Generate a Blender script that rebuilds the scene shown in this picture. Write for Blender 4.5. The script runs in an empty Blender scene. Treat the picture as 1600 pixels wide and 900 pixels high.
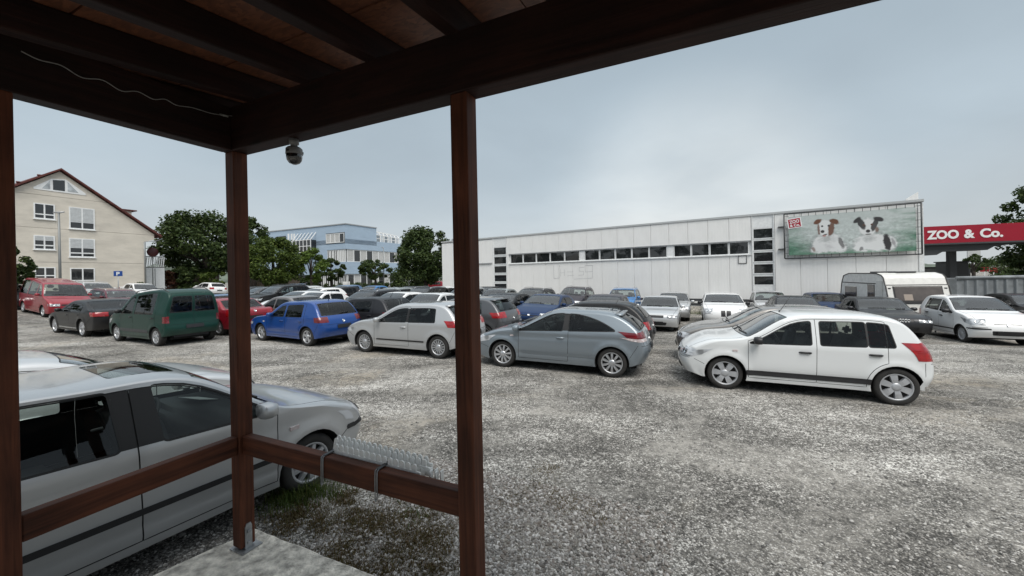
import bpy, bmesh, math, random
import numpy as np
from mathutils import Vector, Matrix
from mathutils.geometry import delaunay_2d_cdt

# ------------------------------------------------------------------ camera, world, sun
scn = bpy.context.scene
COL = scn.collection
R = math.radians
F_PX, CXP, CYP, ROLL = 600.0, 800.0, 430.0, math.atan(0.0206)
EYE = Vector((0.0, 0.0, 2.25))
cam_d = bpy.data.cameras.new('camera')
cam_d.sensor_width = 36.0
cam_d.lens = 36.0 * F_PX / 1600.0
cam_d.shift_y = -20.0 / 1600.0
cam_d.clip_start = 0.03
cam_d.clip_end = 6000.0
cam = bpy.data.objects.new('camera', cam_d)
COL.objects.link(cam)
_c, _s = math.cos(ROLL), math.sin(ROLL)
cam.matrix_world = Matrix(((_c, _s, 0, EYE.x), (0, 0, -1, EYE.y), (-_s, _c, 0, EYE.z), (0, 0, 0, 1)))
scn.camera = cam

SUN_EL, SUN_AZ = 56.0, 163.0          # high behind the viewer; degrees clockwise from +Y
sun_d = bpy.data.lights.new('sun', 'SUN')
sun_d.energy = 1.5
sun_d.angle = R(40)
sun_d.color = (1.0, 0.955, 0.89)
sun = bpy.data.objects.new('sun', sun_d)
COL.objects.link(sun)
_sd = Vector((math.cos(R(SUN_EL)) * math.sin(R(SUN_AZ)), math.cos(R(SUN_EL)) * math.cos(R(SUN_AZ)), math.sin(R(SUN_EL))))
sun.rotation_euler = (-_sd).to_track_quat('-Z', 'Y').to_euler()

world = bpy.data.worlds.new('World')
scn.world = world
world.use_nodes = True
def build_world():
    nt = world.node_tree
    N, L = nt.nodes, nt.links
    N.clear()
    out = N.new('ShaderNodeOutputWorld')
    bg = N.new('ShaderNodeBackground')
    bg.inputs['Strength'].default_value = 0.1
    sky = N.new('ShaderNodeTexSky')
    sky.sky_type = 'NISHITA'
    sky.sun_disc = False
    sky.sun_elevation = R(SUN_EL)
    sky.sun_rotation = R(SUN_AZ)
    sky.dust_density = 3.0
    geo = N.new('ShaderNodeTexCoord')
    sep = N.new('ShaderNodeSeparateXYZ')
    L.new(geo.outputs['Generated'], sep.inputs[0])
    # overcast: colour by height over the horizon
    ramp = N.new('ShaderNodeValToRGB')
    cr = ramp.color_ramp
    cr.elements[0].position = 0.0
    cr.elements[0].color = (3.15, 3.35, 3.42, 1)
    cr.elements[1].position = 1.0
    cr.elements[1].color = (6.6, 7.0, 7.2, 1)
    for p, c in ((0.10, (2.95, 3.25, 3.44)), (0.24, (2.55, 2.98, 3.28)), (0.48, (2.2, 2.66, 3.0)), (0.75, (4.5, 4.9, 5.2))):
        e = cr.elements.new(p)
        e.color = (c[0], c[1], c[2], 1)
    mx = N.new('ShaderNodeMath'); mx.operation = 'MAXIMUM'; mx.inputs[1].default_value = 0.0
    L.new(sep.outputs['Z'], mx.inputs[0])
    L.new(mx.outputs[0], ramp.inputs[0])
    # cloud bellies: noise on a plane overhead
    add = N.new('ShaderNodeMath'); add.operation = 'ADD'; add.inputs[1].default_value = 0.22
    L.new(mx.outputs[0], add.inputs[0])
    dx = N.new('ShaderNodeMath'); dx.operation = 'DIVIDE'
    dy = N.new('ShaderNodeMath'); dy.operation = 'DIVIDE'
    L.new(sep.outputs['X'], dx.inputs[0]); L.new(add.outputs[0], dx.inputs[1])
    L.new(sep.outputs['Y'], dy.inputs[0]); L.new(add.outputs[0], dy.inputs[1])
    cmb = N.new('ShaderNodeCombineXYZ')
    L.new(dx.outputs[0], cmb.inputs[0]); L.new(dy.outputs[0], cmb.inputs[1])
    def noise(scale, det, off, dist=0.0):
        mp = N.new('ShaderNodeMapping')
        mp.inputs['Location'].default_value = off
        n = N.new('ShaderNodeTexNoise')
        n.inputs['Scale'].default_value = scale
        n.inputs['Detail'].default_value = det
        n.inputs['Roughness'].default_value = 0.5
        n.inputs['Distortion'].default_value = dist
        L.new(cmb.outputs[0], mp.inputs[0]); L.new(mp.outputs[0], n.inputs['Vector'])
        return n
    n1 = noise(1.0, 5, (3.1, 1.7, 0.0), 0.25)
    mr = N.new('ShaderNodeMapRange')
    mr.inputs[1].default_value = 0.3; mr.inputs[2].default_value = 0.7
    mr.inputs[3].default_value = 0.92; mr.inputs[4].default_value = 1.08
    L.new(n1.outputs['Fac'], mr.inputs[0])
    mul = N.new('ShaderNodeVectorMath'); mul.operation = 'SCALE'
    L.new(ramp.outputs[0], mul.inputs[0]); L.new(mr.outputs[0], mul.inputs['Scale'])
    # thin cloud low in front lets more light through
    gd = N.new('ShaderNodeVectorMath'); gd.operation = 'DOT_PRODUCT'
    v = Vector((0.47, 1.0, 0.12)).normalized()
    gd.inputs[1].default_value = v
    nrm = N.new('ShaderNodeVectorMath'); nrm.operation = 'NORMALIZE'
    L.new(geo.outputs['Generated'], nrm.inputs[0]); L.new(nrm.outputs[0], gd.inputs[0])
    gm = N.new('ShaderNodeMapRange'); gm.interpolation_type = 'SMOOTHSTEP'
    gm.inputs[1].default_value = 0.93; gm.inputs[2].default_value = 1.0
    gm.inputs[3].default_value = 0.0; gm.inputs[4].default_value = 1.0
    L.new(gd.outputs['Value'], gm.inputs[0])
    n2 = noise(1.8, 5, (0.4, 5.2, 0.0), 0.3)
    m2 = N.new('ShaderNodeMapRange')
    m2.inputs[1].default_value = 0.35; m2.inputs[2].default_value = 0.68
    m2.inputs[3].default_value = 0.62; m2.inputs[4].default_value = 1.0
    L.new(n2.outputs['Fac'], m2.inputs[0])
    gmul = N.new('ShaderNodeMath'); gmul.operation = 'MULTIPLY'
    L.new(gm.outputs[0], gmul.inputs[0]); L.new(m2.outputs[0], gmul.inputs[1])
    gcol = N.new('ShaderNodeVectorMath'); gcol.operation = 'SCALE'
    gcol.inputs[0].default_value = (1.3, 1.18, 1.0)
    L.new(gmul.outputs[0], gcol.inputs['Scale'])
    addc = N.new('ShaderNodeVectorMath'); addc.operation = 'ADD'
    L.new(mul.outputs[0], addc.inputs[0]); L.new(gcol.outputs[0], addc.inputs[1])
    mix = N.new('ShaderNodeMix'); mix.data_type = 'RGBA'
    mix.inputs['Factor'].default_value = 0.94
    L.new(sky.outputs[0], mix.inputs['A']); L.new(addc.outputs[0], mix.inputs['B'])
    L.new(mix.outputs['Result'], bg.inputs['Color'])
    L.new(bg.outputs[0], out.inputs['Surface'])
build_world()
scn.view_settings.view_transform = 'Standard'
scn.view_settings.look = 'None'
scn.view_settings.exposure = 0.92
scn.view_settings.gamma = 1.0
scn.cycles.max_bounces = 8
scn.cycles.transparent_max_bounces = 12
scn.cycles.caustics_reflective = False
scn.cycles.caustics_refractive = False

# ------------------------------------------------------------------ place measuring
def ground_z(x, y):
    """the lot rises gently to the left and falls to the right towards the hall"""
    fade = max(0.0, min(1.0, (70.0 - y) / 30.0))
    if x < 0:
        z = -0.012 * x * fade
        t = -x - 0.25 * y - 19.0
        if t > 0:
            z += 0.075 * t * fade
        return z
    x2 = min(x, 40.0)
    return -0.018 * x2 * fade - 0.018 * min(max(0.0, y - 10.0), 22.0) * min(1.0, x2 / 6.0) * fade

def ray(px, py):
    a, b = (px - CXP) / F_PX, (CYP - py) / F_PX
    return Vector((a * _c + b * _s, 1.0, -a * _s + b * _c))
def at_depth(px, py, d):
    return EYE + ray(px, py) * d
def at_z(px, py, z):
    r = ray(px, py)
    return EYE + r * ((z - EYE.z) / r.z)
def at_ground(px, py):
    z = 0.0
    for _ in range(8):
        p = at_z(px, py, z)
        z = ground_z(p.x, p.y)
    return Vector((p.x, p.y, z))
def at_plane(px, py, p0, n):
    r = ray(px, py)
    return EYE + r * ((Vector(p0) - EYE).dot(n) / r.dot(n))
def on_ground(x, y, dz=0.0):
    return Vector((x, y, ground_z(x, y) + dz))

# ------------------------------------------------------------------ object helpers
def tag(o, label=None, cat=None, group=None, kind=None):
    if label: o['label'] = label
    if cat: o['category'] = cat
    if group: o['group'] = group
    if kind: o['kind'] = kind
    return o
def empty(name, loc=(0, 0, 0), label=None, cat=None, group=None, rot=None):
    o = bpy.data.objects.new(name, None)
    COL.objects.link(o)
    o.empty_display_size = 0.3
    o.location = loc
    if rot is not None: o.rotation_euler = rot
    return tag(o, label, cat, group)
def link(name, mesh, parent=None, loc=None, rot=None):
    o = bpy.data.objects.new(name, mesh)
    COL.objects.link(o)
    if parent is not None: o.parent = parent
    if loc is not None: o.location = loc
    if rot is not None: o.rotation_euler = rot
    return o
def np_mesh(name, verts, faces, mats, midx=None, smooth=False, normals=None):
    """faces: an (n,3) or (n,4) int array"""
    verts = np.asarray(verts, dtype=np.float32); faces = np.asarray(faces, dtype=np.int32)
    me = bpy.data.meshes.new(name)
    n, k = faces.shape
    me.vertices.add(len(verts)); me.vertices.foreach_set('co', verts.ravel())
    me.loops.add(n * k); me.loops.foreach_set('vertex_index', faces.ravel())
    me.polygons.add(n)
    me.polygons.foreach_set('loop_start', np.arange(0, n * k, k, dtype=np.int32))
    for m in mats: me.materials.append(m)
    if midx is not None: me.polygons.foreach_set('material_index', np.asarray(midx, dtype=np.int32))
    me.polygons.foreach_set('use_smooth', np.full(n, bool(smooth)))
    me.update(calc_edges=True)
    me.validate()
    if normals is not None:
        me.normals_split_custom_set_from_vertices([tuple(v) for v in normals])
    return me

class MB:
    """collects shapes; build() links them as one mesh object"""
    def __init__(self, M=None):
        self.v, self.f, self.m, self.s = [], [], [], []
        self.M = M or Matrix.Identity(4)
    def add(self, vs, fs, mi=0, smooth=False):
        b = len(self.v)
        self.v += [tuple(self.M @ Vector(p)) for p in vs]
        for f in fs:
            self.f.append(tuple(i + b for i in f)); self.m.append(mi); self.s.append(smooth)
        return self
    def box(self, x0, x1, y0, y1, z0, z1, mi=0):
        vs = [(x, y, z) for z in (z0, z1) for y in (y0, y1) for x in (x0, x1)]
        return self.add(vs, [(0, 2, 3, 1), (4, 5, 7, 6), (0, 1, 5, 4), (2, 6, 7, 3), (0, 4, 6, 2), (1, 3, 7, 5)], mi)
    def bar(self, a, b, w, h, up=(0, 0, 1), mi=0):
        """square bar from a to b, w across and h along up"""
        a, b, up = Vector(a), Vector(b), Vector(up)
        d = (b - a).normalized()
        s = d.cross(up)
        s = s.normalized() if s.length > 1e-6 else d.orthogonal().normalized()
        u = s.cross(d).normalized()
        vs = []
        for p in (a, b):
            for i, j in ((-1, -1), (1, -1), (1, 1), (-1, 1)):
                vs.append(p + s * (i * w / 2) + u * (j * h / 2))
        return self.add(vs, [(3, 2, 1, 0), (4, 5, 6, 7), (0, 1, 5, 4), (1, 2, 6, 5), (2, 3, 7, 6), (3, 0, 4, 7)], mi)
    def tube(self, pts, r, n=8, mi=0, cap=True):
        pts = [Vector(p) for p in pts]
        rs = r if isinstance(r, (list, tuple)) else [r] * len(pts)
        vs, fs = [], []
        ref = None
        for i, p in enumerate(pts):
            d = (pts[min(i + 1, len(pts) - 1)] - pts[max(i - 1, 0)]).normalized()
            if ref is None: ref = d.orthogonal().normalized()
            ref = (ref - d * ref.dot(d)).normalized()
            q = d.cross(ref)
            for k in range(n):
                t = 2 * math.pi * k / n
                vs.append(p + (ref * math.cos(t) + q * math.sin(t)) * rs[i])
        for i in range(len(pts) - 1):
            for k in range(n):
                k2 = (k + 1) % n
                fs.append((i * n + k, i * n + k2, (i + 1) * n + k2, (i + 1) * n + k))
        if cap:
            fs.append(tuple(range(n - 1, -1, -1)))
            fs.append(tuple((len(pts) - 1) * n + k for k in range(n)))
        return self.add(vs, fs, mi, True)
    def lathe(self, prof, n=20, mi=0, axis='z', cap=False):
        """prof: (radius, height) pairs turned about the local axis"""
        vs, fs = [], []
        for r, h in prof:
            for k in range(n):
                t = 2 * math.pi * k / n
                c, s = r * math.cos(t), r * math.sin(t)
                vs.append((c, s, h) if axis == 'z' else ((s, h, c) if axis == 'y' else (h, c, s)))
        for i in range(len(prof) - 1):
            for k in range(n):
                k2 = (k + 1) % n
                fs.append((i * n + k, i * n + k2, (i + 1) * n + k2, (i + 1) * n + k))
        if cap:
            fs.append(tuple(range(n - 1, -1, -1)))
            fs.append(tuple((len(prof) - 1) * n + k for k in range(n)))
        return self.add(vs, fs, mi, True)
    def prism(self, poly, y0, y1, mi=0, plane='xz'):
        """an outline in a plane, given thickness along the third axis"""
        def P(a, b, c): return (a, c, b) if plane == 'xz' else ((a, b, c) if plane == 'xy' else (c, a, b))
        n = len(poly)
        vs = [P(a, b, y0) for a, b in poly] + [P(a, b, y1) for a, b in poly]
        fs = [tuple(range(n)), tuple(range(2 * n - 1, n - 1, -1))]
        fs += [(k, k + n, (k + 1) % n + n, (k + 1) % n) for k in range(n)]
        return self.add(vs, fs, mi)
    def mesh(self, name, mats):
        me = bpy.data.meshes.new(name)
        me.from_pydata(self.v, [], self.f)
        for m in (mats if isinstance(mats, (list, tuple)) else [mats]): me.materials.append(m)
        me.polygons.foreach_set('material_index', self.m)
        me.polygons.foreach_set('use_smooth', self.s)
        bm = bmesh.new(); bm.from_mesh(me)
        bmesh.ops.recalc_face_normals(bm, faces=bm.faces)
        bm.to_mesh(me); bm.free()
        return me
    def build(self, name, mats, parent=None, loc=None, rot=None, bevel=0.0, seg=1):
        o = link(name, self.mesh(name, mats), parent, loc, rot)
        if bevel:
            b = o.modifiers.new('bevel', 'BEVEL'); b.width = bevel; b.segments = seg; b.limit_method = 'ANGLE'
        return o

# ------------------------------------------------------------------ materials
def mat_new(name):
    m = bpy.data.materials.new(name); m.use_nodes = True
    nt = m.node_tree
    return m, nt.nodes, nt.links, nt.nodes['Principled BSDF']
def plain(name, col, rough=0.5, metal=0.0, coat=0.0, spec=None, noise=0.0, nscale=8.0, bump=0.0, bscale=40.0):
    m, N, L, b = mat_new(name)
    b.inputs['Base Color'].default_value = (*col, 1)
    b.inputs['Roughness'].default_value = rough
    b.inputs['Metallic'].default_value = metal
    b.inputs['Coat Weight'].default_value = coat
    b.inputs['Coat Roughness'].default_value = 0.04
    if spec is not None: b.inputs['Specular IOR Level'].default_value = spec
    if noise or bump:
        tc = N.new('ShaderNodeTexCoord')
    if noise:
        n = N.new('ShaderNodeTexNoise'); n.inputs['Scale'].default_value = nscale; n.inputs['Detail'].default_value = 6
        L.new(tc.outputs['Object'], n.inputs['Vector'])
        mr = N.new('ShaderNodeMapRange'); mr.inputs[1].default_value = 0.3; mr.inputs[2].default_value = 0.7
        mr.inputs[3].default_value = 1 - noise; mr.inputs[4].default_value = 1 + noise
        L.new(n.outputs['Fac'], mr.inputs[0])
        sc = N.new('ShaderNodeVectorMath'); sc.operation = 'SCALE'; sc.inputs[0].default_value = col
        L.new(mr.outputs[0], sc.inputs['Scale']); L.new(sc.outputs[0], b.inputs['Base Color'])
    if bump:
        n = N.new('ShaderNodeTexNoise'); n.inputs['Scale'].default_value = bscale; n.inputs['Detail'].default_value = 4
        L.new(tc.outputs['Object'], n.inputs['Vector'])
        bp = N.new('ShaderNodeBump'); bp.inputs['Strength'].default_value = bump; bp.inputs['Distance'].default_value = 0.02
        L.new(n.outputs['Fac'], bp.inputs['Height']); L.new(bp.outputs[0], b.inputs['Normal'])
    return m
MATS = {}
def paint(key, col, metal=0.0):
    """car lacquer; the inner side of the sheet metal is dull trim"""
    if key in MATS: return MATS[key]
    m, N, L, b = mat_new('paint_' + key)
    b.inputs['Metallic'].default_value = metal
    b.inputs['Roughness'].default_value = 0.42 if metal else 0.35
    b.inputs['Coat Weight'].default_value = 0.38 if max(col) < 0.1 else 1.0
    b.inputs['Specular IOR Level'].default_value = 0.3 if metal else 0.1
    b.inputs['Coat Roughness'].default_value = 0.035
    b.inputs['Coat IOR'].default_value = 1.36 if max(col) < 0.1 else 1.5
    tc = N.new('ShaderNodeTexCoord')
    n = N.new('ShaderNodeTexNoise'); n.inputs['Scale'].default_value = 2.3; n.inputs['Detail'].default_value = 7; n.inputs['Roughness'].default_value = 0.65
    L.new(tc.outputs['Object'], n.inputs['Vector'])
    mr = N.new('ShaderNodeMapRange'); mr.inputs[1].default_value = 0.35; mr.inputs[2].default_value = 0.75
    mr.inputs[3].default_value = 0.02; mr.inputs[4].default_value = 0.16
    L.new(n.outputs['Fac'], mr.inputs[0]); L.new(mr.outputs[0], b.inputs['Coat Roughness'])
    # road dust on the lower flanks
    sep = N.new('ShaderNodeSeparateXYZ'); L.new(tc.outputs['Object'], sep.inputs[0])
    dz = N.new('ShaderNodeMapRange'); dz.inputs[1].default_value = 0.62; dz.inputs[2].default_value = 0.2
    dz.inputs[3].default_value = 0.0; dz.inputs[4].default_value = 0.22
    L.new(sep.outputs['Z'], dz.inputs[0])
    dm = N.new('ShaderNodeMath'); dm.operation = 'MULTIPLY'
    L.new(dz.outputs[0], dm.inputs[0]); L.new(n.outputs['Fac'], dm.inputs[1])
    mx = N.new('ShaderNodeMix'); mx.data_type = 'RGBA'
    mx.inputs['A'].default_value = (*col, 1); mx.inputs['B'].default_value = (0.22, 0.20, 0.17, 1)
    L.new(dm.outputs[0], mx.inputs['Factor'])
    L.new(mx.outputs['Result'], b.inputs['Base Color'])
    g = N.new('ShaderNodeNewGeometry')
    inner = N.new('ShaderNodeBsdfDiffuse'); inner.inputs['Color'].default_value = (0.045, 0.045, 0.048, 1)
    ms = N.new('ShaderNodeMixShader')
    L.new(g.outputs['Backfacing'], ms.inputs[0]); L.new(b.outputs[0], ms.inputs[1]); L.new(inner.outputs[0], ms.inputs[2])
    L.new(ms.outputs[0], N['Material Output'].inputs['Surface'])
    MATS[key] = m
    return m
def glass_mat(name, tint, refl=1.0):
    m, N, L, b = mat_new(name)
    N.remove(b)
    tr = N.new('ShaderNodeBsdfTransparent'); tr.inputs['Color'].default_value = (*tint, 1)
    gl = N.new('ShaderNodeBsdfGlossy'); gl.inputs['Roughness'].default_value = 0.015
    fr = N.new('ShaderNodeFresnel'); fr.inputs['IOR'].default_value = 1.5
    mu = N.new('ShaderNodeMath'); mu.operation = 'MULTIPLY'; mu.inputs[1].default_value = refl
    L.new(fr.outputs[0], mu.inputs[0])
    tc = N.new('ShaderNodeTexCoord')
    n = N.new('ShaderNodeTexNoise'); n.inputs['Scale'].default_value = 1.3; n.inputs['Detail'].default_value = 2
    L.new(tc.outputs['Object'], n.inputs['Vector'])
    bp = N.new('ShaderNodeBump'); bp.inputs['Strength'].default_value = 0.05; bp.inputs['Distance'].default_value = 0.05
    L.new(n.outputs['Fac'], bp.inputs['Height']); L.new(bp.outputs[0], gl.inputs['Normal'])
    mx = N.new('ShaderNodeMixShader')
    L.new(mu.outputs[0], mx.inputs[0]); L.new(tr.outputs[0], mx.inputs[1]); L.new(gl.outputs[0], mx.inputs[2])
    L.new(mx.outputs[0], N['Material Output'].inputs['Surface'])
    return m
def lamp_glass(name, col, col2, scale=14.0, rough=0.08):
    """a moulded lamp lens: bands of two tones under a clear cover"""
    m, N, L, b = mat_new(name)
    tc = N.new('ShaderNodeTexCoord')
    v = N.new('ShaderNodeTexVoronoi'); v.inputs['Scale'].default_value = scale
    L.new(tc.outputs['Object'], v.inputs['Vector'])
    mr = N.new('ShaderNodeMapRange'); mr.inputs[1].default_value = 0.25; mr.inputs[2].default_value = 0.6
    L.new(v.outputs['Distance'], mr.inputs[0])
    mx = N.new('ShaderNodeMix'); mx.data_type = 'RGBA'
    mx.inputs['A'].default_value = (*col, 1); mx.inputs['B'].default_value = (*col2, 1)
    L.new(mr.outputs[0], mx.inputs['Factor'])
    L.new(mx.outputs['Result'], b.inputs['Base Color'])
    b.inputs['Roughness'].default_value = rough + 0.15
    b.inputs['Coat Weight'].default_value = 1.0
    b.inputs['Coat Roughness'].default_value = 0.02
    return m
M_GLASS = glass_mat('car_glass', (0.74, 0.80, 0.77))
M_SCREEN = glass_mat('windscreen_glass', (0.62, 0.68, 0.66), 2.2)
M_GLASS_D = glass_mat('car_glass_dark', (0.34, 0.38, 0.37))
M_RUBBER = plain('black_rubber', (0.012, 0.012, 0.013), 0.55)
M_BLACK = plain('black_plastic', (0.018, 0.018, 0.02), 0.45, noise=0.15)
M_GREYPL = plain('grey_plastic', (0.06, 0.063, 0.066), 0.55, noise=0.15)
M_TYRE = plain('tyre_rubber', (0.022, 0.021, 0.020), 0.8, noise=0.35, nscale=9)
M_WELL = plain('wheel_well', (0.008, 0.008, 0.008), 0.9)
M_RIM = plain('alloy', (0.56, 0.57, 0.59), 0.34, metal=0.75, noise=0.12)
M_CAP = plain('silver_hubcap', (0.42, 0.43, 0.45), 0.38, metal=0.35, coat=0.3, noise=0.12)
M_CHROME = plain('chrome', (0.78, 0.79, 0.80), 0.12, metal=1.0)
M_HEAD = lamp_glass('headlamp_lens', (0.20, 0.21, 0.22), (0.55, 0.57, 0.60), 6)
M_TAIL = lamp_glass('tail_lamp_lens', (0.38, 0.006, 0.010), (0.27, 0.005, 0.008), 9)
M_TAILD = lamp_glass('dark_tail_lamp_lens', (0.17, 0.006, 0.012), (0.12, 0.005, 0.010), 9)
M_REVERSE = lamp_glass('reversing_lens', (0.75, 0.70, 0.70), (0.5, 0.42, 0.42), 16)
M_SEAT = plain('seat_cloth', (0.035, 0.035, 0.038), 0.85, noise=0.25, nscale=14)
M_DASH = plain('dash_plastic', (0.022, 0.022, 0.024), 0.6)
M_PAPER = plain('white_paper', (0.78, 0.78, 0.76), 0.7)
# ------------------------------------------------------------------ cars: one surface per model, cut into panels
def crom(P, per=24):
    """centripetal Catmull-Rom through the key points; returns key index and points"""
    P = np.asarray(P, float)
    A = np.vstack([2 * P[0] - P[1], P, 2 * P[-1] - P[-2]])
    ks, out = [], []
    for i in range(len(P) - 1):
        p0, p1, p2, p3 = A[i], A[i + 1], A[i + 2], A[i + 3]
        d = lambda a, b: max(np.linalg.norm(b - a), 1e-6) ** 0.5
        t0 = 0.0; t1 = t0 + d(p0, p1); t2 = t1 + d(p1, p2); t3 = t2 + d(p2, p3)
        f = np.linspace(0, 1, per, endpoint=False)
        if i == len(P) - 2: f = np.linspace(0, 1, per + 1)
        t = (t1 + (t2 - t1) * f)[:, None]
        a1 = (t1 - t) / (t1 - t0) * p0 + (t - t0) / (t1 - t0) * p1
        a2 = (t2 - t) / (t2 - t1) * p1 + (t - t1) / (t2 - t1) * p2
        a3 = (t3 - t) / (t3 - t2) * p2 + (t - t2) / (t3 - t2) * p3
        b1 = (t2 - t) / (t2 - t0) * a1 + (t - t0) / (t2 - t0) * a2
        b2 = (t3 - t) / (t3 - t1) * a2 + (t - t1) / (t3 - t1) * a3
        out.append((t2 - t) / (t2 - t1) * b1 + (t - t1) / (t2 - t1) * b2)
        ks.append(i + f)
    return np.concatenate(ks), np.vstack(out)
def inpoly(pts, poly):
    x, y = pts[:, 0], pts[:, 1]
    r = np.zeros(len(pts), bool)
    n = len(poly); j = n - 1
    for i in range(n):
        xi, yi = poly[i]; xj, yj = poly[j]
        if yi != yj:
            c = ((yi > y) != (yj > y)) & (x < (xj - xi) * (y - yi) / (yj - yi) + xi)
            r ^= c
        j = i
    return r
def resample(poly, step, closed=True):
    p = np.asarray(poly, float)
    q = np.vstack([p, p[:1]]) if closed else p
    d = np.r_[0, np.cumsum(np.linalg.norm(np.diff(q, axis=0), axis=1))]
    n = max(3, int(round(d[-1] / step)))
    t = np.linspace(0, d[-1], n, endpoint=not closed)
    return np.c_[np.interp(t, d, q[:, 0]), np.interp(t, d, q[:, 1])]
def round_poly(poly, r=0.04, step=0.014):
    p = resample(poly, step)
    k = max(1, int(r / step))
    acc = sum(np.roll(p, i, axis=0) for i in range(-k, k + 1)) / (2 * k + 1)
    return simplify(acc)
def simplify(p, tol=0.0012):
    keep = list(range(len(p))); out = []
    n = len(p); last = p[-1]
    for i in range(n):
        a, b, c = last, p[i], p[(i + 1) % n]
        ab = c - a; l = np.hypot(*ab)
        dist = abs(ab[0] * (b[1] - a[1]) - ab[1] * (b[0] - a[0])) / l if l > 1e-9 else 0
        if dist > tol or np.hypot(*(b - a)) > 0.12:
            out.append(b); last = b
    return np.array(out) if len(out) > 3 else p
def offset_poly(p, d):
    """grow (d>0) a closed outline along its outward normals"""
    p = np.asarray(p)
    a = np.roll(p, -1, 0) - np.roll(p, 1, 0)
    n = np.c_[a[:, 1], -a[:, 0]]; n /= np.maximum(np.linalg.norm(n, axis=1), 1e-9)[:, None]
    area = np.sum(p[:, 0] * np.roll(p[:, 1], -1) - np.roll(p[:, 0], -1) * p[:, 1])
    return p + n * d * (1 if area > 0 else -1)
def strip(pts, w):
    """a polyline widened to an outline"""
    p = np.asarray(pts, float)
    t = np.gradient(p, axis=0); t /= np.maximum(np.linalg.norm(t, axis=1), 1e-9)[:, None]
    n = np.c_[-t[:, 1], t[:, 0]] * w / 2
    return np.vstack([p + n, (p - n)[::-1]])
def clip_half(poly, a, b, c):
    """keep a*x+b*y>=c"""
    out = []; n = len(poly)
    for i in range(n):
        p, q = poly[i], poly[(i + 1) % n]
        dp, dq = a * p[0] + b * p[1] - c, a * q[0] + b * q[1] - c
        if dp >= 0: out.append(p)
        if (dp >= 0) != (dq >= 0):
            t = dp / (dp - dq); out.append((p[0] + (q[0] - p[0]) * t, p[1] + (q[1] - p[1]) * t))
    return np.array(out)

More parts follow.
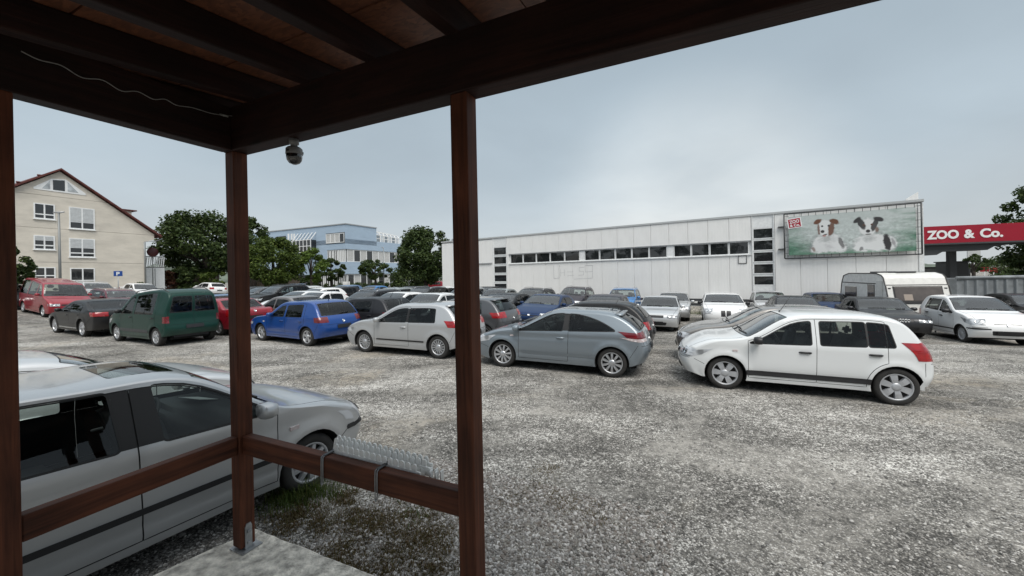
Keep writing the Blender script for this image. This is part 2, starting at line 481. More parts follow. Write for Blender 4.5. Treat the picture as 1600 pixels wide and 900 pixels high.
DU = [.30, .27, .22, .12, .17, .10, 0, -.06, -.13, -.17, -.22, -.25]
DZ = [0, 0, -.02, -.05, -.02, -.065, -.075, -.065, -.02, 0, 0, 0]
class CarModel:
    def __init__(s, **k):
        d = dict(L=4.0, w=.84, R=.305, tw=.195, over=.82, wb=2.5, sill=.21, belt=(.90, .95), tumble=.40, zb=None,
                 du=DU, dz=DZ, n=2.7, wins=None, rear_limit=None, dlo_top=None, doors=None, flare=.012, ra=.05,
                 head=dict(q=(.52, 1), k=(1.5, 2.02), side=.22, sz=0.03), tail=dict(q=(.66, 1), k=(8.4, 9.4), side=.18, sz=0.0),
                 ws=(.945, .915), rw=(.84, .86), rwk=(7.1, 7.93), rim=(7, .045, .075), rim_mat=None, trim=None, grille=None,
                 intake=(.50, .32, .80), bumper=None, handle='paint', mirror='paint', pillar_black=False, sunroof=None, rails=False,
                 spoiler=0, antenna=None, emblem=(1.75, 9.2), rear_split=False, glass=None, tail_mat=None, plate=(.42, 9.75), tail2=None,
                 lip=None, seats=True, af=.13, ar=.09, uf=1.0, ur=1.1, bstrip=None, crease=None, bulbs=(.30, .66), wiper=True, rear_wiper=False, repeater=None)
        d.update(k)
        for a, b in d.items(): setattr(s, a, b)
        s.C = np.array(s.C, float); s.nk = len(s.C)
        s.Ek = s.C + np.c_[s.du, s.dz]
        s.K, s.Ct = crom(s.C); _, s.Et = crom(s.Ek)
        s.arc = np.r_[0, np.cumsum(np.linalg.norm(np.diff(s.Ct, axis=0), axis=1))]
        s.uw = (s.over, s.over + s.wb)
        s.Ra = s.R + s.ra
        s.parts = []
        s.build()
    def W(s, u, z):
        u = np.asarray(u, float); z = np.asarray(z, float)
        f = np.clip((s.uf - u) / s.uf, 0, 1); r = np.clip((u - (s.L - s.ur)) / s.ur, 0, 1)
        plan = 1 - s.af * f ** 2.3 - s.ar * r ** 2.3
        lo = np.clip((.62 - z) / .62, 0, 1) ** 2 * .10
        zb = s.belt[0] - .04 if s.zb is None else s.zb
        h = np.clip(z - zb, 0, None)
        y = s.w * plan * (1 - lo) - s.tumble * h * h / (h + .09)
        for uw in s.uw:
            dd = np.hypot(u - uw, z - s.R)
            y = y + s.flare * np.exp(-((dd - s.Ra - .02) / .07) ** 2)
        if s.crease:
            zc = s.crease[0] + s.crease[1] * (u - s.L / 2)
            y = y - s.crease[2] * np.exp(-((z - zc + .05) / .05) ** 2) * np.clip((u - .4) / .5, 0, 1) * np.clip((s.L - .2 - u) / .5, 0, 1)
        zd = .40
        y = y - .010 * np.exp(-((z - zd) / .045) ** 2) * ((u > s.uw[0] + s.Ra) & (u < s.uw[1] - s.Ra))
        return y
    def side(s, p):
        u, z = p[:, 0], p[:, 1]
        return np.c_[u, s.W(u, z), z]
    def side_n(s, p):
        e = .012
        a = s.side(p + [e, 0]) - s.side(p - [e, 0]); b = s.side(p + [0, e]) - s.side(p - [0, e])
        n = np.cross(b, a); return n / np.linalg.norm(n, axis=1)[:, None]
    def k2s(s, k): return np.interp(k, s.K, s.arc)
    TQ = .8
    def top(s, p):
        S, q = p[:, 0], np.clip(p[:, 1] / s.TQ, -1, 1)
        k = np.interp(S, s.arc, s.K)
        cu, cz = np.interp(k, s.K, s.Ct[:, 0]), np.interp(k, s.K, s.Ct[:, 1])
        eu, ez = np.interp(k, s.K, s.Et[:, 0]), np.interp(k, s.K, s.Et[:, 1])
        ye = s.W(eu, ez)
        a = np.abs(q)
        h = 1 - np.maximum(1 - a ** s.n, 0) ** (1 / s.n)
        return np.c_[cu + (eu - cu) * h, q * ye, cz + (ez - cz) * h]
    def top_n(s, p):
        e = .02
        p = p.copy(); p[:, 1] = np.clip(p[:, 1], -s.TQ * .995, s.TQ * .995)
        lim = lambda x: np.c_[np.clip(x[:, 0], 0, s.arc[-1]), x[:, 1]]
        a = s.top(lim(p + [e, 0])) - s.top(lim(p - [e, 0])); b = s.top(p + [0, .003]) - s.top(p - [0, .003])
        n = np.cross(a, b); return n / np.maximum(np.linalg.norm(n, axis=1), 1e-9)[:, None]
    def chart(s, outline, regions, grid):
        """triangulate the outline with every region edge; returns points, triangles, region name per triangle"""
        pts, edges = [], []
        def ring(poly):
            b = len(pts); n = len(poly)
            pts.extend(map(tuple, poly)); edges.extend((b + i, b + (i + 1) % n) for i in range(n))
        ring(outline)
        for _, poly in regions: ring(poly)
        g = grid[inpoly(grid, outline)]
        pts.extend(map(tuple, g))
        vs, es, fs, *_ = delaunay_2d_cdt([Vector((float(a), float(b))) for a, b in pts], edges, [], 0, 1e-5)
        P = np.array([tuple(v) for v in vs]); T = np.array([f for f in fs if len(f) == 3])
        a, b, c = P[T[:, 0]], P[T[:, 1]], P[T[:, 2]]
        cr = (b[:, 0] - a[:, 0]) * (c[:, 1] - a[:, 1]) - (b[:, 1] - a[:, 1]) * (c[:, 0] - a[:, 0])
        T[cr < 0] = T[cr < 0][:, ::-1]
        T = T[np.abs(cr) > 1e-9]
        cen = P[T].mean(1)
        ok = inpoly(cen, outline); T, cen = T[ok], cen[ok]
        name = np.full(len(T), 'body', dtype=object)
        for nm, poly in reversed(regions):
            name[inpoly(cen, poly)] = nm
        return P, T, name
    def cut(s, P, T, pos, nor, flip, off=0.0, mirror=False, rim=0.0):
        ids, inv = np.unique(T, return_inverse=True)
        t = inv.reshape(T.shape)
        p2 = P[ids]
        v, n = pos(p2), nor(p2)
        v = v + n * off
        if rim:
            ed = {}
            for tri in t:
                for i in range(3):
                    e = (tri[i], tri[(i + 1) % 3])
                    if (e[1], e[0]) in ed: del ed[(e[1], e[0])]
                    else: ed[e] = 1
            nb = len(v); v = np.vstack([v, v - n * rim]); n = np.vstack([n, n])
            w = [(b, a, a + nb) for a, b in ed] + [(b, a + nb, b + nb) for a, b in ed]
            t = np.vstack([t, np.array(w)])
        if flip: t = t[:, ::-1]
        if mirror:
            v = v * [1, -1, 1]; n = n * [1, -1, 1]; t = t[:, ::-1]
        v = np.c_[s.mid - v[:, 0], -v[:, 1], v[:, 2]]      # car space: forward +x, origin on the ground between the axles
        n = np.c_[-n[:, 0], -n[:, 1], n[:, 2]]
        return v, n, t
    def loc(s, u, y, z): return Vector((s.mid - u, y, z))
    def part(s, name, mesh, parent=None, painted=False, loc=None, rot=None, far=True):
        s.parts.append((name, mesh, parent, painted, loc, rot, far)); return len(s.parts) - 1
    def emit(s, name, pieces, mat, parent=None, painted=False, far=True):
        if not pieces: return None
        vs, ns, ts, b = [], [], [], 0
        for v, n, t in pieces:
            vs.append(v); ns.append(n); ts.append(t + b); b += len(v)
        me = np_mesh(name, np.vstack(vs), np.vstack(ts), [mat], smooth=True, normals=np.vstack(ns))
        return s.part(name, me, parent, painted, far=far)
    def build(s):
        s.mid = (s.uw[0] + s.uw[1]) / 2
        E = s.Et; uE, zE = E[:, 0], E[:, 1]
        # ---- side outline
        ko = np.concatenate([np.linspace(i, i + 1, max(2, int(math.ceil(np.linalg.norm(s.Ek[i + 1] - s.Ek[i]) / .07))), endpoint=False) for i in range(s.nk - 1)] + [[s.nk - 1.0]])
        s.ko = ko
        oe = np.c_[np.interp(ko, s.K, uE), np.interp(ko, s.K, zE)]
        bot = []
        def arch(uw, ra, z0, z1, n=18):
            a0 = math.asin(max(-1, min(1, (z0 - s.R) / ra))); a1 = math.pi - math.asin(max(-1, min(1, (z1 - s.R) / ra)))
            return [(uw + ra * math.cos(a), s.R + ra * math.sin(a)) for a in np.linspace(a0, a1, n)]
        zr, zf = oe[-1][1], oe[0][1]
        aR = arch(s.uw[1], s.Ra, zr - .01, s.sill); aF = arch(s.uw[0], s.Ra, s.sill, zf - .0)
        sl = [(u, s.sill) for u in np.linspace(s.uw[1] - s.Ra - .05, s.uw[0] + s.Ra + .05, 14)]
        s.bottom = np.array(aR + sl + aF)
        outline = np.vstack([oe, s.bottom])
        # ---- window band
        kk = (s.K > 3.6) & (s.K < 8.6)
        Eo = E[kk]
        t = np.gradient(Eo, axis=0); t /= np.linalg.norm(t, axis=1)[:, None]
        nrm = np.c_[t[:, 1], -t[:, 0]]                     # points down / inwards
        def inset(m): return Eo + nrm * m
        def beltz(u): return s.belt[0] + (s.belt[1] - s.belt[0]) * (np.asarray(u) - 1.0) / (s.L - 1.6)
        m = s.frame if hasattr(s, 'frame') else .075
        cur = inset(m) if s.dlo_top is None else crom(np.array(s.dlo_top, float))[1]
        cur = cur[np.r_[True, np.diff(cur[:, 0]) > 0]]
        above = cur[cur[:, 1] > beltz(cur[:, 0])]
        ua, ub = above[0, 0], above[-1, 0]
        dlo = np.vstack([above, [(u, beltz(u)) for u in np.linspace(ub, ua, 16)]])
        s.ua = ua
        rl = s.rear_limit or (ub, ub - .05)
        def slicep(a, b, ta=0.0, tb=0.0):
            zb = s.belt[0]
            q = clip_half(dlo, 1, -ta, a - ta * zb)
            return clip_half(q, -1, tb, -(b - tb * zb))
        regs, seams, wins = [], [], []
        for i, (a, b, ta, tb, door) in enumerate(s.wins):
            q = slicep(a, b, ta, tb)
            g = round_poly(q, .028)
            if len(g) < 4: continue
            wins.append((g, door, i))
        for g, door, i in wins: regs.append(('glass%d' % i, g))
        for g, door, i in wins: regs.append(('seal', offset_poly(g, .016)))
        if s.pillar_black:
            a0, b0 = s.wins[0][0], s.wins[-1][1]
            regs.append(('pillar', clip_half(dlo, -1, .0, -(b0 - .03))))
        # ---- doors
        top_in = inset(.032); top_in = top_in[np.r_[True, np.diff(top_in[:, 0]) > 0]]
        def topz(u): return np.interp(u, top_in[:, 0], top_in[:, 1])
        zs = s.sill + .07
        dpolys = []; tprev = 0.0
        for (a, b, ta) in s.doors:
            us = np.linspace(a, b, 26)
            up = [(u, min(topz(u), 9)) for u in us]
            low = [(b, zs), (a, zs)]
            pa = math.hypot(b - s.uw[1], zs - s.R)
            if b > s.uw[1] - s.Ra - .06:
                rr = s.Ra + .055
                zc = s.R + math.sqrt(max(rr * rr - (s.uw[1] - b) ** 2, 0)) if abs(b - s.uw[1]) < rr else zs
                a1 = math.atan2(zs - s.R, -math.sqrt(max(rr * rr - (zs - s.R) ** 2, 1e-6)))
                if a1 < 0: a1 += 2 * math.pi
                a0 = math.atan2(zc - s.R, b - s.uw[1])
                low = [(s.uw[1] + rr * math.cos(x), s.R + rr * math.sin(x)) for x in np.linspace(a0, a1, 10)] + [(a, zs)]
            poly = np.array(up + low)
            w_ = np.clip((poly[:, 0] - a) / (b - a), 0, 1); tf = tprev; tprev = ta
            poly[:, 0] += (tf * (1 - w_) + ta * w_) * np.clip(poly[:, 1] - s.belt[0], 0, 1)
            dpolys.append(poly)
            cl = np.vstack([poly, poly[:1]])
            seams.append(strip(resample(cl, .04, closed=False), .009))
        regs_side = [('seam', q) for q in seams]
        # front wing / bumper joint and tail-gate joint
        z1 = float(np.interp(1.4, s.K, zE)); u1 = float(np.interp(1.4, s.K, uE))
        regs_side.append(('seam', strip(resample([(u1 + .02, z1), (s.uw[0] - s.Ra - .0, s.R + .16)], .04, False), .008)))
        z2 = float(np.interp(9.45, s.K, zE)); u2 = float(np.interp(9.45, s.K, uE))
        regs_side.append(('seam', strip(resample([(u2 - .02, z2), (s.uw[1] + s.Ra + .01, s.R + .14)], .04, False), .008)))
        regs_side += regs
        if s.trim:
            z0, z1, a, b, mm = s.trim
            regs_side.insert(0, ('trim', round_poly([(a, z0), (b, z0), (b, z1), (a, z1)], .012)))
        # lamps wrapping round the corners
        def side_lamp(lp, sgn):
            k = np.linspace(lp['k'][0], lp['k'][1], 8)
            e = np.c_[np.interp(k, s.K, uE), np.interp(k, s.K, zE)]
            e0 = e.copy(); e0[:, 0] -= sgn * .03
            mid = e.copy(); tt = np.linspace(0, 1, 8)
            mid[:, 0] += sgn * lp['side'] * (lp.get('s0', .75) * (1 - tt) + tt * lp.get('s1', 1.0)); mid[:, 1] += lp.get('sz', 0)
            return np.vstack([e0, mid[::-1]])
        if s.head['side']: regs_side.append(('head', side_lamp(s.head, 1)))
        if s.tail['side']:
            if s.tail2: regs_side.append(('tail2', side_lamp(dict(s.tail, k=s.tail2), -1)))
            regs_side.append(('tail', side_lamp(s.tail, -1)))
        for q in dpolys: regs_side.append(('door%d' % len([1 for r in regs_side if r[0].startswith('door')]), q))
        if s.bstrip:
            z0_, z1_, ul_ = s.bstrip
            regs_side.insert(0, ('bstrip', np.array([(-.2, z0_), (ul_, z0_), (ul_ + .012, (z0_ + z1_) / 2), (ul_, z1_), (-.2, z1_)])))
        if s.bumper:
            zb_, u0_, u1_ = s.bumper
            regs_side.append(('bump', np.array([(-.2, 0), (s.uw[0] - .05, 0), (s.uw[0] - .05, zb_), (-.2, zb_)])))
            regs_side.append(('bump', np.array([(s.uw[1] + .05, 0), (s.L + .2, 0), (s.L + .2, zb_), (s.uw[1] + .05, zb_)])))
        gu, gz = np.meshgrid(np.arange(.03, s.L, .062), np.arange(.2, s.C[:, 1].max(), .055))
        P, T, nm = s.chart(outline, regs_side, np.c_[gu.ravel() + .004 * np.sin(gz.ravel() * 37), gz.ravel()])
        # ---- top chart
        So = s.k2s(ko)
        tq = s.TQ
        out_t = np.vstack([np.c_[So, np.full(len(So), tq)], np.c_[So[::-1], np.full(len(So), -tq)]])
        tr = []
        def quad(k0, k1, q00, q01, q10, q11, n=10):
            """patch from key k0 to k1; q limits at k0 (q00..q01) and at k1 (q10..q11)"""
            S0, S1 = s.k2s(k0), s.k2s(k1)
            e = np.linspace(0, 1, n)
            a = np.c_[S0 + (S1 - S0) * e, tq * (q01 + (q11 - q01) * e)]
            b = np.c_[S0 + (S1 - S0) * e, tq * (q00 + (q10 - q00) * e)]
            return np.vstack([a, b[::-1]])
        wsp = round_poly(quad(4.05, 4.97, -s.ws[0], s.ws[0], -s.ws[1], s.ws[1]), .02)
        k0, k1 = s.rwk
        rws = [quad(k0, k1, -s.rw[0], s.rw[0], -s.rw[1], s.rw[1])]
        if s.rear_split: rws = [quad(k0, k1, .07, s.rw[0], .07, s.rw[1]), quad(k0, k1, -s.rw[0], -.07, -s.rw[1], -.07)]
        rws = [round_poly(q, .03) for q in rws]
        tr.append(('windscreen', wsp))
        for i, q in enumerate(rws): tr.append(('rearwin%d' % i, q))
        tr.append(('seal', offset_poly(wsp, .014)))
        for q in rws: tr.append(('seal', offset_poly(q, .02)))
        if s.sunroof:
            sp = round_poly(quad(s.sunroof[0], s.sunroof[1], -s.sunroof[2], s.sunroof[2], -s.sunroof[2], s.sunroof[2]), .04)
            tr.append(('sunroof', sp)); tr.append(('seal', offset_poly(sp, .006)))
        def sym(nm_, k0, k1, a0, b0, a1, b1):
            tr.append((nm_, quad(k0, k1, a0, b0, a1, b1))); tr.append((nm_, quad(k0, k1, -b0, -a0, -b1, -a1)))
        h = s.head; hk = h['k']; hq = h['q']
        sym('head', hk[0], hk[1], hq[0] + h.get('sl', .0), hq[1], hq[0], hq[1])
        tl = s.tail; tk = tl['k']; q0 = tl['q']
        if s.tail2: sym('tail2', s.tail2[0], s.tail2[1], q0[0], q0[1], q0[0], q0[1])
        sym('tail', tk[0], tk[1], q0[0] + tl.get('sl', 0), q0[1], q0[0], q0[1])
        if s.grille:
            for (k0_, k1_, qa, qb) in s.grille:
                g = round_poly(quad(k0_, k1_, qa, qb, qa, qb), .012); tr.append(('grille', g))
        if s.bstrip:
            fr_ = s.K < 2
            kz = lambda z: float(np.interp(z, s.Ct[fr_, 1], s.K[fr_]))
            sym('bstrip', kz(s.bstrip[0]), kz(s.bstrip[1]), .52, 1, .52, 1)
        if s.intake:
            q_, k0_, k1_ = s.intake
            tr.append(('grille', round_poly(quad(k0_, k1_, -q_ * .9, q_ * .9, -q_, q_), .03)))
        # bonnet, tail-gate and bumper joints
        def line(k0_, k1_, qa, qb, w=.009):
            tr.append(('seam', strip(resample([(s.k2s(k0_), qa * tq), (s.k2s(k1_), qb * tq)], .05, False), w)))
        for sg in (1, -1):
            line(2.06, 3.95, sg * .80, sg * .90)
            line(7.02, 9.45, sg * .885, sg * .93)
        line(2.05, 2.06, -.8, .8); line(1.45, 1.46, -.99, -.6); line(1.45, 1.46, .6, .99)
        line(9.48, 9.49, -.99, .99); line(7.0, 7.01, -.885, .885)
        if s.rear_split: line(7.0, 9.48, 0, .001)
        if s.bumper:
            kf = float(np.interp(s.bumper[0], s.Ct[:s.Ct[:, 1].argmax(), 1], s.K[:s.Ct[:, 1].argmax()]))
            rr_ = s.K > 8
            kr = float(np.interp(-s.bumper[0], -s.Ct[rr_, 1], s.K[rr_]))
            tr.append(('bump', quad(0, kf, -1, 1, -1, 1))); tr.append(('bump', quad(kr, s.nk - 1, -1, 1, -1, 1)))
        qv = np.array([0, .12, .24, .36, .48, .59, .69, .78, .86, .915, .955, .98, .994])
        qv = np.r_[-qv[:0:-1], qv]
        gs, gq = np.meshgrid(So[1:-1], qv * tq)
        Pt, Tt, nt = s.chart(out_t, tr, np.c_[gs.ravel(), gq.ravel()])
        # ---- gather pieces
        def sp(name, off=0.0, rim=0.0, sides=(False, True)):
            sel = T[nm == name]
            return [s.cut(P, sel, s.side, s.side_n, True, off, mrr, rim) for mrr in sides] if len(sel) else []
        def tp(name, off=0.0, rim=0.0, half=0):
            mk = nt == name
            if half: mk = mk & (np.sign(Pt[Tt].mean(1)[:, 1]) == half)
            sel = Tt[mk]
            return [s.cut(Pt, sel, s.top, s.top_n, False, off, False, rim)] if len(sel) else []
        body = s.emit('body', sp('body') + tp('body'), M_BLACK, painted=True)
        doors = {}
        for i in range(len(s.doors)):
            for mrr in (False, True):
                pc = sp('door%d' % i, .001, sides=(mrr,))
                if pc: doors[(i, mrr)] = s.emit('door', pc, M_BLACK, painted=True)
        gm = s.glass or M_GLASS
        for g, door, i in wins:
            for mrr in (False, True):
                pc = sp('glass%d' % i, -.004, sides=(mrr,))
                if not pc: continue
                par = doors.get((door, mrr)) if door is not None else body
                s.emit('window', pc, gm if i == 0 else (s.glass2 if hasattr(s, 'glass2') else gm), parent=par)
        s.emit('rubber_seal', sp('seal', .001) + sp('seam', -.006) + tp('seal', .001) + tp('seam', -.006) + sp('pillar', .002), M_RUBBER, parent=body)
        s.emit('windscreen', tp('windscreen', -.004), M_SCREEN)
        for i in range(len(rws)): s.emit('rear_window', tp('rearwin%d' % i, -.004), gm)
        if s.sunroof: s.emit('sunroof', tp('sunroof', .002), M_GLASS_D, parent=body)
        for half, mrr in ((-1, True), (1, False)):
            hl_ = s.emit('headlight', sp('head', .004, .02, (mrr,)) + tp('head', .004, .02, half), M_HEAD)
            for q_ in s.bulbs:
                kq = (s.head['k'][0] + s.head['k'][1]) / 2 + .04; q0_, q1_ = s.head['q']; qq = q0_ + (q1_ - q0_) * q_
                pp = np.array([[s.k2s(kq), half * qq * s.TQ]]); vv = s.top(pp)[0]; nn_ = s.top_n(pp)[0]
                nn_ = Vector((-nn_[0], -nn_[1], nn_[2])); c_ = Vector((s.mid - vv[0], -vv[1], vv[2])) + nn_ * .006
                bm_ = MB(Matrix.Translation(c_) @ nn_.to_track_quat('Z', 'Y').to_matrix().to_4x4())
                bm_.lathe([(.052, 0), (.050, .006), (.044, .006)], 16, 0); bm_.lathe([(.044, .006), (.030, .001), (.016, .002)], 16, 1); bm_.lathe([(.016, .002), (.012, .008), (0, .009)], 12, 0)
                s.part('lamp', bm_.mesh('lamp', [M_BLACK, M_CHROME]), hl_, far=False)
            tm = s.emit('tail_light', sp('tail', .006, .025, (mrr,)) + tp('tail', .006, .025, half), s.tail_mat or M_TAIL)
            if s.tail2: s.emit('reversing_lens', sp('tail2', .006, .025, (mrr,)) + tp('tail2', .006, .025, half), M_REVERSE, parent=tm)
        if s.trim:
            for mrr in (False, True): s.emit('side_trim', sp('trim', .012, .02, (mrr,)), s.trim[4], painted=(s.trim[4] == 'paint')) if s.trim[4] != 'paint' else s.emit('side_trim', sp('trim', .010, .02, (mrr,)), M_BLACK, painted=True)
        if s.bstrip:
            for half, mrr in ((-1, True), (1, False)): s.emit('bumper_strip', sp('bstrip', .008, .02, (mrr,)) + tp('bstrip', .008, .02, half), M_BLACK)
        if (nt == 'grille').any(): s.emit('grille', tp('grille', -.012) , M_BLACK)
        if s.bumper: s.emit('bumper', sp('bump', .006) + tp('bump', .006), s.bumper_mat if hasattr(s, 'bumper_mat') else M_GREYPL)
        s.furnish(body, doors)
    def furnish(s, body, doors):
        # under side: wells, sills, floor
        b = s.bottom; n = len(b)
        y0 = s.W(b[:, 0], b[:, 1]); mb = MB()
        for sg in (1, -1):
            vs = [s.loc(u, sg * (y - .001), z) for (u, z), y in zip(b, y0)] + [s.loc(u, sg * (y - .34), z) for (u, z), y in zip(b, y0)]
            mb.add(vs, [(i, i + 1, i + 1 + n, i + n) for i in range(n - 1)])
            for uw in s.uw:
                a = np.linspace(0, math.pi, 13)
                vs = [s.loc(uw, sg * (s.w - .345), s.R)] + [s.loc(uw + (s.Ra + .01) * math.cos(t), sg * (s.w - .345), s.R + (s.Ra + .01) * math.sin(t)) for t in a]
                mb.add(vs, [(0, i + 1, i + 2) for i in range(12)])
        wi = s.w - .30
        mb.box(s.mid - s.L + .30, s.mid - .25, -wi, wi, .19, .27)
        s.part('underbody', mb.mesh('underbody', M_WELL), body)
        mb = MB().box(s.mid - s.L + .18, s.mid - .14, -wi + .04, wi - .04, .27, .50)
        s.part('floor_pan', mb.mesh('floor_pan', M_DASH), body)
        # wheels
        R_, tw = s.R, s.tw; rr = R_ * s.rim_r if hasattr(s, 'rim_r') else R_ * .66
        hw = tw / 2
        ty = MB()
        ty.lathe([(rr - .015, -hw + .01), (rr + .01, -hw), (R_ - .03, -hw), (R_ - .008, -hw + .012), (R_, -hw + .035), (R_, hw - .035), (R_ - .008, hw - .012), (R_ - .03, hw),
                  (R_ - .06, hw + .003), (rr + .012, hw - .004), (rr, hw - .014), (rr - .008, hw - .06), (.0, hw - .065)], 36, axis='y')
        ty.lathe([(.0, -hw + .03), (rr, -hw + .03)], 24, axis='y')
        tyre = ty.mesh('wheel', [M_TYRE])
        rm = MB()
        rm.lathe([(rr - .018, hw - .055), (rr - .014, hw - .012), (rr - .004, hw - .004), (rr + .008, hw - .006)], 36, axis='y')
        ns, w0, w1 = s.rim
        for i in range(ns):
            a = 2 * math.pi * i / ns + .2
            M = Matrix.Rotation(a, 4, 'Y')
            sub = MB(M)
            ro, ri = rr - .008, .035
            vs = [(-w0 / 2, hw - .018, ri), (w0 / 2, hw - .018, ri), (w1 / 2, hw - .014, ro), (-w1 / 2, hw - .014, ro),
                  (-w0 / 2 - .006, hw - .05, ri), (w0 / 2 + .006, hw - .05, ri), (w1 / 2 + .006, hw - .05, ro), (-w1 / 2 - .006, hw - .05, ro),
                  (-(w0 + w1) / 4, hw - .006, (ri + ro) / 2), ((w0 + w1) / 4, hw - .006, (ri + ro) / 2)]
            sub.add(vs, [(0, 1, 9, 8), (8, 9, 2, 3), (0, 8, 3, 7, 4), (1, 5, 6, 2, 9), (3, 2, 6, 7), (0, 4, 5, 1)])
            rm.add(sub.v, sub.f)
        rm.lathe([(.075, hw - .03), (.068, hw - .012), (.035, hw - .004), (.0, hw - .003)], 20, axis='y')
        rim = rm.mesh('rim', [s.rim_mat or M_RIM])
        yw = s.w - hw - .012
        for u in s.uw:
            for sg in (1, -1):
                w = s.part('wheel', tyre, None, loc=(s.mid - u, sg * (yw - (.03 if u == s.uw[0] else .02)), R_), rot=(0, 0.3 * u, 0 if sg > 0 else math.pi))
                s.part('rim', rim, w)
        # handles
        for (i, mrr), d in doors.items():
            a, bb, ta = s.doors[i]
            u = bb - .17; z = s.belt[0] + (s.belt[1] - s.belt[0]) * i / 2 - getattr(s, 'handle_dz', .115)
            y = float(s.W(u, z)) * (1 if not mrr else -1)
            sg = -1 if not mrr else 1                      # car space flips y
            y = abs(y) * sg
            m_ = MB()
            vs = []
            for j, (du, h_, o) in enumerate([(-.10, .008, .004), (-.07, .016, .03), (.07, .016, .03), (.10, .008, .004)]):
                vs += [s.loc(u + du, y + sg * o, z + h_), s.loc(u + du, y + sg * o, z - h_), s.loc(u + du, y - sg * .01, z - h_), s.loc(u + du, y - sg * .01, z + h_)]
            fs = []
            for j in range(3):
                for q in range(4): fs.append((j * 4 + q, j * 4 + (q + 1) % 4, j * 4 + 4 + (q + 1) % 4, j * 4 + 4 + q))
            m_.add(vs, fs, 0, True)
            s.part('handle', m_.mesh('handle', M_BLACK), d, painted=(s.handle == 'paint'), far=False)
        # mirrors
        um = s.ua + .10; zm = s.belt[0] + .055
        for sg in (1, -1):
            y = float(s.W(um, zm))
            m_ = MB()
            prof = [(-.02, .02), (.0, .085), (.05, .10), (.10, .095), (.115, .09)]
            vs, fs = [], []
            nn = 12
            for du, rr2 in prof:
                for q in range(nn):
                    t = 2 * math.pi * q / nn
                    cx_, cz_ = math.copysign(abs(math.cos(t)) ** .7, math.cos(t)), math.copysign(abs(math.sin(t)) ** .7, math.sin(t))
                    vs.append(s.loc(um - .03 + du, sg * (y + .13 + cx_ * rr2 * 1.0), zm + .02 + cz_ * rr2 * .72))
            for i in range(len(prof) - 1):
                for q in range(nn): fs.append((i * nn + q, i * nn + (q + 1) % nn, (i + 1) * nn + (q + 1) % nn, (i + 1) * nn + q))
            fs.append(tuple(range(nn))); fs.append(tuple((len(prof) - 1) * nn + q for q in range(nn)))
            m_.add(vs, fs, 0, True)
            a_, b_ = s.loc(um + .02, sg * (y - .02), zm - .03), s.loc(um + .02, sg * (y + .07), zm)
            m_.bar(a_, b_, .06, .03)
            s.part('mirror', m_.mesh('mirror', M_BLACK), None, painted=(s.mirror == 'paint'))
        # plates, badges
        def on_top(k, q=0.0):
            p = np.array([[s.k2s(k), q * s.TQ]])
            v = s.top(p)[0]; nn = s.top_n(p)[0]
            return s.loc(*v), Vector((-nn[0], nn[1], nn[2]))
        def plate(k, w_, h_, mat, name, t_=.012):
            p, nn = on_top(k)
            x = Vector((0, 1, 0)); up = nn.cross(x).normalized()
            if up.z < 0: up = -up
            m_ = MB(); p2 = p + nn * .012
            m_.bar(p2 - x * w_ / 2, p2 + x * w_ / 2, t_, h_, up=up)
            s.part(name, m_.mesh(name, mat), body, far=False)
        for k in s.plate: plate(k, .52, .12, M_BLACK, 'plate_holder')
        for k in s.emblem:
            if k is None: continue
            p, nn = on_top(k)
            m_ = MB(Matrix.Translation(p + nn * .004) @ nn.to_track_quat('Z', 'Y').to_matrix().to_4x4())
            m_.lathe([(.048, 0), (.046, .008), (.040, .009), (.038, .005), (0, .005)], 20)
            m_.bar((-.026, .026, .007), (0, -.026, .007), .008, .006); m_.bar((.026, .026, .007), (0, -.026, .007), .008, .006)
            s.part('emblem', m_.mesh('emblem', M_CHROME), body, far=False)
        # wipers
        if s.wiper:
            m_ = MB()
            for q0, q1, kq in ((-.62, .05, 4.16), (.02, .72, 4.12)):
                pts = []
                for e in np.linspace(0, 1, 6):
                    p, nn = on_top(kq + .02 * e, q0 + (q1 - q0) * e); pts.append(p + nn * .012)
                m_.tube(pts, .009, 5)
            s.part('wiper', m_.mesh('wiper', M_RUBBER), body, far=False)
        if s.rear_wiper:
            m_ = MB(); pts = []
            for e in np.linspace(0, 1, 5):
                p, nn = on_top(s.rwk[1] - .06 - .05 * e, -.42 * e); pts.append(p + nn * .018)
            m_.tube(pts, .011, 5)
            s.part('rear_wiper', m_.mesh('rear_wiper', M_RUBBER), body, far=False)
        if s.antenna:
            p, nn = on_top(s.antenna)
            m_ = MB(); m_.tube([p, p + Vector((-.16, 0, .28))], [.006, .003], 5); m_.lathe([(.025, 0), (.012, .02)], 8)
            m_ = MB(); m_.tube([p - nn * .01, p + nn * .02, p + Vector((-.02, 0, .03)), p + Vector((-.20, 0, .34))], [.022, .012, .006, .003], 6)
            s.part('aerial', m_.mesh('aerial', M_RUBBER), body, far=False)
        if s.rails:
            for sg in (1, -1):
                m_ = MB(); pts = []
                for e in np.linspace(5.2, 6.9, 9):
                    p, nn = on_top(e, sg * .90); pts.append(p + Vector((0, 0, .055 if 5.25 < e < 6.85 else .0)))
                m_.tube(pts, .016, 6)
                s.part('roof_rail', m_.mesh('roof_rail', M_GREYPL if s.rails == 'dark' else M_RIM), body)
